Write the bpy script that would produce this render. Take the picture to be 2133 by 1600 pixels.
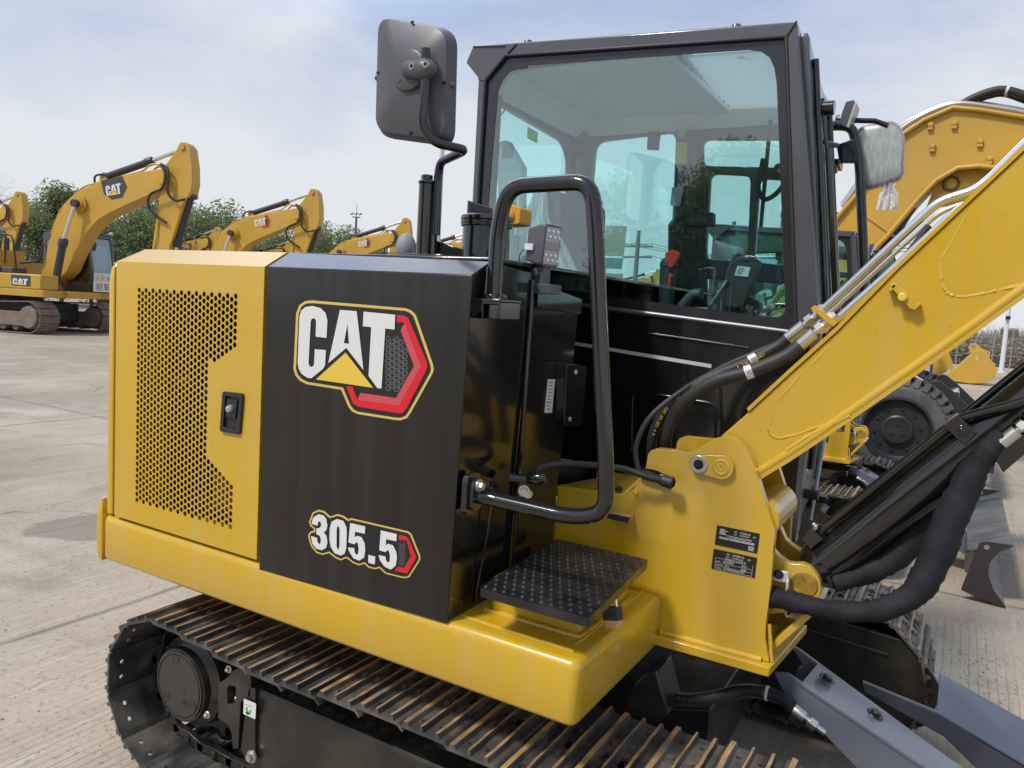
import bpy, bmesh, math, random
from mathutils import Vector, Matrix, Quaternion
for o in list(bpy.data.objects): bpy.data.objects.remove(o)
scn = bpy.context.scene
V = Vector
rnd = random.Random(7)
R_ = math.radians

# ------------------------------------------------------------------ camera
# machine axes: X forward along the machine, Y into the yard, Z up; the eye stands 1.55 m above the concrete
F, CX, CY = 1600.0, 1066.5, 800.0
def _cam(v1x=-1680.0, slope=0.06, mid=641.0):
    n = V((-slope, 1.0, -(mid-CY)/F)).normalized()
    m = V((v1x-CX, mid+slope*(v1x-CX)-CY, F)).normalized()
    m = (m - n*m.dot(n)).normalized()
    X = -m; Z = -n; Y = Z.cross(X)
    return Matrix((X, Y, Z))
RC = _cam()
EYE = V((0, 0, 1.55))
cam_d = bpy.data.cameras.new('camera'); cam = bpy.data.objects.new('camera', cam_d)
scn.collection.objects.link(cam); scn.camera = cam
cam_d.sensor_width = 36; cam_d.lens = 36*F/2133.0; cam_d.clip_start = 0.05; cam_d.clip_end = 2000
c0, c1, c2 = RC.col[0], RC.col[1], RC.col[2]
M = Matrix(((c0.x, -c1.x, -c2.x, EYE.x), (c0.y, -c1.y, -c2.y, EYE.y), (c0.z, -c1.z, -c2.z, EYE.z), (0, 0, 0, 1)))
cam.matrix_world = M
scn.render.resolution_x = 1024; scn.render.resolution_y = 768

# ------------------------------------------------------------------ sky, sun, exposure
SUN_EL, SUN_ROT = R_(52), R_(205)
w = bpy.data.worlds.new('World'); scn.world = w; w.use_nodes = True
nt = w.node_tree; N = nt.nodes; L = nt.links
for n in list(N): N.remove(n)
out = N.new('ShaderNodeOutputWorld'); bg = N.new('ShaderNodeBackground'); bg.inputs[1].default_value = 0.125
sky = N.new('ShaderNodeTexSky'); sky.sky_type = 'NISHITA'; sky.sun_disc = False
sky.sun_elevation = SUN_EL; sky.sun_rotation = SUN_ROT; sky.air_density = 1.0; sky.dust_density = 2.5; sky.ozone_density = 1.2
tc = N.new('ShaderNodeTexCoord'); mp = N.new('ShaderNodeMapping'); mp.inputs['Scale'].default_value = (1.0, 1.0, 2.6)
mp.inputs['Location'].default_value = (0.35, 0.1, 0.2)
no = N.new('ShaderNodeTexNoise'); no.inputs['Scale'].default_value = 1.9; no.inputs['Detail'].default_value = 7; no.inputs['Roughness'].default_value = 0.55
no.inputs['Distortion'].default_value = 0.4
rp = N.new('ShaderNodeMapRange'); rp.inputs[1].default_value = 0.40; rp.inputs[2].default_value = 0.66; rp.inputs[3].default_value = 0.0; rp.inputs[4].default_value = 0.62
sxyz = N.new('ShaderNodeSeparateXYZ'); hz_ = N.new('ShaderNodeMapRange'); hz_.inputs[1].default_value = 0.0; hz_.inputs[2].default_value = 0.42; hz_.inputs[3].default_value = 0.97; hz_.inputs[4].default_value = 0.10; hz_.interpolation_type = 'SMOOTHSTEP'
mxx = N.new('ShaderNodeMath'); mxx.operation = 'ADD'; mxx.use_clamp = True
mx = N.new('ShaderNodeMix'); mx.data_type = 'RGBA'
mx.inputs['B'].default_value = (5.55, 5.8, 6.1, 1)
thin = N.new('ShaderNodeMix'); thin.data_type = 'RGBA'; thin.inputs['Factor'].default_value = 0.72; thin.inputs['B'].default_value = (2.9, 3.75, 5.7, 1)
L.new(tc.outputs['Generated'], mp.inputs['Vector']); L.new(mp.outputs[0], no.inputs['Vector']); L.new(no.outputs['Fac'], rp.inputs[0])
L.new(tc.outputs['Generated'], sxyz.inputs[0]); L.new(sxyz.outputs[2], hz_.inputs[0]); L.new(hz_.outputs[0], mxx.inputs[0]); L.new(rp.outputs[0], mxx.inputs[1])
L.new(sky.outputs[0], thin.inputs['A']); L.new(thin.outputs['Result'], mx.inputs['A'])
# sky brightened high at the far left, out of view, added for edge highlights
dt = N.new('ShaderNodeVectorMath'); dt.operation = 'DOT_PRODUCT'; dt.inputs[1].default_value = V((-0.50, 0.46, 0.72)).normalized()
gl0 = N.new('ShaderNodeMapRange'); gl0.interpolation_type = 'SMOOTHSTEP'; gl0.inputs[1].default_value = 0.865; gl0.inputs[2].default_value = 1.0; gl0.inputs[3].default_value = 1.0; gl0.inputs[4].default_value = 3.2
sc_ = N.new('ShaderNodeVectorMath'); sc_.operation = 'SCALE'
L.new(tc.outputs['Generated'], dt.inputs[0]); L.new(dt.outputs['Value'], gl0.inputs[0]); L.new(gl0.outputs[0], sc_.inputs['Scale'])
L.new(mxx.outputs[0], mx.inputs['Factor']); L.new(mx.outputs['Result'], sc_.inputs[0]); L.new(sc_.outputs[0], bg.inputs[0]); L.new(bg.outputs[0], out.inputs[0])
sd = bpy.data.lights.new('sun', 'SUN'); sd.energy = 2.7; sd.angle = R_(9); sd.color = (1.0, 0.95, 0.87)
sun = bpy.data.objects.new('sun', sd); scn.collection.objects.link(sun)
# the sky's sun stands at rotation measured from +Y towards +X
sdir = V((math.sin(SUN_ROT)*math.cos(SUN_EL), math.cos(SUN_ROT)*math.cos(SUN_EL), math.sin(SUN_EL)))
sun.rotation_euler = sdir.to_track_quat('Z', 'Y').to_euler()
scn.view_settings.view_transform = 'Standard'; scn.view_settings.look = 'None'
scn.view_settings.exposure = 0.15; scn.view_settings.gamma = 1.0
scn.render.engine = 'CYCLES'
scn.cycles.max_bounces = 8; scn.cycles.transparent_max_bounces = 24

# ------------------------------------------------------------------ measuring: a photo pixel carried out to a plane of the place
def _ray(x, y): return RC @ V((x-CX, y-CY, F))
def _pl(x, y, ax, v):
    d = _ray(x, y); t = (v-EYE[ax])/d[ax]; return EYE + d*t
def px(x, y, v): return _pl(x, y, 0, v)
def py(x, y, v): return _pl(x, y, 1, v)
def pz(x, y, v): return _pl(x, y, 2, v)
def pys(pts, v): return [py(x, y, v) for x, y in pts]

# ------------------------------------------------------------------ materials
MATS = {}
def mat(name, col, rough=0.5, metal=0.0, coat=0.0, var=0.0, vscale=3.0, rvar=0.0, dirt=None, dirt_amt=0.0, dscale=4.0, bump=0.0, bscale=60.0, stretch=None, spec=0.5, emit=None):
    if name in MATS: return MATS[name]
    m = bpy.data.materials.new(name); m.use_nodes = True; MATS[name] = m
    t = m.node_tree; n = t.nodes; l = t.links; b = n['Principled BSDF']
    b.inputs['Base Color'].default_value = (*col, 1); b.inputs['Roughness'].default_value = rough
    b.inputs['Metallic'].default_value = metal; b.inputs['Coat Weight'].default_value = coat; b.inputs['Coat Roughness'].default_value = 0.08
    b.inputs['Specular IOR Level'].default_value = spec
    m.diffuse_color = (*col, 1)
    tcn = n.new('ShaderNodeTexCoord'); vec = tcn.outputs['Object']
    if stretch:
        mpn = n.new('ShaderNodeMapping'); mpn.inputs['Scale'].default_value = stretch; l.new(vec, mpn.inputs[0]); vec = mpn.outputs[0]
    cur = None
    def noise(scale, det=5, v=vec):
        q = n.new('ShaderNodeTexNoise'); q.inputs['Scale'].default_value = scale; q.inputs['Detail'].default_value = det; l.new(v, q.inputs['Vector']); return q.outputs['Fac']
    def rng(sock, a, b_, c, d):
        q = n.new('ShaderNodeMapRange'); q.inputs[1].default_value = a; q.inputs[2].default_value = b_; q.inputs[3].default_value = c; q.inputs[4].default_value = d; l.new(sock, q.inputs[0]); return q.outputs[0]
    if var or dirt:
        mixn = n.new('ShaderNodeMix'); mixn.data_type = 'RGBA'
        mixn.inputs['A'].default_value = tuple(c*(1-var) for c in col)+(1,); mixn.inputs['B'].default_value = tuple(min(1, c*(1+var)) for c in col)+(1,)
        l.new(rng(noise(vscale), 0.3, 0.7, 0, 1), mixn.inputs['Factor']); cur = mixn.outputs['Result']
        if dirt:
            m2 = n.new('ShaderNodeMix'); m2.data_type = 'RGBA'; m2.inputs['B'].default_value = (*dirt, 1)
            l.new(cur, m2.inputs['A']); l.new(rng(noise(dscale, 9), 0.42, 0.75, 0, dirt_amt), m2.inputs['Factor']); cur = m2.outputs['Result']
        l.new(cur, b.inputs['Base Color'])
    if rvar:
        l.new(rng(noise(dscale*1.7, 6), 0.3, 0.7, max(0.02, rough-rvar), min(1, rough+rvar)), b.inputs['Roughness'])
    if bump:
        bn = n.new('ShaderNodeBump'); bn.inputs['Strength'].default_value = bump; bn.inputs['Distance'].default_value = 0.004
        l.new(noise(bscale, 4), bn.inputs['Height']); l.new(bn.outputs[0], b.inputs['Normal'])
    if emit:
        b.inputs['Emission Color'].default_value = (*emit, 1); b.inputs['Emission Strength'].default_value = 1
    return m
YEL = mat('yellow_paint', (0.575, 0.350, 0.007), 0.28, coat=0.6, var=0.05, vscale=1.5, rvar=0.07, dirt=(0.46, 0.35, 0.14), dirt_amt=0.28, dscale=1.8, bump=0.03, bscale=90)
def weather(m):
    # thin rain streaks of dust, and sheet metal that is not quite flat
    n = m.node_tree.nodes; l = m.node_tree.links; b = n['Principled BSDF']; src = b.inputs['Base Color'].links[0].from_socket
    t_ = n.new('ShaderNodeTexCoord'); mp_ = n.new('ShaderNodeMapping'); mp_.inputs['Scale'].default_value = (9, 9, 0.7); l.new(t_.outputs['Object'], mp_.inputs[0])
    q = n.new('ShaderNodeTexNoise'); q.inputs['Scale'].default_value = 2.0; q.inputs['Detail'].default_value = 7; l.new(mp_.outputs[0], q.inputs['Vector'])
    q2 = n.new('ShaderNodeTexNoise'); q2.inputs['Scale'].default_value = 1.3; q2.inputs['Detail'].default_value = 4; l.new(t_.outputs['Object'], q2.inputs['Vector'])
    r = n.new('ShaderNodeMapRange'); r.inputs[1].default_value = 0.45; r.inputs[2].default_value = 0.75; r.inputs[4].default_value = 0.55; l.new(q.outputs['Fac'], r.inputs[0])
    k = n.new('ShaderNodeMath'); k.operation = 'MULTIPLY'; l.new(r.outputs[0], k.inputs[0]); l.new(q2.outputs['Fac'], k.inputs[1])
    x = n.new('ShaderNodeMix'); x.data_type = 'RGBA'; x.inputs['B'].default_value = (0.50, 0.38, 0.17, 1); l.new(k.outputs[0], x.inputs['Factor']); l.new(src, x.inputs['A'])
    sp = n.new('ShaderNodeTexNoise'); sp.inputs['Scale'].default_value = 55; sp.inputs['Detail'].default_value = 3; l.new(t_.outputs['Object'], sp.inputs['Vector']); r3 = n.new('ShaderNodeMapRange'); r3.inputs[1].default_value = 0.70; r3.inputs[2].default_value = 0.76; r3.inputs[4].default_value = 0.35; l.new(sp.outputs['Fac'], r3.inputs[0])
    y = n.new('ShaderNodeMix'); y.data_type = 'RGBA'; y.inputs['B'].default_value = (0.22, 0.15, 0.05, 1); l.new(r3.outputs[0], y.inputs['Factor']); l.new(x.outputs['Result'], y.inputs['A']); l.new(y.outputs['Result'], b.inputs['Base Color'])
    old = b.inputs['Normal'].links[0].from_node; b2 = n.new('ShaderNodeBump'); b2.inputs['Strength'].default_value = 0.12; b2.inputs['Distance'].default_value = 0.02; w_ = n.new('ShaderNodeTexNoise'); w_.inputs['Scale'].default_value = 4.5; w_.inputs['Detail'].default_value = 1; l.new(t_.outputs['Object'], w_.inputs['Vector']); l.new(w_.outputs['Fac'], b2.inputs['Height']); l.new(old.outputs[0], b2.inputs['Normal']); l.new(b2.outputs[0], b.inputs['Normal'])
weather(YEL)
WELD = mat('weld_bead', (0.60, 0.37, 0.03), 0.34, coat=0.5, var=0.08, vscale=30, bump=0.5, bscale=70)
YELF = mat('weathered_yellow_paint', (0.53, 0.31, 0.035), 0.45, var=0.1, vscale=1.2, dirt=(0.38, 0.27, 0.12), dirt_amt=0.3, dscale=1.3)
BLK = mat('black_paint', (0.008, 0.008, 0.0085), 0.13, coat=0.6, rvar=0.03, var=0.2, dirt=(0.05, 0.045, 0.04), dirt_amt=0.08, dscale=5)
PANEL = mat('streaked_black_panel', (0.006, 0.0057, 0.0057), 0.19, coat=0.35, spec=0.42, var=0.2, vscale=6, rvar=0.05, dirt=(0.10, 0.10, 0.10), dirt_amt=0.13, dscale=2.2, stretch=(8, 8, 0.3))
CABP = mat('cab_grey_black_paint', (0.070, 0.071, 0.083), 0.30, coat=0.5, var=0.12, rvar=0.05)
GLOSS = mat('glossy_black_tube', (0.008, 0.008, 0.009), 0.13, coat=0.6, rvar=0.03)
PLAS = mat('grey_black_plastic', (0.078, 0.081, 0.093), 0.38, var=0.08, bump=0.08, bscale=250)
RUB = mat('black_rubber', (0.022, 0.021, 0.022), 0.55, var=0.2, vscale=8)
SLEEVE = mat('woven_hose_sleeve', (0.012, 0.012, 0.017), 0.72, spec=0.3, var=0.35, vscale=9, dirt=(0.05, 0.048, 0.045), dirt_amt=0.25, dscale=7, bump=0.5, bscale=230)
STEEL = mat('track_steel', (0.040, 0.041, 0.044), 0.42, var=0.3, vscale=12, rvar=0.12, dirt=(0.19, 0.165, 0.13), dirt_amt=0.75, dscale=11, bump=0.3, bscale=60)
RUST0 = mat('worn_rusty_lug', (0.44, 0.25, 0.09), 0.7, var=0.35, vscale=20, dirt=(0.10, 0.095, 0.075), dirt_amt=0.95, dscale=9, bump=0.4, bscale=120)
RUST = RUST0
def _shift(m):
    # the same wear pattern must not repeat from shoe to shoe
    n = m.node_tree.nodes; l = m.node_tree.links; t_ = [q for q in n if q.type == 'TEX_COORD'][0]; oi = n.new('ShaderNodeObjectInfo'); a = n.new('ShaderNodeVectorMath'); a.operation = 'ADD'; k = n.new('ShaderNodeMath'); k.operation = 'MULTIPLY'; k.inputs[1].default_value = 37.0
    l.new(oi.outputs['Random'], k.inputs[0]); dst = [x.to_socket for x in t_.outputs['Object'].links]; l.new(t_.outputs['Object'], a.inputs[0]); l.new(k.outputs[0], a.inputs[1])
    for d in dst: l.new(a.outputs[0], d)
def _vary(m):
    # each shoe has worn and rusted a little differently
    n = m.node_tree.nodes; l = m.node_tree.links; b = n['Principled BSDF']; src = b.inputs['Base Color'].links[0].from_socket
    oi = n.new('ShaderNodeObjectInfo'); r = n.new('ShaderNodeMapRange'); r.inputs[1].default_value = 0.2; r.inputs[2].default_value = 1.0; r.inputs[3].default_value = 0.0; r.inputs[4].default_value = 0.9; l.new(oi.outputs['Random'], r.inputs[0])
    x = n.new('ShaderNodeMix'); x.data_type = 'RGBA'; x.inputs['B'].default_value = (0.21, 0.19, 0.15, 1); l.new(r.outputs[0], x.inputs['Factor']); l.new(src, x.inputs['A']); l.new(x.outputs['Result'], b.inputs['Base Color'])
_vary(RUST); _shift(RUST); _shift(STEEL)
FRAME = mat('undercarriage_black', (0.016, 0.015, 0.015), 0.34, coat=0.1, var=0.25, rvar=0.1, dirt=(0.10, 0.085, 0.05), dirt_amt=0.30, dscale=9)
DOZ = mat('blue_grey_paint', (0.125, 0.135, 0.172), 0.34, coat=0.3, var=0.10, rvar=0.08, dirt=(0.30, 0.28, 0.25), dirt_amt=0.4, dscale=3)
CHROME = mat('bright_steel_pipe', (0.72, 0.71, 0.69), 0.2, metal=1.0, var=0.06, rvar=0.06)
ZINC = mat('zinc_fitting', (0.62, 0.60, 0.55), 0.32, metal=0.9, var=0.12, rvar=0.08)
GREYM = mat('grey_metal', (0.30, 0.30, 0.31), 0.4, metal=0.5)
WHITE = mat('white_print', (0.66, 0.67, 0.67), 0.3)
GOLD = mat('gold_print', (0.62, 0.45, 0.12), 0.35)
RED = mat('red_print', (0.62, 0.012, 0.025), 0.3)
RED2 = mat('pale_red_print', (0.55, 0.07, 0.09), 0.3)
GREYP = mat('grey_print', (0.12, 0.12, 0.12), 0.35)
BLKP = mat('black_print', (0.012, 0.012, 0.012), 0.35)
YELP = mat('yellow_print', (0.72, 0.50, 0.06), 0.4)
GRN = mat('green_print', (0.03, 0.38, 0.05), 0.4)
PAPER = mat('pale_paper', (0.90, 0.93, 0.84), 0.7)
LINER = mat('light_grey_headliner', (0.78, 0.78, 0.76), 0.8)
INTER = mat('dark_cab_trim', (0.028, 0.029, 0.032), 0.55)
SEATM = mat('grey_seat_cloth', (0.16, 0.17, 0.18), 0.85)
REDP = mat('red_lever_plastic', (0.62, 0.03, 0.03), 0.4)
BRASS = mat('brass', (0.62, 0.38, 0.15), 0.4, metal=0.3, var=0.1)
ORANGE = mat('orange_yellow_casting', (0.62, 0.30, 0.03), 0.5)
LAMPF = mat('lamp_lens', (0.42, 0.43, 0.44), 0.2)
DARK = mat('dark_interior', (0.006, 0.006, 0.006), 0.7)
TYRE = mat('tyre_rubber', (0.060, 0.060, 0.061), 0.7, var=0.2, vscale=6, dirt=(0.17, 0.16, 0.15), dirt_amt=0.5, dscale=5)
TRKF = mat('dusty_track', (0.20, 0.155, 0.125), 0.8, var=0.2, vscale=5)
def glass(name, tint, refl=0.05, edge=0.7):
    m = bpy.data.materials.new(name); m.use_nodes = True; t = m.node_tree; n = t.nodes; l = t.links
    for q in list(n): n.remove(q)
    o = n.new('ShaderNodeOutputMaterial'); tr = n.new('ShaderNodeBsdfTransparent'); tr.inputs[0].default_value = (*tint, 1)
    g = n.new('ShaderNodeBsdfGlossy'); g.inputs['Roughness'].default_value = 0.02; g.inputs[0].default_value = (0.95, 1, 1, 1)
    lw = n.new('ShaderNodeLayerWeight'); lw.inputs[0].default_value = 0.5
    p = n.new('ShaderNodeMath'); p.operation = 'POWER'; p.inputs[1].default_value = 4.0; l.new(lw.outputs['Facing'], p.inputs[0])
    a = n.new('ShaderNodeMath'); a.operation = 'MULTIPLY_ADD'; a.inputs[1].default_value = edge; a.inputs[2].default_value = refl; l.new(p.outputs[0], a.inputs[0])
    ge = n.new('ShaderNodeNewGeometry'); s = n.new('ShaderNodeMath'); s.operation = 'SUBTRACT'; s.inputs[0].default_value = 1.0; l.new(ge.outputs['Backfacing'], s.inputs[1])
    k = n.new('ShaderNodeMath'); k.operation = 'MULTIPLY'; k.use_clamp = True; l.new(a.outputs[0], k.inputs[0]); l.new(s.outputs[0], k.inputs[1])
    x = n.new('ShaderNodeMixShader'); l.new(k.outputs[0], x.inputs[0]); l.new(tr.outputs[0], x.inputs[1]); l.new(g.outputs[0], x.inputs[2]); l.new(x.outputs[0], o.inputs[0])
    MATS[name] = m; return m
GLASS = glass('tinted_cab_glass', (0.84, 0.985, 0.98), 0.19, 0.5)
FGLASS = glass('dusty_far_glass', (0.50, 0.72, 0.72), 0.26, 0.6)
def film(name, col, op_lo, op_hi, scale, stretch, bmp=0.6):
    m = bpy.data.materials.new(name); m.use_nodes = True; t = m.node_tree; n = t.nodes; l = t.links
    b = n['Principled BSDF']; b.inputs['Base Color'].default_value = (*col, 1); b.inputs['Roughness'].default_value = 0.25
    tcn = n.new('ShaderNodeTexCoord'); mpn = n.new('ShaderNodeMapping'); mpn.inputs['Scale'].default_value = stretch; l.new(tcn.outputs['Object'], mpn.inputs[0])
    q = n.new('ShaderNodeTexNoise'); q.inputs['Scale'].default_value = scale; q.inputs['Detail'].default_value = 6; l.new(mpn.outputs[0], q.inputs['Vector'])
    r = n.new('ShaderNodeMapRange'); r.inputs[1].default_value = 0.4; r.inputs[2].default_value = 0.68; r.inputs[3].default_value = op_lo; r.inputs[4].default_value = op_hi; l.new(q.outputs['Fac'], r.inputs[0]); l.new(r.outputs[0], b.inputs['Alpha'])
    bn = n.new('ShaderNodeBump'); bn.inputs['Strength'].default_value = bmp; bn.inputs['Distance'].default_value = 0.004; l.new(q.outputs['Fac'], bn.inputs['Height']); l.new(bn.outputs[0], b.inputs['Normal'])
    MATS[name] = m; return m
def see_light(m, f=0.6):
    # thin sheets let light through from behind
    n = m.node_tree.nodes; l = m.node_tree.links; b = n['Principled BSDF']; t_ = n.new('ShaderNodeBsdfTranslucent'); s = n.new('ShaderNodeMixShader'); s.inputs[0].default_value = f
    if b.inputs['Base Color'].links: l.new(b.inputs['Base Color'].links[0].from_socket, t_.inputs[0])
    else: t_.inputs[0].default_value = b.inputs['Base Color'].default_value
    l.new(b.outputs[0], s.inputs[1]); l.new(t_.outputs[0], s.inputs[2])
    if b.inputs['Alpha'].links:
        a = n.new('ShaderNodeMixShader'); tr = n.new('ShaderNodeBsdfTransparent'); l.new(b.inputs['Alpha'].links[0].from_socket, a.inputs[0]); l.remove(b.inputs['Alpha'].links[0]); b.inputs['Alpha'].default_value = 1
        l.new(tr.outputs[0], a.inputs[1]); l.new(s.outputs[0], a.inputs[2]); s = a
    l.new(s.outputs[0], n['Material Output'].inputs[0])
see_light(PAPER, 0.8)
FILM = film('clear_plastic_film', (1.0, 1.0, 1.0), 0.60, 1.0, 5, (9, 9, 0.6))
see_light(FILM, 0.5)
KNOT = film('gathered_bubble_wrap', (0.78, 0.79, 0.80), 0.55, 0.98, 120, (1, 1, 1))
BUBBLE = film('bubble_wrap_film', (0.72, 0.73, 0.73), 0.30, 0.50, 45, (1.5, 1.5, 0.5), 0.15)

# ------------------------------------------------------------------ mesh building
def fillet(pts, r, n=4, closed=False):
    pts = [V(p) for p in pts]; out = []; m = len(pts)
    for i, p in enumerate(pts):
        if not closed and i in (0, m-1): out.append(p); continue
        a = pts[i-1]; b = pts[(i+1) % m]
        rr = r[i] if isinstance(r, (list, tuple)) else r
        da = (a-p); db = (b-p); k = min(rr, da.length*0.48, db.length*0.48)
        if k <= 1e-6: out.append(p); continue
        s = p+da.normalized()*k; e = p+db.normalized()*k
        for j in range(n+1):
            t = j/n; out.append((1-t)**2*s+2*t*(1-t)*p+t*t*e)
    return out
def spline(pts, n=8):
    pts = [V(p) for p in pts]; q = [pts[0]*2-pts[1]]+pts+[pts[-1]*2-pts[-2]]; o = []
    for i in range(1, len(q)-2):
        a, b, c, d = q[i-1:i+3]
        for j in range(n):
            t = j/n
            o.append(0.5*((2*b)+(c-a)*t+(2*a-5*b+4*c-d)*t*t+(3*b-a-3*c+d)*t**3))
    o.append(pts[-1]); return o
class MB:
    def __init__(s): s.v = []; s.f = []; s.m = []
    def add(s, vs, fs, mi=0):
        k = len(s.v); s.v += [tuple(v) for v in vs]
        for f in fs: s.f.append([i+k for i in f]); s.m.append(mi)
        return s
    def box(s, lo, hi, mi=0):
        a, b = lo, hi
        vs = [(a[0], a[1], a[2]), (b[0], a[1], a[2]), (b[0], b[1], a[2]), (a[0], b[1], a[2]), (a[0], a[1], b[2]), (b[0], a[1], b[2]), (b[0], b[1], b[2]), (a[0], b[1], b[2])]
        return s.add(vs, [(0, 3, 2, 1), (4, 5, 6, 7), (0, 1, 5, 4), (1, 2, 6, 5), (2, 3, 7, 6), (3, 0, 4, 7)], mi)
    def prism(s, pts, vec, mi=0, side_mi=None):
        pts = [V(p) for p in pts]; n = len(pts); vec = V(vec)
        nrm = V((0, 0, 0))
        for i in range(n): nrm += pts[i].cross(pts[(i+1) % n])
        if nrm.dot(vec) > 0: pts.reverse()
        s.add(pts+[p+vec for p in pts], [tuple(range(n)), tuple(range(2*n-1, n-1, -1))], mi)
        k = len(s.v)-2*n
        for i in range(n):
            j = (i+1) % n
            s.f.append([k+j, k+i, k+n+i, k+n+j]); s.m.append(mi if side_mi is None else side_mi)
        return s
    def plate(s, outer, holes, vec, mi=0, side_mi=None):
        vec = V(vec); bm = bmesh.new(); loops = []
        for lp in [outer]+list(holes):
            vs = [bm.verts.new(p) for p in lp]; loops.append(vs)
            for i in range(len(vs)): bm.edges.new((vs[i], vs[(i+1) % len(vs)]))
        bmesh.ops.triangle_fill(bm, edges=bm.edges[:], use_beauty=True, normal=vec)
        bm.verts.index_update(); vv = [v.co.copy() for v in bm.verts]; ff = [[v.index for v in f.verts] for f in bm.faces]
        n = len(vv); front = []
        for f in ff:
            a, b, c = (vv[i] for i in f[:3])
            front.append(f if (b-a).cross(c-a).dot(vec) < 0 else f[::-1])
        s.add(vv+[v+vec for v in vv], front+[[i+n for i in f[::-1]] for f in front], mi)
        k = len(s.v)-2*n; off = 0
        edge = set()
        for f in front:
            for i in range(len(f)): edge.add((f[i], f[(i+1) % len(f)]))
        for e in edge:
            if (e[1], e[0]) not in edge:
                s.f.append([k+e[1], k+e[0], k+n+e[0], k+n+e[1]]); s.m.append(mi if side_mi is None else side_mi)
        bm.free(); return s
    def tube(s, path, r, n=10, mi=0, caps=True, flat=None):
        path = [V(p) for p in path]; m = len(path); rings = []
        rr = r if isinstance(r, (list, tuple)) else [r]*m
        t0 = (path[1]-path[0]).normalized(); up = V((0, 0, 1)) if abs(t0.z) < 0.9 else V((1, 0, 0))
        u = t0.cross(up).normalized()
        for i in range(m):
            t = ((path[min(i+1, m-1)]-path[i]).normalized()+(path[i]-path[max(i-1, 0)]).normalized())
            t = t.normalized() if t.length > 1e-9 else t0
            u = (u-t*u.dot(t)); u = u.normalized() if u.length > 1e-9 else t.orthogonal().normalized()
            w2 = t.cross(u)
            rings.append([path[i]+(u*math.cos(2*math.pi*k/n)+w2*math.sin(2*math.pi*k/n))*rr[i] for k in range(n)])
        vs = [p for g in rings for p in g]; fs = []
        for i in range(m-1):
            for k in range(n):
                a = i*n+k; b = i*n+(k+1) % n; fs.append((a, b, b+n, a+n))
        if caps: fs += [tuple(range(n-1, -1, -1)), tuple(range((m-1)*n, m*n))]
        return s.add(vs, fs, mi)
    def cyl(s, a, b, r, n=20, mi=0, r2=None): return s.tube([a, b], [r, r if r2 is None else r2], n, mi)
    def lathe(s, prof, org, axis, n=28, mi=0):
        # prof: (radius, height) pairs along axis; closes on the axis when radius is 0
        org = V(org); ax = V(axis).normalized(); u = ax.orthogonal().normalized(); w2 = ax.cross(u); vs = []; fs = []
        for r, h in prof:
            for k in range(n):
                a = 2*math.pi*k/n; vs.append(org+ax*h+(u*math.cos(a)+w2*math.sin(a))*max(r, 1e-5))
        for i in range(len(prof)-1):
            for k in range(n):
                a = i*n+k; b = i*n+(k+1) % n; fs.append((a, b, b+n, a+n))
        return s.add(vs, fs, mi)
    def ball(s, c, r, n=12, mi=0):
        c = V(c); rx = r if isinstance(r, (tuple, list)) else (r, r, r); vs = []; fs = []; h = n//2
        for i in range(h+1):
            t = math.pi*i/h
            for k in range(n):
                a = 2*math.pi*k/n; vs.append((c.x+rx[0]*math.sin(t)*math.cos(a), c.y+rx[1]*math.sin(t)*math.sin(a), c.z+rx[2]*math.cos(t)))
        for i in range(h):
            for k in range(n):
                a = i*n+k; b = i*n+(k+1) % n; fs.append((a, a+n, b+n, b))
        return s.add(vs, fs, mi)
    def bolt(s, c, axis, r=0.012, h=0.01, mi=0):
        a = V(axis).normalized(); s.tube([V(c), V(c)+a*h*0.35], [r*1.5, r*1.5], 14, mi); s.tube([V(c)+a*h*0.35, V(c)+a*h], [r, r*0.92], 6, mi); return s
    def build(s, name, mats, parent=None, bevel=0.0, seg=2, angle=38, smooth=True, label=None):
        me = bpy.data.meshes.new(name); me.from_pydata(s.v, [], s.f)
        mats = mats if isinstance(mats, (list, tuple)) else [mats]
        for q in mats: me.materials.append(q)
        if len(mats) > 1: me.polygons.foreach_set('material_index', [min(i, len(mats)-1) for i in s.m])
        me.update(); me.validate()
        if smooth: me.shade_smooth(); me.set_sharp_from_angle(angle=R_(angle))
        o = bpy.data.objects.new(name, me); scn.collection.objects.link(o)
        if bevel:
            b = o.modifiers.new('edges', 'BEVEL'); b.width = bevel; b.segments = seg; b.limit_method = 'ANGLE'; b.angle_limit = R_(35); b.harden_normals = False
        if parent is not None:
            o.parent = parent; o.location = -WL.get(parent.name, V((0, 0, 0)))
        if label: o['label'] = label
        return o
WL = {}
def thing(name, label, cat, loc=(0, 0, 0), group=None, kind=None):
    o = bpy.data.objects.new(name, None); scn.collection.objects.link(o); o.location = loc; o.empty_display_size = 0.3
    o['label'] = label; o['category'] = cat
    if group: o['group'] = group
    if kind: o['kind'] = kind
    WL[o.name] = V(loc); return o
def tag(o, label, cat, group=None, kind=None):
    o['label'] = label; o['category'] = cat
    if group: o['group'] = group
    if kind: o['kind'] = kind
    return o
def copy_tree(o, parent=None, skip=()):
    c = o.copy(); scn.collection.objects.link(c)
    if parent is not None: c.parent = parent
    for ch in list(o.children):
        if ch.name.split('.')[0] not in skip: copy_tree(ch, c, skip)
    return c
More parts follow.
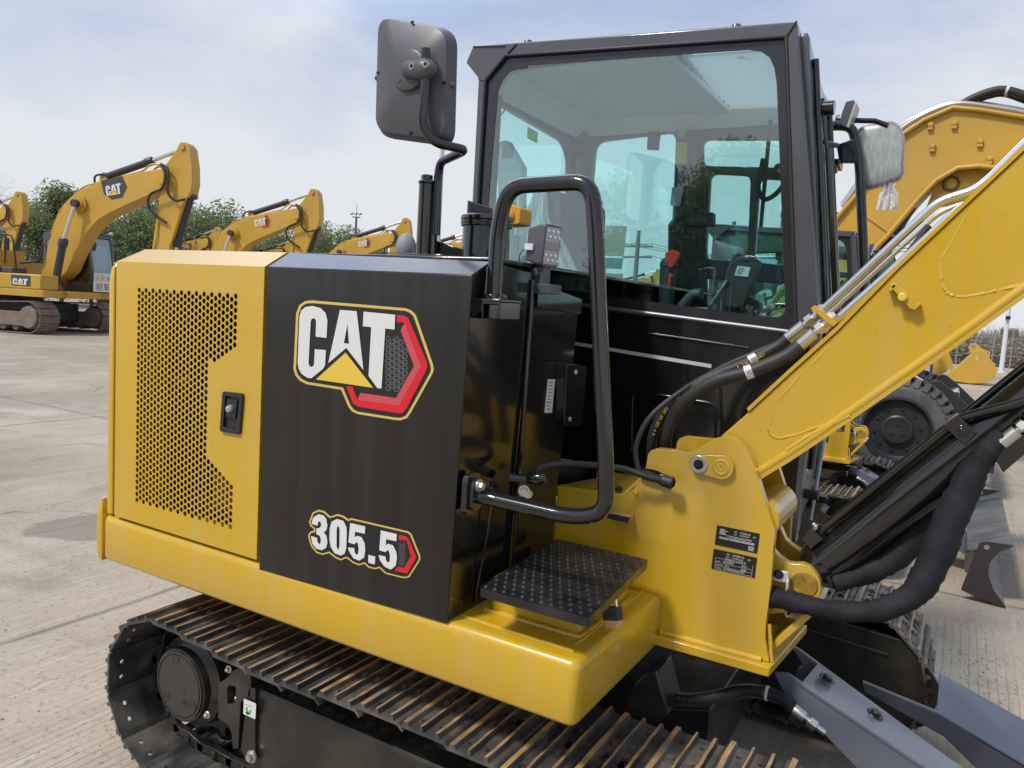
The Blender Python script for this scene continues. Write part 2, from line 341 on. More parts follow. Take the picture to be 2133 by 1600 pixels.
def text_poly(body, size):
    cu = bpy.data.curves.new('t', 'FONT'); cu.body = body; cu.size = size; cu.resolution_u = 3
    o = bpy.data.objects.new('t', cu); scn.collection.objects.link(o); bpy.context.view_layer.update()
    me = o.evaluated_get(bpy.context.evaluated_depsgraph_get()).to_mesh()
    vs = [v.co.copy() for v in me.vertices]; fs = [tuple(p.vertices) for p in me.polygons]
    o.evaluated_get(bpy.context.evaluated_depsgraph_get()).to_mesh_clear()
    bpy.data.objects.remove(o); bpy.data.curves.remove(cu)
    return vs, fs
def add_text(mb, body, org, right, up, height, mi=0, sx=1.0, width=None):
    vs, fs = text_poly(body, 1.0)
    if not vs: return
    w0 = max(v.x for v in vs)-min(v.x for v in vs); x0 = min(v.x for v in vs); h0 = 0.7
    k = height/h0; kx = (width/w0) if width else k*sx
    mb.add([V(org)+V(right)*((v.x-x0)*kx)+V(up)*(v.y*k) for v in vs], fs, mi)
def inset(poly, d):
    # 2-D polygon shrink by d
    n = len(poly); ar = sum(poly[i][0]*poly[(i+1) % n][1]-poly[(i+1) % n][0]*poly[i][1] for i in range(n)); s = 1 if ar > 0 else -1; o = []
    for i in range(n):
        a = V(poly[i-1]); p = V(poly[i]); b = V(poly[(i+1) % n]); e1 = (p-a).normalized(); e2 = (b-p).normalized()
        n1 = V((-e1.y, e1.x))*s; n2 = V((-e2.y, e2.x))*s; q = (n1+n2); q = q.normalized() if q.length > 1e-6 else n1
        o.append(tuple(p+q*(d/max(0.45, q.dot(n1)))))
    return o

# ================================================================== the mini excavator in front (built where it stands, metres)
YS = 1.42                                   # right-hand side face of the housing and counterweight
ROOT = thing('mini_excavator', 'yellow and black mini excavator nearest the camera, with number decal and black step plate', 'excavator', (-1.12, 2.40, 0))
def side(x, y, off=0.0): p = py(x, y, YS); return V((p.x, YS-off, p.z))

# --- counterweight: a rounded ring round the tail with a flat deck and a square front end
cw = MB()
prof = []   # outline seen from above
ox, oy = -2.31, YS
plan = fillet([(-2.30, YS, 0), (-0.625, YS, 0), (-0.625, 1.926, 0), (-0.9, 1.926, 0), (-0.9, 3.36, 0), (-2.05, 3.36, 0), (-2.62, 2.9, 0), (-2.62, 1.9, 0)], [0.022, 0.028, 0.0, 0, 0.05, 0.2, 0.3, 0.3], 6, True)
def ringstack(mb, plan, levels, mi=0):
    # levels: (z, inset) stack of the plan outline
    pl2 = [(p.x, p.y) for p in plan]; rings = []
    for z, d in levels:
        q = inset(pl2, d) if d else pl2
        rings.append([V((x, y, z)) for x, y in q])
    n = len(pl2); vs = [p for r in rings for p in r]; fs = []
    for i in range(len(rings)-1):
        for k in range(n): fs.append((i*n+k, i*n+(k+1) % n, (i+1)*n+(k+1) % n, (i+1)*n+k))
    fs += [tuple(range(n-1, -1, -1)), tuple(range((len(rings)-1)*n, len(rings)*n))]
    mb.add(vs, fs, mi)
ringstack(cw, plan, [(0.672, 0.008), (0.677, 0.003), (0.684, 0.0), (0.794, 0.0), (0.804, 0.002), (0.811, 0.006), (0.816, 0.012), (0.8175, 0.017)])
CW = cw.build('counterweight', YEL, ROOT, angle=50)
def bead(pts, r=0.006, seed=0, parent=None):
    q = random.Random(seed); path = []; wb = MB()
    pts = [V(p) for p in pts]
    for a, b in zip(pts, pts[1:]):
        m = max(2, int((b-a).length/0.018))
        for i in range(m): path.append(a.lerp(b, i/m)+V((q.uniform(-1, 1), q.uniform(-1, 1), q.uniform(-1, 1)))*r*0.12)
    path.append(pts[-1])
    wb.tube(path, [r*q.uniform(0.82, 1.08) for _ in path], 8); return wb.build('weld_bead', WELD, parent)
bead([(-0.955, 1.475, 0.817), (-0.66, 1.468, 0.817)], 0.0045, 1, CW); bead([(-0.672, 1.50, 0.817), (-0.672, 1.91, 0.817)], 0.0045, 2, CW)

# --- step: yellow riser and perforated black tread plate
mb = MB(); mb.box((-0.925, 1.545, 0.812), (-0.685, 1.84, 0.905))
st = mb.build('step', YEL, ROOT, bevel=0.012, seg=3)
bead([(-0.935, 1.54, 0.818), (-0.68, 1.54, 0.818), (-0.678, 1.84, 0.818)], 0.0075, 3, st)
tp = MB()
c4 = [V((-0.872, 1.405, 0.928)), V((-0.603, 1.405, 0.928)), V((-0.640, 1.85, 0.928)), V((-0.905, 1.85, 0.928))]
tp.prism(fillet(c4, 0.012, 3, True), (0, 0, -0.02))
for i in range(17):
    for j in range(11):
        u = (j+0.5+(0.5 if i % 2 else 0))/11.5; v = (i+0.5)/17
        p = c4[0].lerp(c4[1], u).lerp(c4[3].lerp(c4[2], u), v)
        if u < 0.98: tp.lathe([(0.0058, 0), (0.0043, 0.002), (0.003, 0.0034), (0.0023, 0.0024), (0.0, 0.001)], p, (0, 0, 1), 8)
TRD = mat('worn_tread_plate', (0.010, 0.010, 0.012), 0.30, coat=0.1, var=0.3, vscale=14, dirt=(0.08, 0.07, 0.06), dirt_amt=0.25, dscale=16, rvar=0.12, bump=0.15, bscale=120)
tp.build('tread_plate', TRD, st, angle=30)

# --- engine door: yellow sheet with a field of hexagon holes
DX0, DX1 = -2.243, -1.592
zt, zb = 1.618, 0.826
door = MB()
outer = [(DX0, YS, zb), (DX1-0.006, YS, zb), (DX1-0.006, YS, zt), (DX0, YS, zt)]
holes = []
hx0, hx1 = side(290, 605).x, side(495, 625).x; hz1 = side(290, 600).z; hz0 = side(280, 1040).z
pit = 0.0188; hr = 0.0081; ncol = int((hx1-hx0)/(pit*0.866))+1
for i in range(ncol):
    x = hx0+i*pit*0.866
    j = 0
    while True:
        z = hz1-0.006-j*pit-(pit/2 if i % 2 else 0); j += 1
        if z < hz0: break
        p = V((x, YS, z)); u = (x-hx0)/(hx1-hx0); v = (hz1-z)/(hz1-hz0)
        dz = abs(z-1.216)
        lim = hx1-0.122+max(0, min(0.122, (dz-0.125)*1.75))
        if x > lim+0.004: continue
        holes.append([V((x+hr*math.cos(R_(60*k)), YS, z+hr*math.sin(R_(60*k)))) for k in range(6)])
door.plate([V(p) for p in outer], holes, (0, 0.0014, 0))
# folded upper edge: leans in to the hood top
door.prism([(DX0, YS, zt), (DX1-0.006, YS, zt), (DX1-0.006, YS+0.075, zt+0.044), (DX0+0.03, YS+0.075, zt+0.044)], (0, 0.003, -0.004))
door.box((DX0, YS+0.0045, zb), (DX0+0.012, YS+0.04, zt)); door.box((DX1-0.018, YS+0.0045, zb), (DX1-0.006, YS+0.04, zt))
DOOR = door.build('engine_door', YEL, ROOT)
la = MB(); A = [side(468, 815), side(510, 820), side(503, 905), side(462, 898)]
la.plate(fillet(A, 0.008, 3, True), [fillet([side(474, 824), side(503, 828), side(497, 895), side(469, 889)], 0.004, 2, True)], (0, -0.008, 0))
q = [side(477, 830), side(498, 833), side(494, 872), side(474, 868)]
la.prism([p+V((0, 0.002, 0)) for p in q], (0, -0.009, 0))
bk = [side(472, 822), side(505, 826), side(499, 897), side(467, 891)]; la.prism([p+V((0, -0.0005, 0)) for p in bk], (0, 0.0012, 0))
lt = la.build('door_latch', [mat('latch_black', (0.018, 0.018, 0.019), 0.35)], DOOR, bevel=0.0015)
mb = MB(); p = side(484, 851); mb.lathe([(0, 0.011), (0.0085, 0.0105), (0.010, 0.008), (0.011, 0.0)], p+V((0, -0.006, 0)), (0, -1, 0), 20); mb.lathe([(0.0, 0.0125), (0.005, 0.0122), (0.0055, 0.010)], p+V((0, -0.006, 0)), (0, -1, 0), 14)
mb.build('lock_cylinder', ZINC, lt)

# --- what shows dimly through the holes
mb = MB(); mb.box((-2.2, YS+0.16, 0.85), (-1.7, YS+0.2, 1.58), 0)
for k in range(16): mb.box((-2.19+k*0.03, YS+0.145, 0.9), (-2.18+k*0.03, YS+0.16, 1.5), 0)
mb.cyl((-1.95, YS+0.13, 1.3), (-1.72, YS+0.13, 1.28), 0.025, 12, 1); mb.cyl((-2.2, YS+0.12, 1.27), (-2.05, YS+0.12, 1.262), 0.012, 12, 2); mb.box((-1.9, YS+0.1, 0.9), (-1.8, YS+0.14, 1.0), 2)
mb.build('radiator', [DARK, mat('dull_hose', (0.05, 0.05, 0.05), 0.6), mat('dull_rust_block', (0.12, 0.05, 0.02), 0.7)], ROOT)

# --- hood shell (tops, rear and inside walls, hollow)
hd = MB()
hd.box((DX0-0.02, 1.52, 1.652), (-0.955, 3.30, 1.664)); hd.box((DX0+0.03, 2.30, 0.82), (-1.65, 2.36, 1.652)); hd.box((-1.70, 2.36, 0.82), (-1.65, 3.3, 1.652))
hd.box((DX0+0.02, YS+0.22, 0.82), (-0.99, YS+0.25, 1.65)); hd.box((DX1-0.01, YS+0.05, 0.82), (DX1+0.005, YS+0.22, 1.6))
hd.build('hood', BLK, ROOT, bevel=0.004)
rc = MB()
pl = fillet([(-2.262, YS+0.004, 0), (-2.262, 1.75, 0), (-2.262, 3.34, 0), (-2.55, 3.2, 0), (-2.60, 2.6, 0), (-2.60, 1.9, 0), (-2.294, YS+0.004, 0)], [0.008, 0, 0.05, 0.15, 0.2, 0.35, 0.07], 6, True)
ringstack(rc, pl, [(0.826, 0.0), (1.56, 0.002), (1.60, 0.008), (1.618, 0.02)])
rc.build('rear_cover', YEL, ROOT, angle=50)
mb = MB()
pl = fillet([(-2.318, YS+0.006, 0), (-2.318, 1.8, 0), (-2.5, 1.8, 0), (-2.66, 2.2, 0), (-2.69, 1.9, 0), (-2.345, YS+0.002, 0)], [0.005, 0, 0, 0.1, 0.35, 0.07], 6, True)
ringstack(mb, pl, [(0.66, 0.008), (0.675, 0.004), (0.70, 0.0), (0.80, 0.0), (0.835, 0.004), (0.86, 0.012)])
mb.build('rear_bumper', YEL, ROOT, angle=50)

# --- black side panel with the emblem and the number
TX0, TX1 = -1.588, -0.945
tk = MB()
tk.prism([(TX0, YS, 0.80), (TX1-0.018, YS, 0.815), (TX1, YS, 1.60), (TX1, YS, 1.616), (TX0, YS, 1.618)][::-1], (0, 0.006, 0))
tk.prism([(TX0, YS, 1.618), (TX1, YS, 1.616), (TX1-0.0, YS+0.075, 1.652), (TX0, YS+0.075, 1.662)][::-1], (0, 0.003, -0.005))
tk.build('side_panel', PANEL, ROOT, bevel=0.004, seg=3)
SP = [o for o in ROOT.children if o.name.startswith('side_panel')][0]
fr = MB()
fr.prism([(TX1-0.02, YS+0.006, 0.815), (TX1-0.002, YS+0.006, 1.612), (TX1-0.004, YS+0.08, 1.648), (TX1-0.004, 1.70, 1.640), (TX1-0.022, 1.70, 0.815)], (-0.012, 0, 0))
XF = -0.950
fr.prism([V((XF, 1.705, 0.815)), px(1150, 1130, XF), px(1165, 975, XF), px(1190, 800, XF), px(1207, 622, XF), px(1113, 588, XF)], (-0.012, 0, 0))
fr.prism([px(1116, 590, XF+0.001), px(1208, 623, XF+0.001), px(1205, 655, XF+0.001), px(1114, 640, XF+0.001)], (0.008, 0, 0))
for k, p in enumerate(((-0.944, 1.696),)):
    fr.tube([(p[0]-0.006, p[1], 0.83), (p[0]-0.002, p[1], 1.622)], 0.006, 10)
fr.tube([(TX1-0.018, 1.535, 0.83), (TX1-0.002, 1.55, 1.0), (TX1-0.001, 1.56, 1.10)], 0.0035, 8)
FP = fr.build('front_panel', BLK, ROOT, bevel=0.003)
mb = MB(); q = fillet([px(1158, 756, XF), px(1188, 758, XF), px(1178, 886, XF), px(1152, 882, XF)], 0.012, 4, True)
mb.prism(q, (0.034, 0, 0), 0)
for x, y in ((1196, 775), (1184, 873)): mb.bolt(px(x, y, XF+0.03), (1, -0.3, 0), 0.007, 0.008, 1)
mb.prism(fillet([px(1186, 757, XF), px(1206, 762, XF), px(1196, 884, XF), px(1176, 886, XF)], 0.010, 4, True), (0.026, 0, 0), 0)
mb.build('handle', [GLOSS, ZINC], FP, bevel=0.004)
mb = MB(); q = [px(1141, 790, XF+0.001), px(1156, 790, XF+0.001), px(1149, 860, XF+0.001), px(1134, 860, XF+0.001)]
mb.prism(q, (0.0012, 0, 0), 0)
e1 = (q[1]-q[0]); e2 = (q[3]-q[0])
for k in range(9):
    a = q[0]+e1*0.15+e2*(0.08+0.1*k)+V((0.0018, 0, 0)); mb.add([a, a+e1*(0.35+0.3*rnd.random()), a+e1*(0.35+0.3*rnd.random())+e2*0.03, a+e2*0.03], [(0, 1, 2, 3)], 1)
mb.build('label', [WHITE, GREYP], FP, smooth=False)

# emblem, traced as measured polygons on the panel's own plane
def em(X, Y): return side(580+X/5.334, 600+Y/5.334)
def nm(X, Y): return side(620+X/7.618, 1040+Y/7.618)
def flat(mb, pts, off, mi, th=0.0006): mb.prism([V((p.x, YS-off, p.z)) for p in pts], (0, -th, 0), mi)
C_ = [(245,320),(262,255),(310,212),(390,200),(480,225),(535,280),(555,360),(545,555),(425,540),(430,370),(420,345),(400,336),(380,345),(370,370),(345,840),(358,868),(378,878),(400,866),(408,840),(415,680),(538,690),(528,860),(505,900),(375,1003),(330,995),(270,955),(235,895),(225,830)]
A_ = [(695,243),(880,258),(955,910),(765,665),(565,835)]; AH = [(778,400),(795,620),(738,613)]
T_ = [(957,263),(1308,297),(1300,462),(1197,450),(1155,1115),(1110,1112),(1012,975),(1042,435),(948,425)]
TRI = [(757,718),(1062,1108),(428,1015)]
eb = MB()
Go = [(170,900),(200,280),(235,190),(300,145),(380,138),(1420,225),(1480,250),(1530,300),(1720,850),(1728,900),(1715,950),(1470,1390),(1430,1445),(1360,1470),(1290,1465),(880,1400),(820,1370),(780,1320),(700,1130),(320,1070),(240,1030),(190,970)]
flat(eb, [em(*p) for p in Go], 0.0004, 0); flat(eb, [em(*p) for p in inset(Go, 30)], 0.0012, 1)
flat(eb, [em(*p) for p in [(1325,298),(1400,305),(1450,335),(1660,830),(1662,880),(1640,935),(1430,1340),(1390,1385),(1340,1392),(900,1320),(840,1285),(760,1090),(830,1095),(885,1240),(1345,1310),(1595,865),(1410,385),(1325,380)]], 0.0022, 2)
flat(eb, [em(*p) for p in [(1410,388),(1593,865),(1345,1308),(887,1242),(920,1165),(1315,1222),(1515,865),(1365,470)]], 0.0024, 3)
hx = []
for i in range(-1, 6):
    for j in range(0, 11):
        X = 1225+i*48; Y = 560+j*62+(31 if i % 2 else 0)+i*4
        if X < 1200 or X > 1440-abs(Y-850)*0.12 or Y < 520 or Y > 1150: continue
        o_ = [(X+30*math.cos(R_(60*k+4)), Y+30*math.sin(R_(60*k+4))) for k in range(6)]; i_ = [(X+20*math.cos(R_(60*k+4)), Y+20*math.sin(R_(60*k+4))) for k in range(6)]
        eb.plate([V((p.x, YS-0.0022, p.z)) for p in (em(*q) for q in o_)], [[V((p.x, YS-0.0022, p.z)) for p in (em(*q) for q in i_)]], (0, -0.0003, 0), 4)
for pts, mi in ((C_, 5), (T_, 5), (TRI, 6)): flat(eb, [em(*p) for p in pts], 0.0030, mi)
eb.plate([V((p.x, YS-0.0030, p.z)) for p in (em(*q) for q in A_)], [[V((p.x, YS-0.0030, p.z)) for p in (em(*q) for q in AH)]], (0, -0.0006, 0), 5)
eb.build('emblem', [GOLD, BLKP, RED, RED2, GREYP, WHITE, YELP], SP, smooth=False)
nb = MB()
No = [(185,650),(172,590),(180,545),(210,512),(262,498),(258,465),(205,425),(185,360),(240,210),(340,165),(430,190),(520,272),(640,235),(730,262),(810,318),(850,298),(1760,510),(1810,550),(1950,900),(1950,960),(1780,1230),(1720,1252),(1650,1245),(1400,1180),(1300,1092),(1230,1110),(1130,1085),(1060,1022),(980,1050),(880,1010),(780,932),(690,968),(600,930),(500,852),(400,882),(300,850),(220,750)]
flat(nb, [nm(*p) for p in No], 0.0004, 0); flat(nb, [nm(*p) for p in inset(No, 26)], 0.0012, 1)
d3 = [(240,370),(260,290),(340,235),(420,250),(470,310),(488,410),(475,480),(430,525),(475,580),(488,680),(470,760),(400,805),(310,780),(250,700),(230,600),(230,580),(325,610),(330,670),(355,712),(380,690),(385,630),(365,575),(310,545),(315,455),(360,455),(388,420),(385,370),(360,342),(337,360),(335,413),(238,390)]
d0 = [(525,460),(555,350),(640,310),(740,340),(790,440),(795,530),(785,780),(760,860),(700,888),(600,850),(540,750),(520,640)]; d0h = [(635,470),(645,425),(665,425),(682,470),(680,720),(670,780),(650,790),(632,740)]
d5 = [(850,373),(1088,428),(1080,543),(925,510),(920,600),(960,575),(1030,600),(1080,700),(1088,800),(1070,920),(990,970),(900,930),(830,820),(815,760),(912,770),(920,840),(950,880),(975,860),(985,780),(970,690),(945,675),(915,710),(820,680)]
dp = [(1138,878),(1248,905),(1238,1030),(1135,1002)]
d5b = [(1335,490),(1588,548),(1580,662),(1420,628),(1412,730),(1450,700),(1530,730),(1580,830),(1590,930),(1570,1050),(1490,1112),(1390,1060),(1320,960),(1300,880),(1408,905),(1420,970),(1450,1000),(1475,980),(1480,900),(1465,820),(1440,800),(1410,835),(1310,805)]
for d in (d3, d5, dp, d5b): flat(nb, [nm(*p) for p in d], 0.0030, 5)
nb.plate([V((p.x, YS-0.0030, p.z)) for p in (nm(*q) for q in d0)], [[V((p.x, YS-0.0030, p.z)) for p in (nm(*q) for q in d0h)]], (0, -0.0006, 0), 5)
flat(nb, [nm(*p) for p in [(1620,560),(1740,590),(1770,620),(1890,900),(1885,940),(1750,1175),(1550,1130),(1600,1065),(1700,1085),(1810,900),(1740,650),(1615,640)]], 0.0022, 2)
for i in range(4):
    for j in range(7):
        X = 1630+i*36; Y = 700+j*52+(26 if i % 2 else 0)
        if X > 1740-abs(Y-860)*0.2: continue
        o_ = [(X+22*math.cos(R_(60*k+8)), Y+24*math.sin(R_(60*k+8))) for k in range(6)]; i_ = [(X+15*math.cos(R_(60*k+8)), Y+17*math.sin(R_(60*k+8))) for k in range(6)]
        nb.plate([V((p.x, YS-0.0022, p.z)) for p in (nm(*q) for q in o_)], [[V((p.x, YS-0.0022, p.z)) for p in (nm(*q) for q in i_)]], (0, -0.0003, 0), 4)
nb.build('model_number', [GOLD, BLKP, RED, RED2, GREYP, WHITE], SP, smooth=False)

# --- handrail with its bracket and foot
hr_ = MB(); YR = 1.485
pp = [V((-0.942, 1.46, 1.118)), V((-0.90, 1.475, 1.112))]+[py(*p, YR) for p in ((1190, 1078), (1262, 1070), (1262, 960), (1240, 470), (1232, 378), (1058, 388), (1036, 480), (1029, 625))]
path = fillet(pp, [0, .03, .04, 0.085, .03, .05, 0.085, 0.11, .05, 0], 7)
hr_.tube(path, 0.0175, 18)
HR = hr_.build('handrail', GLOSS, ROOT)
mb = MB(); c = py(1030, 625, YR)
mb.plate([V((c.x-0.045, YR-0.04, c.z-0.006)), V((c.x+0.04, YR-0.04, c.z-0.004)), V((c.x+0.04, YR-0.04, c.z-0.042)), V((c.x-0.045, YR-0.04, c.z-0.044))], [[V((c.x-0.004, YR-0.04, c.z-0.010)), V((c.x+0.034, YR-0.04, c.z-0.010)), V((c.x+0.034, YR-0.04, c.z-0.0405)), V((c.x-0.004, YR-0.04, c.z-0.0415))]], (0, 0.09, 0))
mb.box((c.x-0.05, YR-0.042, c.z-0.004), (c.x+0.042, YR+0.05, c.z+0.002)); mb.cyl((c.x, YR, c.z), (c.x, YR, c.z+0.012), 0.03); mb.bolt((c.x+0.03, YR-0.02, c.z+0.002), (0, 0, 1), 0.009, 0.012)
mb.build('rail_bracket', GLOSS, HR, bevel=0.004)
mb = MB(); c = V((-0.944, 1.452, 1.125))
mb.prism(fillet([c+V((0, -0.028, 0.045)), c+V((0, 0.028, 0.045)), c+V((0, 0.028, -0.05)), c+V((0, -0.028, -0.05))], 0.02, 4, True), (0.014, 0, 0))
mb.prism(fillet([c+V((0.014, -0.02, 0.035)), c+V((0.014, 0.02, 0.035)), c+V((0.014, 0.02, -0.04)), c+V((0.014, -0.02, -0.04))], 0.018, 4, True), (0.012, 0, 0))
mb.bolt(c+V((0.026, 0.0, 0.018)), (1, 0, 0), 0.010, 0.014, 1); mb.box((c.x+0.0265, c.y-0.018, c.z-0.012), (c.x+0.0268, c.y-0.006, c.z-0.010), 2)
mb.build('rail_foot', [GLOSS, ZINC, mat('teal_marker', (0.02, 0.45, 0.38), 0.5)], HR, bevel=0.003)
mb = MB()
a = py(1062, 995, 1.62); b = py(1110, 1000, 1.64)
mb.cyl(a, b, 0.012, 14); mb.lathe([(0, 0), (0.017, 0), (0.017, 0.03), (0.011, 0.045), (0.0, 0.05)], b+V((-0.01, 0, 0.004)), (1, 0, 0.1), 14)
mb.bolt(py(1092, 1022, 1.66), (0.4, -1, 0), 0.010, 0.014, 1); mb.bolt(py(1100, 1028, 1.68), (0.4, -1, 0), 0.008, 0.014, 1)
mb.tube(spline([py(1120, 990, 1.64), py(1125, 975, 1.68), py(1180, 966, 1.75), py(1290, 975, 1.86), py(1345, 992, 1.88), py(1380, 1001, 1.895)], 7), 0.0085, 10, 2)
mb.lathe([(0.012, 0), (0.016, 0.003), (0.016, 0.03), (0.011, 0.034)], py(1378, 1000, 1.885), (1, 0, -0.1), 12, 2)
mb.build('cable', [BLK, ZINC, RUB], ROOT)

# --- pipework on the hood: exhaust stack, mirror post, work light
ex = MB(); c = py(1010, 540, 1.86); c = V((c.x, 1.86, 1.60))
ex.lathe([(0, 0), (0.068, 0), (0.068, 0.185), (0.066, 0.19), (0.0, 0.19)], c, (0, 0, 1), 32); ex.lathe([(0.0725, 0.172), (0.0725, 0.178), (0.0735, 0.180), (0.0735, 0.186), (0.071, 0.187), (0.0745, 0.190), (0.0745, 0.199), (0.07, 0.203), (0, 0.203)], c, (0, 0, 1), 32)
p2 = c+V((-0.018, -0.012, 0.2)); n = 24; lo = []; hi = []
for k in range(n):
    a = 2*math.pi*k/n; x, y = 0.036*math.cos(a), 0.036*math.sin(a); lo.append(p2+V((x, y, 0))); hi.append(p2+V((x, y, 0.034-0.30*x)))
ex.add(lo+hi, [(k, (k+1) % n, n+(k+1) % n, n+k) for k in range(n)]+[tuple(range(n, 2*n))], 1)
ex.build('exhaust_stack', [BLK, mat('matt_stack_tip', (0.06, 0.06, 0.065), 0.6)], ROOT)
mb = MB(); a = py(1062, 448, 2.02); a = V((a.x, 2.02, a.z))
mb.prism(fillet([a+V((-0.03, 0, -0.03)), a+V((0.035, 0, -0.027)), a+V((0.036, 0, 0.022)), a+V((0.0, 0, 0.032)), a+V((-0.03, 0, 0.034))], 0.008, 3, True), (0, 0.07, 0)); mb.lathe([(0, 0.012), (0.018, 0.012), (0.02, 0.008), (0.024, 0.008), (0.024, 0.0)], a+V((-0.008, 0, -0.002)), (0, -1, 0), 24)
mb.build('hinge_block', ORANGE, ROOT, bevel=0.004)
YM = 1.70
mb = MB(); b0 = py(884, 528, YM); t0 = py(889, 382, YM); b0.x = t0.x+0.0
mb.cyl((t0.x, YM, 1.66), t0, 0.0205, 20); mb.lathe([(0.023, 0), (0.023, 0.006), (0.016, 0.008), (0.016, 0.022), (0, 0.022)], t0, (0, 0, 1), 20)
mb.box((t0.x-0.05, YM-0.03, 1.664), (t0.x+0.08, YM+0.06, 1.680)); mb.box((t0.x-0.13, YM+0.12, 1.66), (t0.x+0.0, YM+0.13, 1.722)); mb.prism([(t0.x+0.02, YM+0.02, 1.67), (t0.x+0.11, YM+0.03, 1.67), (t0.x+0.11, YM+0.03, 1.698), (t0.x+0.02, YM+0.02, 1.722)], (0, 0.006, 0))
MP = mb.build('mirror_post', GLOSS, ROOT, bevel=0.003)
arm = [py(908, 490, YM+0.01), py(912, 370, YM+0.01), py(917, 338, YM), py(972, 312, YM-0.06), py(905, 298, YM-0.14), py(877, 262, YM-0.16), py(886, 180, YM-0.16), py(887, 102, YM-0.16)]
mb = MB(); mb.tube(fillet(arm, [0, .03, 0.03, 0.028, 0.05, 0.05, .03, 0], 6), 0.0115, 14)
mb.prism([py(895, 400, YM), py(908, 400, YM), py(904, 525, YM), py(893, 525, YM)], (0, 0.012, 0))
mb.build('mirror_arm', GLOSS, MP)
mir = MB(); YB = YM-0.10
mc = [py(795, 32, YB), py(947, 62, YB), py(941, 305, YB), py(788, 284, YB)]
o_ = fillet(mc, 0.045, 6, True); cen = sum((p for p in o_), V((0, 0, 0)))/len(o_)
back = [cen+(p-cen)*0.93+V((0, -0.022, 0)) for p in o_]; bk2 = [cen+(p-cen)*0.62+V((0, -0.038, 0)) for p in o_]; bk3 = [cen+(p-cen)*0.28+V((0, -0.044, 0)) for p in o_]; front = [p+V((0, 0.014, 0)) for p in o_]; n = len(o_)
mir.add(o_+back+front, [(n+k, n+(k+1) % n, (k+1) % n, k) for k in range(n)]+[(k, (k+1) % n, 2*n+(k+1) % n, 2*n+k) for k in range(n)], 0)
mir.add(back+bk2+bk3, [(j*n+k, (j+1)*n+k, (j+1)*n+(k+1) % n, j*n+(k+1) % n) for j in (0, 1) for k in range(n)]+[tuple(range(2*n, 3*n))], 0)
mir.add([cen+(p-cen)*0.97+V((0, 0.013, 0)) for p in o_], [tuple(range(n))], 1)
hub = py(877, 158, YB)
hub.y = YB-0.028
mir.lathe([(0.052, -0.006), (0.050, 0.010), (0.046, 0.012), (0.0, 0.012)], hub+V((0, -0.014, 0.0)), (0, -1, 0), 28); hub = hub+V((0, -0.016, 0))
for dx, dz in ((-0.025, -0.025), (0.024, -0.027)): mir.bolt(hub+V((dx, -0.008, dz)), (0, -1, 0), 0.004, 0.004)
cl = MB(); ch = py(884, 146, YM-0.16)
cl.ball(ch+V((0.0, -0.004, 0)), (0.038, 0.022, 0.026), 20); cl.cyl(ch+V((0, 0.0, 0)), hub+V((0, -0.004, 0)), 0.024, 18)
for dx in (-0.02, 0.022): cl.lathe([(0.0085, 0), (0.0085, 0.012), (0.005, 0.012), (0.005, 0.006), (0, 0.006)], ch+V((dx, -0.014, 0.004)), (0, -1, 0), 14, 1)
for x, y in ((786, 163), (944, 178)): mir.ball(py(x, y, YB), (0.006, 0.01, 0.008), 8)
for x, y in ((801, 158), (938, 178), (872, 54), (868, 282)):
    p = py(x, y, YB); mir.box((p.x-0.004, YB-0.0285, p.z-0.003), (p.x+0.004, YB-0.024, p.z+0.003), 2)
MI = mir.build('mirror', [PLAS, mat('mirror_silver', (0.8, 0.8, 0.8), 0.03, metal=1.0), DARK], ROOT, angle=60, bevel=0.002)
cl.build('mirror_clamp', [PLAS, GREYM], MI, angle=50)
mb = MB(); c = py(846, 508, 2.05); mb.ball(c+V((0, 0, -0.012)), (0.034, 0.034, 0.048), 18); mb.build('dome_cap', mat('matt_grey_cap', (0.26, 0.265, 0.28), 0.6), ROOT)
# work light
wl = MB(); c = py(1137, 512, 1.74)
fx = V((0.97, -0.12, -0.06)).normalized(); ry = V((0, 0, 1)).cross(fx).normalized(); uz = fx.cross(ry)
def wp(a, b, d): return c+fx*a+ry*b+uz*d
body = fillet([wp(0, -0.036, -0.052), wp(0, 0.036, -0.052), wp(0, 0.036, 0.052), wp(0, -0.036, 0.052)], 0.010, 3, True)
n = len(body); fr_ = [p+fx*0.018 for p in body]; bk_ = [c-fx*0.038+(p-c)*0.80 for p in body]
wl.add(body+fr_+bk_, [(k, (k+1) % n, n+(k+1) % n, n+k) for k in range(n)]+[(2*n+k, 2*n+(k+1) % n, (k+1) % n, k) for k in range(n)]+[tuple(range(3*n-1, 2*n-1, -1)), tuple(range(n, 2*n))], 0)
LMP = wl.build('work_light', [PLAS], ROOT, angle=50)
mb = MB(); l4 = fillet([wp(0.0185, -0.031, -0.046), wp(0.0185, 0.031, -0.046), wp(0.0185, 0.031, 0.046), wp(0.0185, -0.031, 0.046)], 0.006, 2, True); mb.prism(l4, fx*0.001, 0)
mb.prism([wp(0.02, -0.028, -0.012), wp(0.02, 0.028, -0.012), wp(0.02, 0.028, 0.010), wp(0.02, -0.028, 0.010)], fx*0.0006, 2)
for zz in (-0.036, -0.024, 0.022, 0.036):
    for bb in (-0.02, 0.0, 0.02): mb.ball(wp(0.021, bb+(0.006 if zz in (-0.036, 0.022) else -0.004), zz), 0.0042, 8, 1)
mb.build('lens', [LAMPF, mat('led_reflector', (0.85, 0.85, 0.85), 0.1, metal=1.0), GREYM], LMP, smooth=True)
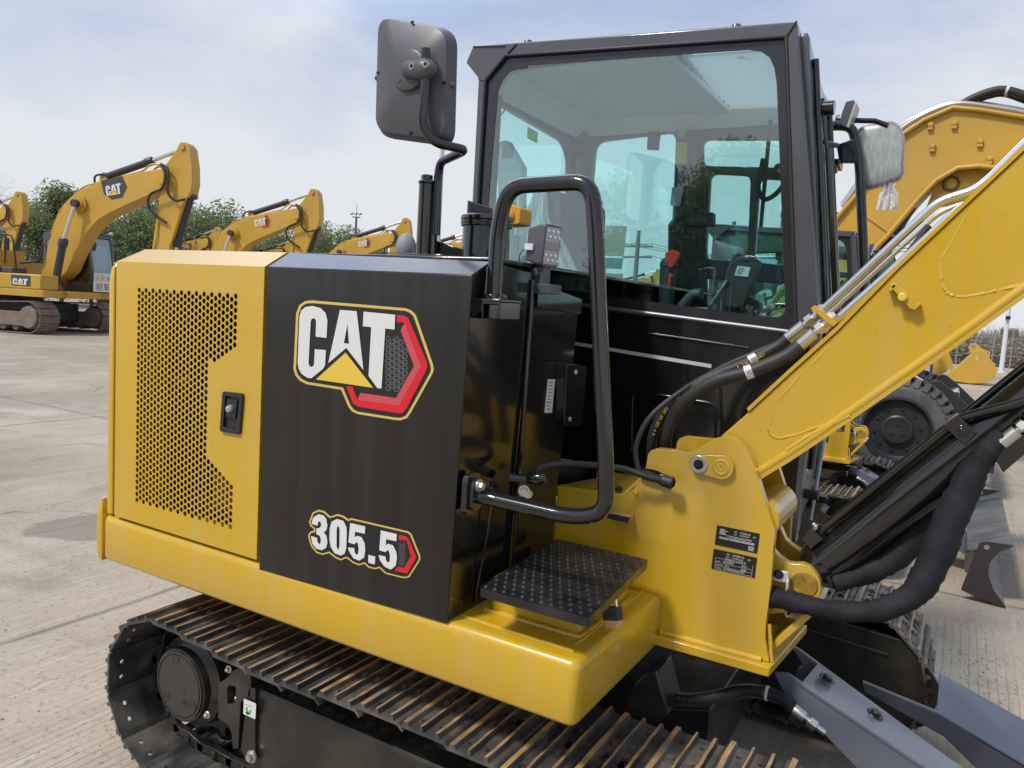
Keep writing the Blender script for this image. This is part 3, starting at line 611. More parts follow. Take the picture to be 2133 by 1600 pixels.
mb = MB(); q = wp(-0.01, 0, -0.06); mb.box((q.x-0.018, q.y-0.02, q.z-0.04), (q.x+0.02, q.y+0.02, q.z+0.006)); mb.cyl(q+V((0, -0.03, -0.01)), q+V((0, 0.03, -0.01)), 0.010, 14); mb.box((q.x-0.035, q.y-0.03, q.z-0.062), (q.x+0.05, q.y+0.03, q.z-0.038))
pw = wp(-0.02, -0.034, -0.008); mb.box((pw.x-0.016, pw.y-0.008, pw.z-0.008), (pw.x+0.008, pw.y+0.004, pw.z+0.008), 1)
mb.tube(spline([pw+V((-0.016, 0, 0)), pw+V((-0.032, 0, -0.02)), pw+V((-0.036, 0.005, -0.05))], 6), 0.0018, 6, 2); mb.cyl(pw+V((-0.036, 0.005, -0.05)), pw+V((-0.034, 0.005, -0.075)), 0.008, 12, 3)
mb.build('lamp_bracket', [PLAS, WHITE, mat('blue_wire', (0.03, 0.06, 0.16), 0.4), RUB], LMP, bevel=0.002)

# --- boom mount: two plates, floor, deck and the ears that carry the lifting cylinder
YP = 1.93
out_px = [(1162,1012),(1251,1028),(1295,1032),(1318,1020),(1336,998),(1346,971),(1350,946),(1357,938),(1369,934),(1400,938),(1430,941),(1442,939),(1454,934),(1487,915),(1498,911),(1508,910),(1520,911),(1530,915),(1541,922),(1552,935),(1562,950),(1568,963),(1585,1015),(1602,1069),(1612,1098),(1614,1110),(1611,1140),(1606,1217),(1595,1302),(1594,1329),(1602,1382)]
P1 = pys(out_px, YP)
zfl = 0.712
P1 += [V((P1[-1].x, YP, zfl)), V((-0.955, YP, zfl))]
bp = MB(); bp.prism(P1, (0, 0.026, 0)); BP = bp.build('boom_bracket', YEL, ROOT, bevel=0.003)
mb = MB(); mb.prism([V((p.x-0.01 if p.x > -0.7 else p.x, 2.20, p.z)) for p in P1], (0, 0.026, 0)); mb.build('bracket_plate', YEL, BP, bevel=0.003)
mb = MB()
fl = [py(1362, 1338, 1.90), py(1607, 1396, 1.90)]
mb.prism([V((-0.95, 1.902, 0.685)), V((-0.33, 1.902, 0.685)), V((-0.30, 2.25, 0.685)), V((-0.95, 2.25, 0.685))], (0, 0, 0.025))
mb.prism([V((-0.345, 1.958, 0.715)), V((-0.345, 2.198, 0.715)), V((-0.24, 2.198, 0.86)), V((-0.24, 1.958, 0.86))], (-0.015, 0, 0.01))
d0_ = P1[0]; d1 = P1[2]
mb.prism([V((-0.96, YP+0.002, d0_.z)), V((d1.x, YP+0.002, d1.z)), V((P1[4].x, YP+0.03, P1[4].z+0.012)), V((P1[4].x-0.03, 2.15, P1[4].z)), V((-0.96, 2.42, py(1168, 966, 2.42).z))], (0, 0, -0.012))
mb.prism([V((-0.955, 2.05, 0.82)), V((-0.955, 2.42, 0.82)), V((-0.955, 2.42, 1.0)), V((-0.955, 2.05, 1.0))], (-0.01, 0, 0))
mb.build('bracket_floor', YEL, BP, bevel=0.003)
bead([(-0.62, YP-0.004, 0.714), (-0.355, YP-0.004, 0.714)], 0.0075, 5, BP)
bead([V((P1[-3].x+0.004, YP+0.01, zfl)), V((P1[-5].x+0.006, YP+0.012, P1[-5].z))], 0.005, 6, BP)
ear = [(1600,1120),(1613,1150),(1624,1161),(1641,1173),(1656,1175),(1671,1175),(1683,1180),(1693,1188),(1702,1199),(1708,1212),(1710,1229),(1708,1242),(1700,1256),(1688,1266),(1640,1276),(1600,1280)]
for y0 in (1.985, 2.125):
    mb = MB(); e0 = pys(ear, 1.985); mb.prism([V((p.x, y0, p.z)) for p in e0], (0, 0.028, 0))
    if y0 < 2:
        c = py(1676, 1217, 1.985); mb.lathe([(0.032, 0), (0.032, 0.003), (0.0, 0.003)], c, (0, -1, 0), 24, 1)
    mb.build('cylinder_ear', [YEL, mat('pin_end_chipped', (0.50, 0.29, 0.03), 0.4, dirt=(0.02, 0.02, 0.02), dirt_amt=1.0, dscale=22)], BP, bevel=0.002)
mb = MB(); c = py(1628, 1199, 1.975)
q = fillet(pys([(1613, 1184), (1645, 1190), (1645, 1213), (1613, 1207)], 1.972), 0.006, 3, True); mb.prism(q, (0, -0.012, 0), 0)
mb.bolt(py(1622, 1196, 1.96), (0, -1, 0), 0.008, 0.012, 1); mb.tube(fillet([py(1640, 1210, 1.955), py(1639, 1225, 1.95), py(1636, 1250, 1.95), py(1634, 1258, 1.97)], 0.01, 4), 0.0045, 10, 2)
mb.build('pin_keeper', [mat('pale_zinc_plate', (0.55, 0.57, 0.57), 0.4, metal=0.4), DARK, ZINC], BP, bevel=0.0015)
mb = MB(); c = py(1603, 1078, 2.0); mb.cyl((c.x-0.02, 1.956, c.z), (c.x-0.02, 2.20, c.z), 0.052, 24); mb.build('cross_tube', YEL, BP)
# pin keeper washer and lock arm at the boom foot
mb = MB(); a = py(1456, 967, YP-0.014); b = py(1502, 974, YP-0.014)
ang = [(a+V((0.023*math.cos(t), 0, 0.023*math.sin(t)))) for t in [R_(90+k*20) for k in range(10)]]; ang += [(b+V((0.031*math.cos(t), 0, 0.031*math.sin(t)))) for t in [R_(-95+k*20) for k in range(10)]]
mb.prism(ang, (0, 0.012, 0), 0)
mb.lathe([(0.022, 0.0), (0.022, 0.001), (0.017, 0.003), (0.013, 0.001), (0.009, 0.0025), (0.003, 0.001), (0.003, -0.002), (0.0, -0.002)], b, (0, -1, 0), 24, 0)
mb.lathe([(0.0225, -0.002), (0.0235, 0.001), (0.0225, 0.004), (0.0, 0.004)], a, (0, -1, 0), 28, 1); mb.bolt(a+V((0, -0.004, 0)), (0, -1, 0), 0.0085, 0.009, 2)
mb.build('pin_lock', [YEL, ZINC, DARK], BP, bevel=0.0012)
# little rubber stop, plug, cable guide
mb = MB(); q = pys([(1266, 1069), (1313, 1078), (1308, 1090), (1264, 1080)], YP-0.04); mb.prism(q, (0, 0.002, 0), 1); q2 = pys([(1274, 1067), (1311, 1076), (1308, 1089), (1268, 1080)], YP-0.038); mb.prism(q2, (0, 0.045, 0), 0)
mb.build('stop_block', [BRASS, RUB], BP, bevel=0.0015)
mb = MB(); mb.bolt(py(1289, 1020, YP+0.02), (0, -0.4, 1), 0.008, 0.01); mb.build('bolt', RUB, BP)
mb = MB(); mb.ball(py(1324, 1027, YP-0.004), 0.0065, 10); mb.build('plug', YELP, BP)
mb = MB(); q = pys([(1341, 975), (1366, 980), (1397, 994), (1394, 1020), (1375, 1008), (1343, 998)], YP-0.006); mb.prism(q, (0, 0.004, 0)); mb.lathe([(0.012, 0), (0.016, 0.003), (0.015, 0.02), (0.011, 0.022)], py(1389, 1001, YP-0.012), (-1, -0.2, 0.05), 14)
mb.build('cable_guide', BLK, BP)
# maker's plates
def plate_txt(q, rows, bars=()):
    mb = MB(); mb.prism(q, (0, -0.0012, 0), 0); e1 = (q[1]-q[0]); e2 = (q[3]-q[0]); o = q[0]+V((0, -0.0018, 0))
    for s, u, v, h, wd in rows: add_text(mb, s, o+e1*u+e2*v, e1.normalized(), -e2.normalized(), h*e2.length, 1, width=wd*e1.length)
    for u, v, du, dv in bars: a = o+e1*u+e2*v; mb.add([a, a+e2*dv, a+e2*dv+e1*du, a+e1*du], [(0, 1, 2, 3)], 1)
    return mb
q = pys([(1494, 1094), (1583, 1112), (1577, 1153), (1489, 1134)], YP-0.0005)
br = [(0.09+i*0.0138, 0.53, 0.004+0.006*rnd.random(), 0.11) for i in range(60)]
plate_txt(q, [('CAT', 0.42, 0.2, 0.09, 0.07), ('CATERPILLAR', 0.55, 0.2, 0.09, 0.25), ('CAT', 0.42, 0.32, 0.08, 0.07), ('CATERPILLAR', 0.55, 0.32, 0.08, 0.23), ('*CAT03055A62503759*', 0.25, 0.5, 0.11, 0.6), ('CAT', 0.86, 0.28, 0.09, 0.06)], br+[(0.78, 0.72+k*0.06, 0.12+0.06*rnd.random(), 0.025) for k in range(4)]+[(0.08, 0.14+k*0.06, 0.12+0.1*rnd.random(), 0.025) for k in range(5)]).build('serial_plate', [BLKP, WHITE], BP, smooth=False)
q = pys([(1487, 1143), (1577, 1162), (1572, 1204), (1482, 1184)], YP-0.0005)
plate_txt(q, [('CAT', 0.31, 0.18, 0.1, 0.08), ('CATERPILLAR', 0.44, 0.18, 0.1, 0.28), ('CAT', 0.31, 0.31, 0.08, 0.08), ('CATERPILLAR', 0.44, 0.31, 0.08, 0.26), ('卡特彼勒(吴江)有限公司', 0.27, 0.45, 0.1, 0.5), ('液压挖掘机', 0.25, 0.58, 0.09, 0.25), ('305.5', 0.68, 0.6, 0.1, 0.12), ('34.1', 0.3, 0.76, 0.1, 0.1), ('2026', 0.68, 0.78, 0.1, 0.12), ('*CAT03055A62503759*', 0.27, 0.92, 0.1, 0.5), ('CAT', 0.80, 0.24, 0.1, 0.07)], [(0.07, 0.40, 0.005, 0.52), (0.93, 0.40, 0.005, 0.56), (0.07, 0.63, 0.86, 0.012), (0.07, 0.79, 0.86, 0.012), (0.07, 0.945, 0.86, 0.012), (0.07, 0.4, 0.18, 0.012), (0.1, 0.55, 0.09, 0.02), (0.1, 0.72, 0.15, 0.02), (0.1, 0.88, 0.12, 0.02)]).build('maker_plate', [BLKP, WHITE], BP, smooth=False)

# --- boom: welded box beam rising out of the picture
YB0, YB1 = 1.972, 2.168
top = [(1492, 925), (1500, 910), (1560, 858), (1650, 775), (1745, 690), (1870, 562), (2000, 440), (2133, 315)]
bot = [(2133, 600), (2015, 686), (1900, 768), (1800, 838), (1700, 907), (1640, 947), (1583, 982), (1530, 1000)]
bt = pys(top, YB0); bb = pys(bot, YB0)
far_t = [V((0.40, YB0, 2.30)), V((0.85, YB0, 2.66)), V((1.25, YB0, 2.83)), V((2.2, YB0, 2.95))]; far_b = [V((2.2, YB0, 2.72)), V((1.3, YB0, 2.52)), V((0.9, YB0, 2.33)), V((0.42, YB0, 1.90))]
poly = bt+far_t+far_b+bb
bm_ = MB(); bm_.prism(poly, (0, YB1-YB0, 0)); BOOM = bm_.build('boom', YEL, ROOT, bevel=0.004)
fl = MB()
lo = [far_b[2], far_b[3]]+bb[:-1]
for yy in (YB0-0.006,):
    fl.tube([V((p.x, YB0-0.002, p.z)) for p in lo], 0.0125, 12)
ofs = [V((p.x+0.012, p.y, p.z-0.012)) for p in lo]
for a, b in zip(lo, lo[1:]):
    fl.add([V((a.x, YB0-0.012, a.z-0.002)), V((b.x, YB0-0.012, b.z-0.002)), V((b.x, YB1+0.01, b.z-0.002)), V((a.x, YB1+0.01, a.z-0.002)), V((a.x+0.008, YB0-0.012, a.z-0.016)), V((b.x+0.008, YB0-0.012, b.z-0.016)), V((b.x+0.008, YB1+0.01, b.z-0.016)), V((a.x+0.008, YB1+0.01, a.z-0.016))], [(0, 1, 2, 3), (4, 7, 6, 5), (0, 4, 5, 1), (2, 6, 7, 3), (1, 5, 6, 2), (3, 7, 4, 0)])
tpz = bt[2:]+far_t[:2]
for a, b in zip(tpz, tpz[1:]):
    fl.add([V((a.x, YB0-0.005, a.z+0.001)), V((b.x, YB0-0.005, b.z+0.001)), V((b.x, YB1+0.005, b.z+0.001)), V((a.x, YB1+0.005, a.z+0.001)), V((a.x-0.005, YB0-0.005, a.z+0.009)), V((b.x-0.005, YB0-0.005, b.z+0.009)), V((b.x-0.005, YB1+0.005, b.z+0.009)), V((a.x-0.005, YB1+0.005, a.z+0.009))], [(3, 2, 1, 0), (5, 6, 7, 4), (1, 5, 4, 0), (3, 7, 6, 2), (2, 6, 5, 1), (0, 4, 7, 3)])
fl.build('flange', YEL, BOOM, angle=50)
bead(fillet(pys([(1610, 862), (1600, 885), (1604, 906), (1622, 914), (1660, 905), (1740, 876), (1775, 860)], YB0+0.0035), 0.015, 4), 0.0055, 8, BOOM)
bead(fillet(pys([(1958, 548), (1960, 590), (1972, 612), (2000, 620), (2060, 610), (2133, 592)], YB0+0.0035), 0.015, 4), 0.0055, 9, BOOM)
bead(pys([(1770, 866), (1690, 905), (1640, 938)], YB0-0.008), 0.0065, 10, BOOM)
bead(pys([(1735, 715), (1660, 790), (1618, 838)], YB0+0.003), 0.0042, 11, BOOM); bead(pys([(2010, 455), (1962, 540)], YB0+0.003), 0.0042, 12, BOOM)
mb = MB(); q = pys([(1852, 594), (1866, 590), (1914, 631), (1897, 645)], YB0-0.026); mb.prism(q, (0, 0.0265, 0)); 
for a, b in (((1850, 604), (1862, 591)), ((1898, 643), (1913, 630))): q = pys([a, b], YB0-0.026); mb.prism([q[0], q[1], q[1]+V((0, 0.03, 0)), q[0]+V((0, 0.03, 0))], V((0.006, 0, -0.004)))
mb.lathe([(0.010, 0), (0.010, 0.006), (0.008, 0.008), (0, 0.008)], py(1880, 619, YB0-0.026), (0, -1, 0), 14, 1); mb.build('lug_bracket', [YEL, YELP], BOOM, bevel=0.002)
# --- steel pipes along the boom, fittings, hoses
def pipe(pts, r, name, m, n=12, fr=0.03):
    mb = MB(); mb.tube(fillet(pts, fr, 6), r, n); return mb.build(name, m, BOOM)
A1 = [py(1690, 668, 2.09), py(1955, 420, 2.09), py(2030, 397, 2.09), py(2062, 372, 2.09), py(2135, 298, 2.09), V((0.5, 2.09, 2.46))]
A2 = [py(1716, 690, 2.03), py(1835, 585, 2.03), py(1992, 440, 2.03), py(2040, 410, 2.03), py(2140, 318, 2.03), V((0.5, 2.03, 2.42))]
pipe(A1, 0.0105, 'steel_pipe', CHROME); pipe(A2, 0.0105, 'steel_pipe', CHROME)
pipe([py(1700, 678, 2.14), py(1960, 440, 2.14), py(2035, 415, 2.14), py(2135, 318, 2.14)], 0.006, 'steel_pipe', CHROME); pipe([py(1745, 680, 2.06), py(1850, 585, 2.06), py(2000, 450, 2.06)], 0.006, 'steel_pipe', CHROME)
cg = []
cpth = spline([py(1750, 690, 2.06), py(1820, 615, 2.07), py(1890, 530, 2.08), py(1935, 470, 2.09)], 24)
mb = MB(); mb.tube(cpth, [0.007+0.0018*(i % 2) for i in range(len(cpth))], 10); mb.build('wire_conduit', RUB, BOOM, angle=80)
def fitting(a, b, name='hose_fitting', parent=None):
    mb = MB(); d = (b-a); l = d.length; u = d/l
    mb.lathe([(0.012, 0), (0.0155, 0.002), (0.0155, l*0.42), (0.0135, l*0.44)], a, u, 18); mb.lathe([(0.009, l*0.44), (0.009, l*0.56)], a, u, 14)
    mb.lathe([(0.009, l*0.5), (0.0165, l*0.51), (0.0165, l*0.66), (0.009, l*0.67)], a, u, 6); mb.lathe([(0.01, l*0.67), (0.01, l*0.74), (0.0175, l*0.75), (0.0175, l*0.93), (0.011, l)], a, u, 6)
    return mb.build(name, ZINC, parent or BOOM, angle=30)
fitting(py(1640, 706, 2.09), py(1722, 640, 2.09)); fitting(py(1664, 722, 2.02), py(1742, 655, 2.02))
mb = MB(); q = pys([(1688, 643), (1697, 636), (1745, 672), (1735, 681)], 2.0); mb.prism(q, (0, 0.12, 0)); mb.build('pipe_clamp', YEL, BOOM, bevel=0.001)
H1 = spline([py(1642, 704, 2.09), py(1615, 724, 2.085), py(1545, 760, 2.06), py(1460, 795, 2.03), py(1400, 838, 2.02), py(1368, 885, 2.02), py(1357, 930, 2.03), py(1362, 985, 2.06)], 10)
H2 = spline([py(1666, 720, 2.02), py(1632, 745, 2.01), py(1560, 775, 1.99), py(1490, 795, 1.98), py(1430, 832, 1.98), py(1398, 875, 1.99), py(1386, 920, 2.0), py(1390, 985, 2.04)], 10)
H3 = spline([py(1640, 708, 2.12), py(1585, 730, 2.11), py(1500, 768, 2.08), py(1420, 815, 2.0), py(1355, 868, 1.95), py(1326, 925, 1.93), py(1328, 970, 1.925), py(1340, 992, 1.92), py(1385, 1003, 1.915)], 10)
def hose(path, r, name, m=RUB): mb = MB(); mb.tube(path, r, 14); return mb.build(name, m, ROOT)
h1 = hose(H1, 0.0142, 'hydraulic_hose'); h2 = hose(H2, 0.0175, 'hydraulic_hose'); h3 = hose(H3, 0.0075, 'hydraulic_hose')
# printing and tags on the hoses
def hose_text(parent, path, s, i0, r, size, flip=False):
    mb = MB(); d = [0]
    for a, b in zip(path, path[1:]): d.append(d[-1]+(b-a).length)
    pos = d[i0]; sg = -1 if flip else 1
    for ch in s:
        k = max(i for i in range(len(d)) if d[i] <= max(0, pos)); k = min(k, len(path)-2)
        u = (path[k+1]-path[k]).normalized(); p = path[k]+u*(pos-d[k]); vw = (EYE-p).normalized(); vw = (vw-u*vw.dot(u)).normalized(); up = vw.cross(u)
        add_text(mb, ch, p+vw*(r+0.0006)-up*sg*size*0.35, u*sg, up*sg, size, 0); pos += sg*size*0.75
    return mb.build('hose_print', YELP, parent, smooth=False)
for i0, s in ((14, 'CAT XT-3ES 4'), (25, '168730 MSHA IC-101/40'), (42, 'CAT XT-3ES 4 6')): hose_text(h1, H1, s, i0, 0.0142, 0.0085)
def hose_tag(parent, path, i, r):
    mb = MB(); a, b = path[i], path[i+2]; mb.tube([a, path[i+1], b], r+0.0008, 14, 0); u = (b-a).normalized(); p = path[i+1]; vw = (EYE-p).normalized(); vw = (vw-u*vw.dot(u)).normalized(); up = vw.cross(u)
    for k in range(3):
        o = p+vw*(r+0.0018)+up*(-0.006+k*0.005)-u*0.009; mb.add([o, o+u*0.015, o+u*0.015+up*0.0014, o+up*0.0014], [(0, 1, 2, 3)], 1)
    mb.build('paper_tag', [WHITE, GREYP], parent)
hose_tag(h1, H1, 16, 0.0142); hose_tag(h2, H2, 19, 0.0175)

# --- lifting cylinder with its sleeved hoses
YC = 2.07
ca = py(1668, 1210, YC); cb = py(2133, 846, YC); u = (cb-ca).normalized(); ce = ca+u*1.15
up = u.cross(V((0, 1, 0))).normalized(); up = up if up.z > 0 else -up
mb = MB(); mb.cyl(ca+u*0.05, ce, 0.058, 36); mb.lathe([(0.045, 0.035), (0.06, 0.06), (0.063, 0.075), (0.060, 0.09)], ca, u, 32); mb.cyl(ca+V((0, -0.05, 0)), ca+V((0, 0.05, 0)), 0.045, 24); mb.cyl(ca, ca+u*0.07, 0.045, 24)
mb.lathe([(0.058, 1.10), (0.066, 1.12), (0.066, 1.2), (0.03, 1.21)], ca, u, 32)
mb.box((ca.x-0.03, YC-0.03, ca.z-0.03), (ca.x+0.03, YC+0.03, ca.z+0.03))
CYL = mb.build('boom_cylinder', BLK, ROOT)
mb = MB(); mb.cyl(ce, ce+u*0.5, 0.032, 20); mb.cyl(ce+u*0.5+V((0, -0.06, 0)), ce+u*0.5+V((0, 0.06, 0)), 0.05, 20); mb.build('rod', CHROME, CYL)
mb = MB(); po = up*0.060+V((0, -0.030, 0))
mb.tube(fillet([ca+u*0.12+po*0.7, ca+u*0.14+po*1.12, ca+u*0.50+po*1.12, ca+u*0.56+po*1.12, ca+u*0.66+V((0, -0.075, 0))+up*0.02, ca+u*0.80+V((0, -0.085, 0))-up*0.03], 0.05, 6), 0.0115, 12)
mb.tube([ca+u*0.10+up*0.064+V((0, 0.02, 0)), ca+u*1.1+up*0.064+V((0, 0.02, 0))], 0.009, 10)
c = ca+u*0.11+up*0.06+V((0, -0.026, 0)); 
mb.prism([c+u*a+up*b+V((0, -0.022, 0)) for a, b in ((-0.018, -0.012), (0.022, -0.012), (0.022, 0.022), (-0.018, 0.022))], (0, 0.044, 0)); mb.bolt(c+u*0.03+up*0.02+V((0, -0.015, 0)), up, 0.006, 0.012, 1); mb.bolt(c+u*0.012-up*0.03+V((0, -0.012, 0)), (0, -1, 0), 0.008, 0.008)
c = ca+u*0.545+po*1.1; mb.prism([c+u*a+up*b+V((0, -0.024, 0)) for a, b in ((-0.02, -0.05), (0.018, -0.045), (0.018, 0.012), (-0.02, 0.012))], (0, 0.04, 0)); mb.bolt(c-up*0.022+V((0, -0.024, 0)), (0, -1, 0), 0.009, 0.008)
mb.build('cylinder_pipe', [BLK, ZINC], CYL, bevel=0.002)
def sleeve(pts, rs, name, seed):
    q = random.Random(seed); p = spline(pts, 9); m = len(p); rr = []
    for i in range(m):
        t = i/(m-1)*(len(rs)-1); k = min(int(t), len(rs)-2); r = rs[k]+(rs[k+1]-rs[k])*(t-k); rr.append(r*(1+0.025*math.sin(i*0.9+seed)+q.uniform(-0.018, 0.018)))
    mb = MB(); mb.tube(p, rr, 18)
    # crumple: shift rings' points a little so that folds run across
    vs = []
    for idx, v in enumerate(mb.v):
        ring = idx//18; k = idx % 18; a = 0.0016*math.sin(ring*0.6+k*0.5)+0.0012*math.sin(ring*1.9+k*0.35)*math.sin(ring*0.23+1)+0.0010*math.sin(ring*2.9+k*0.4); c_ = p[min(ring, m-1)]; d = (V(v)-c_); vs.append(tuple(c_+d*(1+a/max(0.01, d.length))))
    mb.v = vs; return mb.build(name, SLEEVE, ROOT, angle=70)
sleeve([py(1570, 1240, 2.02), py(1600, 1243, 1.975), py(1640, 1250, 1.945), py(1700, 1265, 1.94), py(1790, 1275, 1.93), py(1870, 1258, 1.93), py(1925, 1210, 1.95), py(1965, 1120, 1.98), py(2010, 1015, 2.0), py(2050, 950, 2.0), py(2092, 905, 2.0)], [0.027, 0.026, 0.025, 0.023, 0.025, 0.030, 0.036, 0.035, 0.026, 0.022], 'hose_sleeve', 3)
sleeve([py(1735, 1215, 2.03), py(1800, 1195, 2.06), py(1865, 1160, 2.08), py(1930, 1085, 2.10), py(1975, 1010, 2.11), py(2040, 930, 2.10)], [0.022, 0.028, 0.032, 0.034, 0.03, 0.024], 'hose_sleeve', 4)
fitting(py(2085, 925, 1.99), py(2165, 862, 1.99), parent=CYL)
mb = MB(); q = pys([(2068, 948), (2090, 985), (2160, 925), (2160, 885)], 1.985); mb.prism(q, (0, 0.05, 0)); mb.build('hose_guard', BLK, CYL, bevel=0.003)

# --- cab: right side wall with the big window, rear, left door side, front, roof, and what is inside
YR_, YL_ = 2.45, 3.30
XR = -1.645
def fX(z, y=2.45): return -0.372-(max(z, 1.53)-1.53)*0.135-(0.0 if z > 1.53 else 0.02*(1.53-z))-(y-2.45)*0.08
T0 = py(970, 130, YR_); T1 = py(985, 95, YR_); T2 = py(1660, 44, YR_)
cf = MB()
outer = [T0, T1, T2, V((fX(1.53), YR_, 1.53)), V((fX(0.88), YR_, 0.88)), V((XR, YR_, 0.88)), py(996, 163, YR_)]
WH = pys([(1054, 117), (1012, 168), (985, 606), (1658, 693), (1637, 77)], YR_)
cf.plate(outer, [WH], (0, 0.045, 0))
cf.box((XR, YR_+0.045, 0.9), (XR+0.05, YR_+0.09, 2.44)); cf.box((XR, YL_-0.09, 0.9), (XR+0.07, YL_, 2.44))
# rear wall with window
rw = [V((XR, YR_+0.03, 0.9)), V((XR, YL_-0.01, 0.9)), V((XR, YL_-0.01, 2.45)), V((XR, YR_+0.03, 2.45))]
RH = fillet([V((XR, YR_+0.09, 1.45)), px(1172, 600, XR), px(1177, 330, XR), px(1165, 297, XR), px(1030, 219, XR)], 0.04, 4, True)
cf.plate(rw, [RH], (0.03, 0, 0))
# left wall: fixed rear window, door with two lights and a lower pane
def lp(pts, r=0.03): return fillet(pys(pts, YL_-0.03), r, 4, True)
fxl = fX(1.6)
LH = [lp([(1240, 296), (1408, 275), (1392, 612), (1216, 600)], 0.045),
      lp([(1464, 291), (1700, 291), (1700, 350), (1464, 345)]),
      lp([(1480, 362), (1563, 366), (1556, 545), (1470, 540)]),
      lp([(1582, 372), (1722, 380), (1722, 560), (1572, 546)]),
      lp([(1450, 580), (1722, 596), (1722, 672), (1440, 640)], 0.02)]
lo = [V((XR, YL_-0.03, 0.88)), V((fX(0.88, YL_), YL_-0.03, 0.88)), V((fX(1.53, YL_), YL_-0.03, 1.53)), V((fX(2.44, YL_), YL_-0.03, 2.44)), V((XR, YL_-0.03, 2.44))]
cf.plate(lo, LH, (0, 0.03, 0))
# front frame
def fp(y, z, d=0.0): return V((fX(z, y)-d, y, z))
ff = [fp(YR_+0.045, 0.88), fp(YL_-0.03, 0.88), fp(YL_-0.03, 1.53), fp(YL_-0.03, 2.43), fp(YR_+0.045, 2.43), fp(YR_+0.045, 1.53)]
cf.prism([fp(YR_+0.046, 0.89, 0.015), fp(YL_-0.031, 0.89, 0.015), fp(YL_-0.031, 1.05, 0.015), fp(YR_+0.046, 1.05, 0.015)], (-0.03, 0, 0))
for y0, y1 in ((YR_+0.045, YR_+0.085), (YL_-0.08, YL_-0.031)):
    cf.prism([fp(y0, 0.9), fp(y0, 1.53), fp(y0, 2.42), fp(y0, 2.42, 0.045), fp(y0, 1.53, 0.045), fp(y0, 0.9, 0.045)], (0, y1-y0, 0))
cf.prism([fp(YR_+0.086, 1.50), fp(YR_+0.086, 1.55), fp(YR_+0.086, 1.55, 0.03), fp(YR_+0.086, 1.50, 0.03)], (-0.055, 0.68, 0)); cf.prism([fp(YR_+0.086, 2.34), fp(YR_+0.086, 2.42), fp(YR_+0.086, 2.42, 0.04), fp(YR_+0.086, 2.34, 0.04)], (-0.055, 0.68, 0))
# roof: shell with the sloped rear corner and front visor
def rz(x): return T1.z-0.006+(T2.z+0.002-T1.z+0.006)*(x+1.6)/1.1
sk_v = V((-0.065, YL_-YR_-0.046, 0))
cf.prism([T0+V((0, 0.046, 0.0)), T1+V((0, 0.046, 0)), V((-0.90, YR_+0.046, rz(-0.90))), V((-0.90, YR_+0.046, rz(-0.90)-0.055)), V((-1.5, YR_+0.046, T1.z-0.055))], sk_v)
cf.prism([V((-0.62, YR_+0.046, rz(-0.62))), T2+V((0, 0.046, 0)), V((T2.x, YR_+0.046, T2.z-0.05)), V((-0.62, YR_+0.046, rz(-0.62)-0.055))], sk_v)
for y0_, y1_ in ((YR_+0.047, YR_+0.075), (YL_-0.075, YL_-0.001)): cf.prism([V((-0.96, y0_, rz(-0.96)-0.002)), V((-0.58, y0_, rz(-0.58)-0.002)), V((-0.58, y0_, rz(-0.58)-0.05)), V((-0.96, y0_, rz(-0.96)-0.05))], (0, y1_-y0_, 0))
cf.prism([V((T2.x-0.02, YR_+0.12, T2.z-0.012)), V((T2.x+0.012, YR_+0.12, T2.z-0.012)), V((T2.x-0.055, YL_+0.09, T2.z-0.012)), V((T2.x-0.10, YL_+0.09, T2.z-0.012))], (0, 0, 0.018))
for x, y in ((1101, 80), (1534, 46)): p = py(x, y, YR_+0.1); cf.lathe([(0.017, -0.05), (0.017, -0.012), (0.013, -0.006), (0, -0.006)], p, (0, 0, 1), 18)
CAB = cf.build('cab', CABP, ROOT, bevel=0.006, seg=3)
mb = MB()   # seams that read as black rubber: round the window and along the roof
def strip(pts, r=0.006): mb.tube(pts, r, 8)
strip([WH[k]+V((0, -0.003, 0)) for k in (2, 1, 0, 4, 3)], 0.0065)
strip([py(985, 97, YR_-0.003), py(1052, 96, YR_-0.003)], 0.002); strip([py(996, 164, YR_-0.003), py(1012, 169, YR_-0.003)], 0.002); strip([py(1052, 117, YR_-0.002), py(1076, 92, YR_-0.002)], 0.003)
strip([py(1637, 77, YR_-0.002), py(1660, 44, YR_-0.002)], 0.003)
mb.build('window_seal', RUB, CAB)
# side glass with its printed black border
gl = MB(); g0 = [p+V((0, 0.008, 0)) for p in WH]; gl.prism(g0, (0, 0.005, 0)); SG = gl.build('side_window', GLASS, CAB, smooth=False)
fr = MB()
inner = [(1033, 230), (1037, 190), (1045, 168), (1060, 149), (1078, 143), (1097, 142), (1098, 136), (1560, 104), (1585, 107), (1603, 120), (1613, 142), (1618, 175), (1636, 640), (1633, 655), (1620, 662), (1560, 655), (1270, 617), (1204, 606), (1003, 580)]
fr.plate([p+V((0, 0.0055, 0)) for p in WH], [pys(inner, YR_+0.0055)], (0, 0.002, 0))
fr.build('window_border', mat('window_border_print', (0.03, 0.03, 0.036), 0.12), SG, smooth=False)
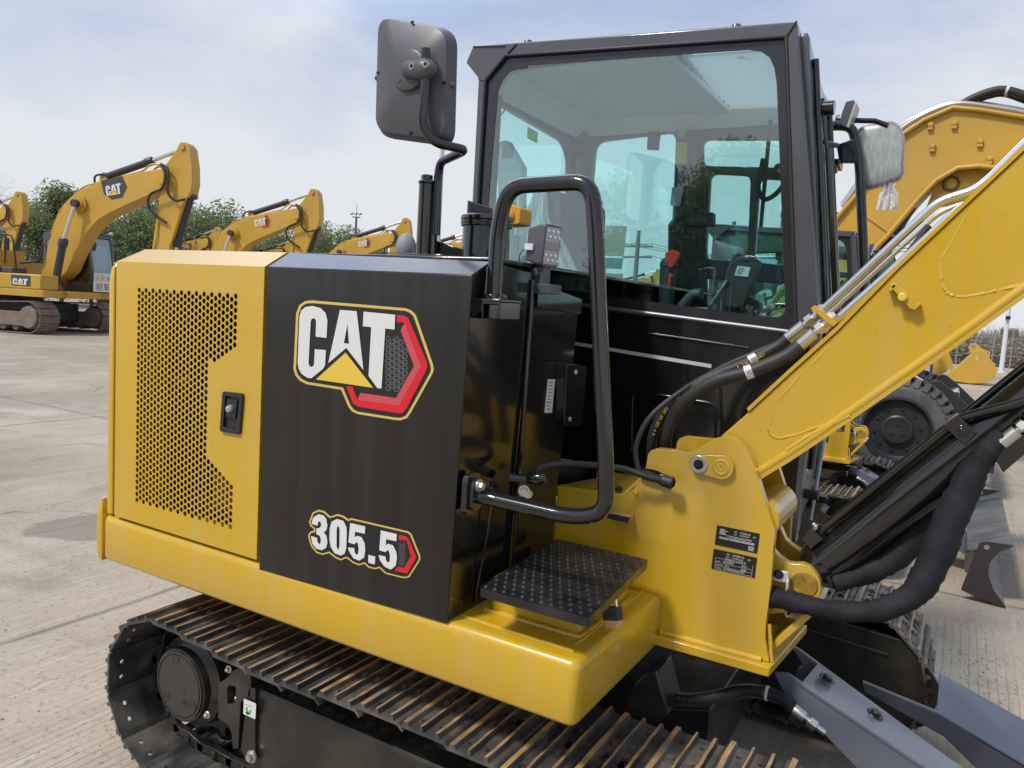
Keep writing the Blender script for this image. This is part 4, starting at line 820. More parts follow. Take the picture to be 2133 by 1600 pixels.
# chrome-grey rail under the window, skirt ribs and white stripe
mb = MB(); a = py(1200, 633, YR_-0.006); b = py(1650, 692, YR_-0.006); mb.tube([a, b], 0.0065, 10, 0); mb.build('side_rail', GREYM, CAB)
STRIPE = mat('white_stripe', (0.55, 0.55, 0.56), 0.4); mb = MB()
a = py(1190, 711, YR_-0.004); b = py(1482, 759, YR_-0.004); mb.prism([a, b, b+V((0, 0, -0.012)), a+V((0, 0, -0.012))], (0, 0.002, 0)); mb.build('stripe', STRIPE, CAB); mb = MB(); a = py(1168, 955, YR_-0.004); b = py(1235, 966, YR_-0.004); mb.prism([a, b, b+V((0, 0, -0.010)), a+V((0, 0, -0.010))], (0, 0.002, 0)); mb.build('stripe', STRIPE, CAB)
sk = MB()
q = [V((-1.64, YR_-0.003, 0.90)), V((-0.40, YR_-0.003, 0.90)), V((-0.40, YR_-0.003, 1.51)), V((-1.64, YR_-0.003, 1.60))]; sk.prism(q, (0, 0.002, 0))
for pts in ([(1316, 940), (1318, 822), (1340, 818), (1490, 842), (1490, 950)], [(1500, 800), (1504, 930)], [(1180, 670), (1560, 725)]): sk.tube(fillet(pys(pts, YR_-0.005), 0.02, 4), 0.004, 8)
sk.build('side_skirt', BLK, CAB)
# other panes
mb = MB()
mb.prism([p+V((0.012, 0, 0)) for p in RH], (0.005, 0, 0)); mb.build('rear_window', GLASS, CAB, smooth=False)
for h in LH: mb = MB(); mb.prism([p+V((0, 0.012, 0)) for p in h], (0, 0.005, 0)); mb.build('door_window', GLASS, CAB, smooth=False)
mb = MB(); mb.prism([fp(YR_+0.086, 1.55, 0.012), fp(YL_-0.081, 1.55, 0.012), fp(YL_-0.081, 2.34, 0.012), fp(YR_+0.086, 2.34, 0.012)], (-0.005, 0, 0)); WS = mb.build('windscreen', GLASS, CAB, smooth=False); mb = MB(); mb.prism([fp(YR_+0.086, 1.05, 0.022), fp(YL_-0.081, 1.05, 0.022), fp(YL_-0.081, 1.5, 0.022), fp(YR_+0.086, 1.5, 0.022)], (-0.005, 0, 0)); mb.build('lower_windscreen', GLASS, CAB, smooth=False)
for y in (YR_+0.10, YL_-0.10): mb = MB(); mb.tube([fp(y, 1.1, -0.012), fp(y, 1.53, -0.012), fp(y, 2.36, -0.012)], 0.011, 10); mb.build('window_rail', BLK, CAB)
mb = MB(); mb.tube([fp(YR_+0.30, 1.60, -0.03), fp(YR_+0.14, 2.1, -0.03), fp(YR_+0.13, 2.25, -0.025)], 0.007, 8); mb.cyl(fp(YR_+0.13, 2.22, -0.005), fp(YR_+0.13, 2.22, -0.06), 0.022, 16); mb.cyl(fp(YR_+0.13, 2.12, -0.005), fp(YR_+0.2, 2.12, -0.06), 0.008, 10); mb.tube([fp(YR_+0.14, 2.1, -0.035), fp(YR_+0.2, 1.62, -0.035)], 0.012, 8)
mb.build('wiper', BLK, WS)
for zz in (1.30, 1.02): mb = MB(); mb.cyl(fp(YR_+0.10, zz, 0.0), fp(YR_+0.10, zz, -0.045), 0.016, 14); mb.build('rubber_stop', RUB, CAB)
mb = MB(); mb.tube([fp(YR_+0.08, 0.94, -0.03), fp(YR_+0.34, 1.2, -0.03)], 0.006, 8); mb.build('stay_rod', GREYM, CAB)
# interior
mb = MB(); mb.box((XR+0.03, YR_+0.05, 2.405), (-0.95, YL_-0.03, 2.42), 0); mb.box((-0.97, YR_+0.05, 2.395), (-0.92, YL_-0.03, 2.415), 0); mb.box((-0.62, YR_+0.05, 2.38), (-0.54, YL_-0.03, 2.41), 0)
mb.prism([(XR+0.03, YL_-0.03, 2.41), (XR+0.03, YL_-0.09, 2.41), (XR+0.03, YL_-0.035, 2.345)], (1.05, 0, 0), 0); mb.prism([(XR+0.03, YR_+0.05, 2.41), (XR+0.12, YR_+0.05, 2.41), (XR+0.035, YR_+0.05, 2.33)], (0, 0.8, 0), 0)
mb.build('headliner', LINER, CAB, bevel=0.004)
tm = bpy.data.materials.new('translucent_roof_panel'); tm.use_nodes = True; tn_ = tm.node_tree.nodes; tn_.remove(tn_['Principled BSDF']); tb_ = tn_.new('ShaderNodeBsdfTranslucent'); tb_.inputs[0].default_value = (0.30, 0.33, 0.33, 1); tm.node_tree.links.new(tb_.outputs[0], tn_['Material Output'].inputs[0])
mb = MB(); n_ = 40; row = [V((-0.915, YR_+0.08+(YL_-YR_-0.16)*k/n_, 2.412+0.006*math.sin(k*1.57))) for k in range(n_+1)]
mb.add(row+[p+V((0.30, 0, -0.012)) for p in row], [(k, k+1, n_+2+k, n_+1+k) for k in range(n_)]); mb.build('roof_light_panel', tm, CAB)
mb = MB(); a = py(1207, 135, YR_+0.22); mb.box((a.x-0.03, a.y-0.04, a.z-0.045), (a.x+0.045, a.y+0.05, a.z+0.03), 0); mb.prism([a+V((-0.005, 0, -0.04)), a+V((0.055, 0, -0.04)), a+V((0.05, 0, -0.11)), a+V((0.0, 0, -0.11))], (0, 0.02, 0), 1)
p = py(1152, 150, YR_+0.3); mb.ball(p, (0.02, 0.02, 0.025), 10, 0)
mb.build('belt_anchor', [PLAS, mat('pale_label', (0.42, 0.5, 0.52), 0.5)], CAB, bevel=0.003)
mb = MB(); c = py(1042, 228, YR_+0.02)
mb.tube([c+V((0.018*math.cos(R_(t)), 0.0, 0.018*math.sin(R_(t)))) for t in range(170, 391, 20)], 0.003, 8); mb.build('coat_hook', PLAS, CAB)
mb = MB(); q = [px(x, y, XR+0.06) for x, y in ((1099, 264), (1120, 276), (1119, 299), (1098, 288))]
mb.prism(q, (0.001, 0, 0), 0); e1 = q[1]-q[0]; e2 = q[3]-q[0]; o = q[0]+V((0.0016, 0, 0))
for poly, mi in ((((0.12, 0.2), (0.36, 0.2), (0.36, 0.85), (0.12, 0.85)), 1), (((0.42, 0.48), (0.6, 0.48), (0.6, 0.54), (0.42, 0.54)), 1), (((0.70, 0.38), (0.82, 0.42), (0.78, 0.62), (0.92, 0.82), (0.86, 0.86), (0.74, 0.68), (0.66, 0.86), (0.60, 0.82), (0.70, 0.6), (0.60, 0.55)), 1), (((0.72, 0.24), (0.80, 0.24), (0.80, 0.34), (0.72, 0.34)), 1)):
    mb.add([o+e1*u_+e2*v_ for u_, v_ in poly], [tuple(range(len(poly)))], mi)
EXG = mat('exit_green', (0.06, 0.75, 0.12), 0.5); EXW = mat('exit_white', (0.9, 0.9, 0.9), 0.5); see_light(EXG, 0.8); see_light(EXW, 0.8); mb.build('exit_sticker', [EXG, EXW], CAB, smooth=False)
WST = [mat('pale_sticker', (0.35, 0.4, 0.4), 0.5), mat('yellow_sticker', (0.72, 0.62, 0.03), 0.5), mat('silver_sticker', (0.45, 0.48, 0.48), 0.4)]
def sticker(parts, nm_, mats_, y):
    mb = MB()
    for q, mi, d in parts: mb.prism(pys(q, y-d), (0, 0.001, 0), mi)
    return mb.build(nm_, mats_, CAB, smooth=False)
sticker([([(1412, 269), (1429, 271), (1427, 288), (1411, 287)], 0, 0)], 'warning_sticker', WST, YL_-0.07); sticker([([(1410, 296), (1432, 297), (1430, 342), (1407, 341)], 1, 0), ([(1414, 303), (1426, 303), (1420, 315)], 0, 0.002)], 'warning_sticker', WST, YL_-0.07); sticker([([(1400, 390), (1424, 391), (1416, 430), (1396, 428)], 2, 0)], 'warning_sticker', WST, YL_-0.07)
yy = YL_-0.045; NOT = [PAPER, mat('blue_green_paper', (0.62, 0.85, 0.85), 0.6), mat('clear_chart', (0.80, 0.90, 0.90), 0.5), GREYP]
see_light(NOT[1], 0.8); see_light(NOT[2], 0.8)
for q, mi in (([(1202, 418), (1256, 418), (1255, 447), (1200, 448)], 0), ([(1199, 455), (1255, 455), (1253, 485), (1196, 484)], 0), ([(1195, 493), (1252, 493), (1250, 523), (1192, 522)], 0), ([(1262, 470), (1306, 471), (1299, 534), (1258, 533)], 0), ([(1259, 537), (1298, 538), (1295, 561), (1257, 559)], 1), ([(1258, 569), (1298, 570), (1296, 602), (1257, 602)], 0)): sticker([(q, mi, 0)], 'window_notice', NOT, yy)
mb = MB(); a = pys([(1150, 530), (1240, 531), (1245, 612), (1148, 604)], yy-0.01); mb.prism(a, (0, 0.001, 0), 2)
e1 = a[1]-a[0]; e2 = a[3]-a[0]
for i in range(5):
    for j in range(2): o = a[0]+e1*(0.05+0.19*i)+e2*(0.62+0.16*j)+V((0, -0.0008, 0)); mb.add([o, o+e1*0.12, o+e1*0.12+e2*0.09, o+e2*0.09], [(0, 1, 2, 3)], 3)
for j in range(9): o = a[0]+e1*0.05+e2*(0.05+0.055*j)+V((0, -0.0008, 0)); mb.add([o, o+e1*(0.5+0.4*rnd.random()), o+e1*0.5+e2*0.012, o+e2*0.012], [(0, 1, 2, 3)], 3)
mb.build('window_chart', NOT, CAB, smooth=False)
st = MB()
bk = [(1045, 560), (1030, 297), (1053, 290), (1085, 345), (1082, 560)]
st.prism(pys(bk, 2.80), (0, 0.06, 0))
st.prism(fillet([V((-1.50, 2.72, 1.20)), V((-1.36, 2.72, 1.14)), V((-1.42, 2.72, 2.02)), V((-1.50, 2.72, 2.02))], 0.04, 4, True), (0, 0.45, 0)); st.prism(fillet([V((-1.45, 2.70, 1.12)), V((-0.98, 2.70, 1.16)), V((-0.96, 2.70, 1.28)), V((-1.40, 2.70, 1.25))], 0.04, 4, True), (0, 0.48, 0))
st.box((-1.45, 2.75, 0.95), (-1.02, 3.12, 1.12)); SEAT = st.build('seat', SEATM, CAB, bevel=0.02, seg=3)
# console, levers, display, floor
mb = MB(); mb.box((XR+0.04, YR_+0.05, 0.92), (-0.45, YL_-0.04, 0.95)); mb.box((-1.4, YR_+0.06, 0.95), (-0.85, YR_+0.24, 1.40)); mb.box((-1.3, YL_-0.25, 0.95), (-0.85, YL_-0.06, 1.36))
a = py(1410, 640, 2.62); mb.prism(fillet([V((-1.15, 2.52, 1.40)), V((-0.83, 2.52, 1.42)), V((-0.80, 2.52, 1.50)), V((-1.1, 2.52, 1.50))], 0.03, 4, True), (0, 0.14, 0))
mb.build('console', INTER, CAB, bevel=0.01)
mb = MB(); yy = 2.62
a = py(1392, 690, yy); mb.tube([py(1380, 680, yy), py(1388, 620, yy), py(1392, 560, yy)], [0.028, 0.026, 0.03], 14, 0); mb.ball(py(1393, 552, yy), (0.032, 0.03, 0.03), 14, 0)
q = fillet(pys([(1384, 529), (1396, 520), (1410, 522), (1414, 532), (1404, 548), (1400, 557), (1392, 557), (1392, 548)], yy-0.035), 0.008, 3, True); mb.prism(q, (0, 0.02, 0), 1); mb.prism(pys([(1393, 570), (1398, 570), (1394, 598), (1391, 596)], yy-0.035), (0, 0.008, 0), 1)
mb.tube(spline([py(1420, 640, yy-0.03), py(1442, 615, yy-0.03), py(1462, 612, yy-0.03)], 6), [0.018]*12+[0.022], 12, 2)
mb.build('control_lever', [INTER, REDP, mat('grip_grey', (0.07, 0.08, 0.09), 0.5)], CAB)
mb = MB(); yy = 2.62
q = fillet(pys([(1498, 636), (1520, 545), (1534, 527), (1562, 532), (1582, 545), (1572, 575), (1545, 640)], yy), 0.008, 3, True); mb.prism(q, (0, 0.05, 0), 0)
mb.prism(pys([(1477, 640), (1514, 585), (1582, 632), (1582, 690), (1470, 690)], yy+0.06), (0, 0.05, 0), 0); mb.tube(pys([(1479, 636), (1515, 584)], yy-0.006), 0.005, 8, 3)
q = pys([(1536, 554), (1563, 557), (1558, 577), (1530, 574)], yy-0.001); mb.prism(q, (0, -0.001, 0), 1); e1 = q[1]-q[0]; e2 = q[3]-q[0]
for j in range(5): o = q[0]+e1*0.12+e2*(0.15+0.15*j)+V((0, -0.002, 0)); mb.add([o, o+e1*(0.4+0.3*rnd.random()), o+e1*0.4+e2*0.05, o+e2*0.05], [(0, 1, 2, 3)], 2)
mb.ball(py(1555, 541, yy), (0.008, 0.003, 0.008), 10, 4)
mb.build('display', [INTER, WHITE, GREYP, GREYM, mat('dim_blue_badge', (0.03, 0.03, 0.25), 0.4)], CAB, bevel=0.003)
mb = MB(); mb.tube(spline([py(1590, 330, YL_-0.12), py(1582, 370, YL_-0.12), py(1580, 395, YL_-0.12), py(1592, 415, YL_-0.12), py(1615, 405, YL_-0.12), py(1636, 380, YL_-0.12)], 8), 0.010, 10); mb.ball(py(1620, 356, YL_-0.14), (0.02, 0.015, 0.03), 10); mb.box((py(1595, 335, YL_-0.1).x, YL_-0.12, 1.93), (py(1602, 335, YL_-0.1).x, YL_-0.1, 2.35))
p = py(1365, 300, YL_-0.05); mb.prism(pys([(1349, 275), (1374, 274), (1370, 312), (1347, 311)], YL_-0.05), (0, 0.02, 0)); mb.prism(pys([(1428, 450), (1484, 442), (1484, 470), (1428, 470)], YL_-0.2), (0, 0.05, 0)); 
mb.tube(pys([(1400, 600), (1400, 470), (1440, 420), (1440, 300)], YL_-0.16), 0.018, 10); mb.prism(pys([(1410, 274), (1463, 276), (1474, 640), (1394, 640)], YL_-0.06), (0, 0.02, 0))
mb.build('door_grip', INTER, CAB, bevel=0.003)
# left mirror arm, lamp and the upright at the cab's front left corner
mb = MB(); yl = YL_+0.05
mb.tube(fillet(pys([(1728, 262), (1775, 262), (1790, 330), (1800, 560), (1800, 700)], yl), 0.06, 6), 0.019, 14); mb.box((fX(2.1, YL_)-0.02, YL_-0.05, 2.17), (fX(2.1, YL_)+0.03, YL_+0.05, 2.20)); mb.prism(fillet(pys([(1742, 302), (1779, 288), (1785, 338), (1748, 338)], yl-0.02), 0.004, 2, True), (0, 0.03, 0))
mb.tube(pys([(1740, 250), (1822, 252), (1850, 262)], yl+0.05), 0.011, 10)
for y0 in (205, 350): p = py(1738, 352, yl); 
mb.cyl(py(1732, 353, YL_-0.05), py(1744, 352, YL_-0.05), 0.018, 12)
MA = mb.build('mirror_bracket', BLK, CAB, bevel=0.003)
mb = MB(); a = pys([(1750, 258), (1752, 240), (1762, 212), (1778, 208), (1783, 214), (1764, 266)], yl-0.03); mb.prism(a, (0, 0.09, 0), 0); a2 = pys([(1781, 211), (1785, 215), (1768, 266), (1763, 264)], yl-0.033); mb.prism(a2, (0, 0.095, 0), 1); mb.tube(pys([(1750, 240), (1742, 242), (1738, 262)], yl-0.03), 0.003, 6, 0)
mb.build('front_lamp', [PLAS, LAMPF], CAB, bevel=0.003)
mb = MB(); ym = yl+0.06
mo = fillet(pys([(1783, 268), (1862, 250), (1883, 275), (1881, 372), (1800, 396), (1784, 365)], ym), 0.03, 4, True); n = len(mo); cen = sum(mo, V((0, 0, 0)))/n
mb.prism(mo, (0, 0.035, 0), 0); mb.add([cen+(p-cen)*0.9+V((0, -0.001, 0)) for p in mo], [tuple(range(n))], 1)
mb.build('front_mirror', [BLK, mat('dull_mirror_glass', (0.35, 0.42, 0.42), 0.15, metal=0.8)], CAB)
# loose film round that mirror and over the seat: packaging, things of their own
mb = MB(); q = random.Random(5)
def crumple(base, levels, seed, amp):
    q = random.Random(seed); n = len(base); rings = []
    c = sum(base, V((0, 0, 0)))/n
    for d, s in levels: rings.append([c+(p-c)*(s*(1+q.uniform(-amp, amp)))+V((0, d+q.uniform(-amp, amp)*0.06, 0)) for p in base])
    vs = [p for r in rings for p in r]; fs = []
    for i in range(len(rings)-1):
        for k in range(n): fs.append((i*n+k, i*n+(k+1) % n, (i+1)*n+(k+1) % n, (i+1)*n+k))
    return vs, fs+[tuple(range(n-1, -1, -1)), tuple(range((len(rings)-1)*n, len(rings)*n))]
dense = []
for a, b in zip(mo, mo[1:]+mo[:1]):
    for t in (0, 0.34, 0.67): dense.append(a.lerp(b, t))
vs, fs = crumple(dense, [(-0.014, 0.6), (-0.014, 0.96), (-0.006, 1.02), (0.03, 1.03), (0.05, 0.92)], 4, 0.006); mb.add(vs, fs)
tl = [py(1838, 384, ym), py(1862, 384, ym)]; rows = []
for k, (xa, xb, y) in enumerate(((1833, 1866, 380), (1840, 1862, 392), (1832, 1871, 404), (1826, 1870, 430), (1824, 1869, 436))):
    m = 8; row = []
    for i in range(m+1): row.append(py(xa+(xb-xa)*i/m, y+q.uniform(-2, 2), ym+0.01*math.sin(i*2.2+k)))
    rows.append(row)
vs = [p for r in rows for p in r]; fs = [(i*9+k, i*9+k+1, (i+1)*9+k+1, (i+1)*9+k) for i in range(4) for k in range(8)]; mb.add(vs, fs, 1); mb.add([v+V((0, 0.012, 0)) for v in vs], [f[::-1] for f in fs], 1)
o = mb.build('bubble_wrap', [BUBBLE, KNOT], None, angle=70); tag(o, 'clear bubble wrap knotted round the small front mirror of the near cab', 'bubble wrap')
mb = MB(); rows = []; prof_px = [(1128, 398, 16), (1126, 420, 22), (1122, 450, 32), (1128, 500, 46), (1140, 560, 62), (1150, 612, 74)]
for k, (x, y, hw) in enumerate(prof_px):
    row = []
    for i in range(25):
        t = i/24*2-1; row.append(py(x+t*hw, y, 2.66+0.02*math.sin(i*1.6)*(0.5+k*0.2)+0.10*t*t))
    rows.append(row)
vs = [p for r in rows for p in r]; fs = [(i*25+k, i*25+k+1, (i+1)*25+k+1, (i+1)*25+k) for i in range(5) for k in range(24)]; mb.add(vs, fs)
rows = []
for k, (x, y, hw) in enumerate([(1086, 392, 6), (1084, 420, 8), (1083, 460, 8), (1082, 490, 12)]): rows.append([py(x+(i/8*2-1)*hw, y, 2.70+0.012*math.sin(i*2.0+k)) for i in range(9)])
for k, (x, y, hw) in enumerate([(1100, 470, 8), (1112, 440, 8), (1128, 405, 8)]): pass
vs = [p for r in rows for p in r]; mb.add(vs, [(i*9+k, i*9+k+1, (i+1)*9+k+1, (i+1)*9+k) for i in range(3) for k in range(8)])
b4 = [(1078, 492), (1094, 494), (1120, 445), (1133, 402), (1122, 398), (1108, 432), (1092, 465)]; mb.add(pys(b4, 2.69), [tuple(range(7))])
o = mb.build('seat_cover_film', FILM, None, angle=70); tag(o, 'clear plastic film draped over the seat inside the near cab', 'plastic film')

# --- tracks: a chain with 37 triple-bar shoes each, driven by the sprocket at the tail
XS, XI, ZC, RT = -2.020, -0.235, 0.290, 0.238
def track_pts():
    Ls = XI-XS; per = 2*Ls+2*math.pi*RT; n = 37; o = []
    for k in range(n):
        s = (k+0.35)*per/n
        if s < Ls:
            t = s/Ls; x = XS+s; sag = -0.030*math.sin(math.pi*min(1, t/0.52))**2*1.0 if t < 0.52 else -0.022*math.sin(math.pi*(t-0.52)/0.48)**2
            o.append((x, ZC+RT+sag, 0.0))
        elif s < Ls+math.pi*RT: a = (s-Ls)/RT; o.append((XI+RT*math.sin(a), ZC+RT*math.cos(a), a))
        elif s < 2*Ls+math.pi*RT: o.append((XI-(s-Ls-math.pi*RT), ZC-RT, math.pi))
        else: a = math.pi+(s-2*Ls-math.pi*RT)/RT; o.append((XS+RT*math.sin(a), ZC+RT*math.cos(a), a))
    return o
TP = track_pts()
sh = MB(); W2 = 0.20; P2 = 0.0675
base = [V((-P2+0.002, -W2, 0)), V((P2-0.006, -W2, 0)), V((P2-0.006, W2, 0)), V((-P2+0.002, W2, 0))]
def circ(x, y, r, n=10): return [V((x+r*math.cos(2*math.pi*k/n), y+r*math.sin(2*math.pi*k/n), 0)) for k in range(n)]
def rrect(x, y, a, b): return fillet([V((x-a, y-b, 0)), V((x+a, y-b, 0)), V((x+a, y+b, 0)), V((x-a, y+b, 0))], 0.006, 2, True)
sh.plate(base, [circ(-0.026, -0.155, 0.0075), circ(0.026, -0.155, 0.0075), circ(-0.026, 0.155, 0.0075), circ(0.026, 0.155, 0.0075), rrect(-0.020, 0.0, 0.011, 0.022), rrect(0.022, 0.0, 0.011, 0.022)], (0, 0, 0.008))
def lug(x, wb, wt, h, lean=0.0):
    v = [V((x-wb, -W2, 0.008)), V((x+wb, -W2, 0.008)), V((x+wt+lean, -W2, 0.008+h)), V((x-wt+lean, -W2, 0.008+h))]; q = random.Random(int(x*1000)+9)
    k = 10; rows = []
    for i in range(k+1):
        y = -W2+2*W2*i/k; e = q.uniform(-0.0012, 0.0012)
        rows.append([V((p.x+(e if j > 1 else 0), y, p.z+(q.uniform(-0.0015, 0.0008) if j > 1 else 0))) for j, p in enumerate(v)])
    b = len(sh.v); sh.v += [tuple(p) for r in rows for p in r]
    for i in range(k):
        for j, mi in ((1, 0), (2, 1), (3, 0)):
            a = b+i*4+j; c = b+i*4+(j+1) % 4; sh.f.append([a, a+4, c+4, c]); sh.m.append(mi)
    sh.f.append([b, b+1, b+2, b+3]); sh.m.append(0); e = b+k*4; sh.f.append([e+3, e+2, e+1, e]); sh.m.append(0)
lug(-0.048, 0.010, 0.0062, 0.011, -0.002); lug(-0.004, 0.007, 0.0028, 0.0135); lug(0.042, 0.0085, 0.0038, 0.0135, 0.001)
sh.prism([V((P2-0.012, -W2, 0.008)), V((P2-0.006, -W2, 0.0)), V((P2+0.010, -W2, -0.012)), V((P2+0.012, -W2, -0.008)), V((P2-0.002, -W2, 0.008))], (0, 2*W2, 0))
for x in (-0.024, 0.021):
    for y in (-0.062, 0.062): sh.bolt((x, y, 0.008), (0, 0, 1), 0.0095, 0.011)
shoe_mesh = None
def make_track(y, first):
    global shoe_mesh
    mb = MB()
    for (x, z, a), (x2, z2, a2) in zip(TP, TP[1:]+TP[:1]):
        p = V((x-math.sin(a)*0.026, 0, z-math.cos(a)*0.026)); p2 = V((x2-math.sin(a2)*0.026, 0, z2-math.cos(a2)*0.026))
        q = p.lerp(p2, 0.5)
        for s in (-1, 1):
            c1_ = V((p.x, y+s*0.045, p.z)); c2_ = V((p2.x, y+s*0.045, p2.z)); d = (c2_-c1_); 
            if d.length > 1e-4:
                u = d.normalized(); nrm = u.cross(V((0, 1, 0)))
                o_ = [c1_-u*0.012+nrm*0.018, c1_+d*0.5+nrm*0.010, c2_+u*0.012+nrm*0.018, c2_+u*0.016-nrm*0.012, c1_+d*0.5-nrm*0.018, c1_-u*0.016-nrm*0.012]
                mb.prism([k_+V((0, -0.010, 0)) for k_ in o_], (0, 0.02, 0))
        mb.cyl((q.x, y-0.062, q.z), (q.x, y+0.062, q.z), 0.014, 10)
    t = mb.build('track', FRAME, ROOT, bevel=0.002)
    for i, (x, z, a) in enumerate(TP):
        if shoe_mesh is None:
            o = sh.build('shoe', [STEEL, RUST], t); shoe_mesh = o.data
        else:
            o = bpy.data.objects.new('shoe', shoe_mesh); scn.collection.objects.link(o); o.parent = t
        o.location = (x, y, z); o.rotation_euler = (0, a, 0)
    return t
YN, YF = YS+0.195, 3.175
make_track(YN, True); make_track(YF, False)
def undercarriage(y, s):
    # s = -1: the outer face looks towards -Y
    def Y(d): return y+s*d
    mb = MB()
    mb.prism(fillet([V((-1.70, Y(0.115), 0.10)), V((-0.40, Y(0.115), 0.10)), V((-0.30, Y(0.115), 0.20)), V((-0.36, Y(0.115), 0.36)), V((-0.45, Y(0.115), 0.40)), V((-1.70, Y(0.115), 0.398))], 0.012, 2, True), (0, -s*0.24, 0))
    mb.prism([V((-1.69, Y(0.113), 0.402)), V((-0.5, Y(0.113), 0.402)), V((-0.5, Y(-0.10), 0.455)), V((-1.69, Y(-0.10), 0.455))], (0, 0, -0.01))
    tf = mb.build('track_frame', FRAME, ROOT, bevel=0.014, seg=4)
    # bracket by the drive with its slot
    mb = MB(); K = lambda X, Yy: py(400+X/4.266, 1300+Yy/4.266, YN-0.125)
    if s < 0:
        o_ = [K(*p) for p in ((232, 540), (245, 515), (275, 505), (330, 455), (365, 400), (430, 395), (520, 420), (520, 640), (430, 700), (410, 1110), (360, 1115), (350, 980), (320, 900), (230, 840))]
        h_ = [K(*p) for p in ((310, 570), (330, 545), (385, 560), (388, 680), (370, 710), (312, 715))]
        mb.plate(o_, [h_], (0, 0.03, 0)); mb.prism([K(505, 560), K(560, 575), K(560, 1200), K(470, 1195), K(430, 1110), K(480, 700)], (0, 0.02, 0))
        for p in ((340, 395), (150, 800)): mb.bolt(K(*p)+V((0, -0.004, 0)), (0, -1, 0), 0.008, 0.012, 1)
        for p in ((350, 560), (335, 690)): mb.bolt(K(*p)+V((0, 0.03, 0)), (0, -1, 0), 0.008, 0.012, 1)
        mb.build('drive_guard', [FRAME, ZINC], tf, bevel=0.004)
        mb = MB(); q = fillet([K(*p)+V((0, -0.006, 0)) for p in ((477, 654), (586, 700), (579, 838), (472, 790))], 0.004, 3, True); mb.prism(q, (0, -0.001, 0), 0)
        z_ = lambda X, Yy: K(X, Yy)+V((0, -0.0078, 0))
        mb.add([z_(*p) for p in ((497, 730), (512, 728), (508, 760), (530, 772), (536, 750), (545, 752), (538, 785), (520, 800), (500, 782))], [tuple(range(9))], 1); mb.add([z_(*p) for p in ((490, 775), (512, 770), (535, 795), (515, 790), (510, 800))], [tuple(range(5))], 1); mb.add([z_(*p) for p in ((485, 700), (560, 728), (560, 731), (485, 703))], [(0, 1, 2, 3)], 2)
        mb.build('guide_sticker', [WHITE, GRN, GREYP], tf, smooth=False)
        mb = MB(); mb.bolt(K(545, 1168)+V((0, -0.002, 0)), (0, -1, 0), 0.0125, 0.018); mb.build('bolt', ZINC, tf)
    # drive: housing, toothed sprocket and cover
    mb = MB(); c = V((XS+0.022, y, ZC+0.026)); ax = V((0, s, 0))
    mb.lathe([(0.0, -0.12), (0.15, -0.12), (0.15, 0.05), (0.142, 0.09), (0.115, 0.105), (0.115, 0.128), (0.0, 0.128)], c, ax, 36)
    te = [V((c.x+r*math.cos(t), y-0.014, c.z+r*math.sin(t))) for k in range(15) for t, r in ((2*math.pi*(k-0.22)/15, 0.185), (2*math.pi*(k-0.12)/15, 0.212), (2*math.pi*(k+0.12)/15, 0.212), (2*math.pi*(k+0.22)/15, 0.185))]
    mb.prism(te, (0, 0.028, 0)); DR = mb.build('sprocket', FRAME, ROOT)
    mb = MB(); mb.lathe([(0.107, 0.120), (0.107, 0.134), (0.101, 0.1345), (0.1005, 0.130), (0.097, 0.130), (0.0965, 0.1345), (0.0, 0.1350)], c, ax, 44)
    for t in (100, 205+15, 330): mb.lathe([(0.016, 0.1358), (0.0135, 0.1358), (0.013, 0.1345), (0.008, 0.1345), (0.0075, 0.1358), (0.004, 0.1358), (0.0035, 0.133), (0, 0.133)], c+V((0.078*math.cos(R_(t)), 0, 0.078*math.sin(R_(t)))), ax, 18)
    q = c+V((0.02, s*0.1352, -0.02)); 
    for dx, dz, w_, h_ in ((0, 0.012, 0.008, 0.008), (-0.004, -0.03, 0.006, 0.010), (0.006, -0.03, 0.004, 0.010), (0.014, -0.03, 0.006, 0.010), (0.004, -0.036, 0.022, 0.002)): mb.box((q.x+dx, min(q.y, q.y+s*0.0012), q.z+dz), (q.x+dx+w_, max(q.y, q.y+s*0.0012), q.z+dz+h_))
    mb.build('drive_cover', mat('brown_black_casting', (0.035, 0.031, 0.030), 0.4, var=0.15, bump=0.1, bscale=200), DR)
    # idler, rollers
    mb = MB(); mb.lathe([(0, -0.05), (0.10, -0.05), (0.19, -0.03), (0.20, -0.03), (0.20, 0.03), (0.19, 0.03), (0.10, 0.05), (0, 0.05)], (XI, y, ZC), (0, 1, 0), 32); mb.build('idler', FRAME, ROOT)
    mb = MB(); p = py(922, 1533, y+s*0.075) if s < 0 else V((-1.05, y, 0.46)); cx_ = p.x if s < 0 else -1.05
    mb.lathe([(0, -0.06), (0.042, -0.06), (0.042, 0.062), (0.038, 0.068), (0.034, 0.068), (0.034, 0.066), (0.006, 0.066), (0.005, 0.069), (0, 0.069)], (cx_ if s < 0 else -1.05, y, 0.455), (0, s, 0), 28); mb.build('carrier_roller', FRAME, ROOT)
    for k in range(4):
        mb = MB(); mb.lathe([(0, -0.07), (0.055, -0.07), (0.055, -0.03), (0.045, -0.03), (0.045, 0.03), (0.055, 0.03), (0.055, 0.07), (0, 0.07)], (XS+0.42+k*0.33, y, 0.115), (0, 1, 0), 20); mb.build('track_roller', FRAME, ROOT)
undercarriage(YN, -1); undercarriage(YF, 1)
mb = MB()
mb.prism(fillet([V((-0.5, 2.99, 0.10)), V((0.02, 2.99, 0.16)), V((0.06, 2.99, 0.32)), V((-0.05, 2.99, 0.46)), V((-0.9, 2.99, 0.52)), V((-1.4, 2.99, 0.3))], 0.05, 4, True), (0, 0.02, 0))
mb.prism([V((-0.75, 2.982, 0.43)), V((-0.12, 2.982, 0.39)), V((-0.12, 2.982, 0.405)), V((-0.75, 2.982, 0.445))], (0, 0.008, 0))
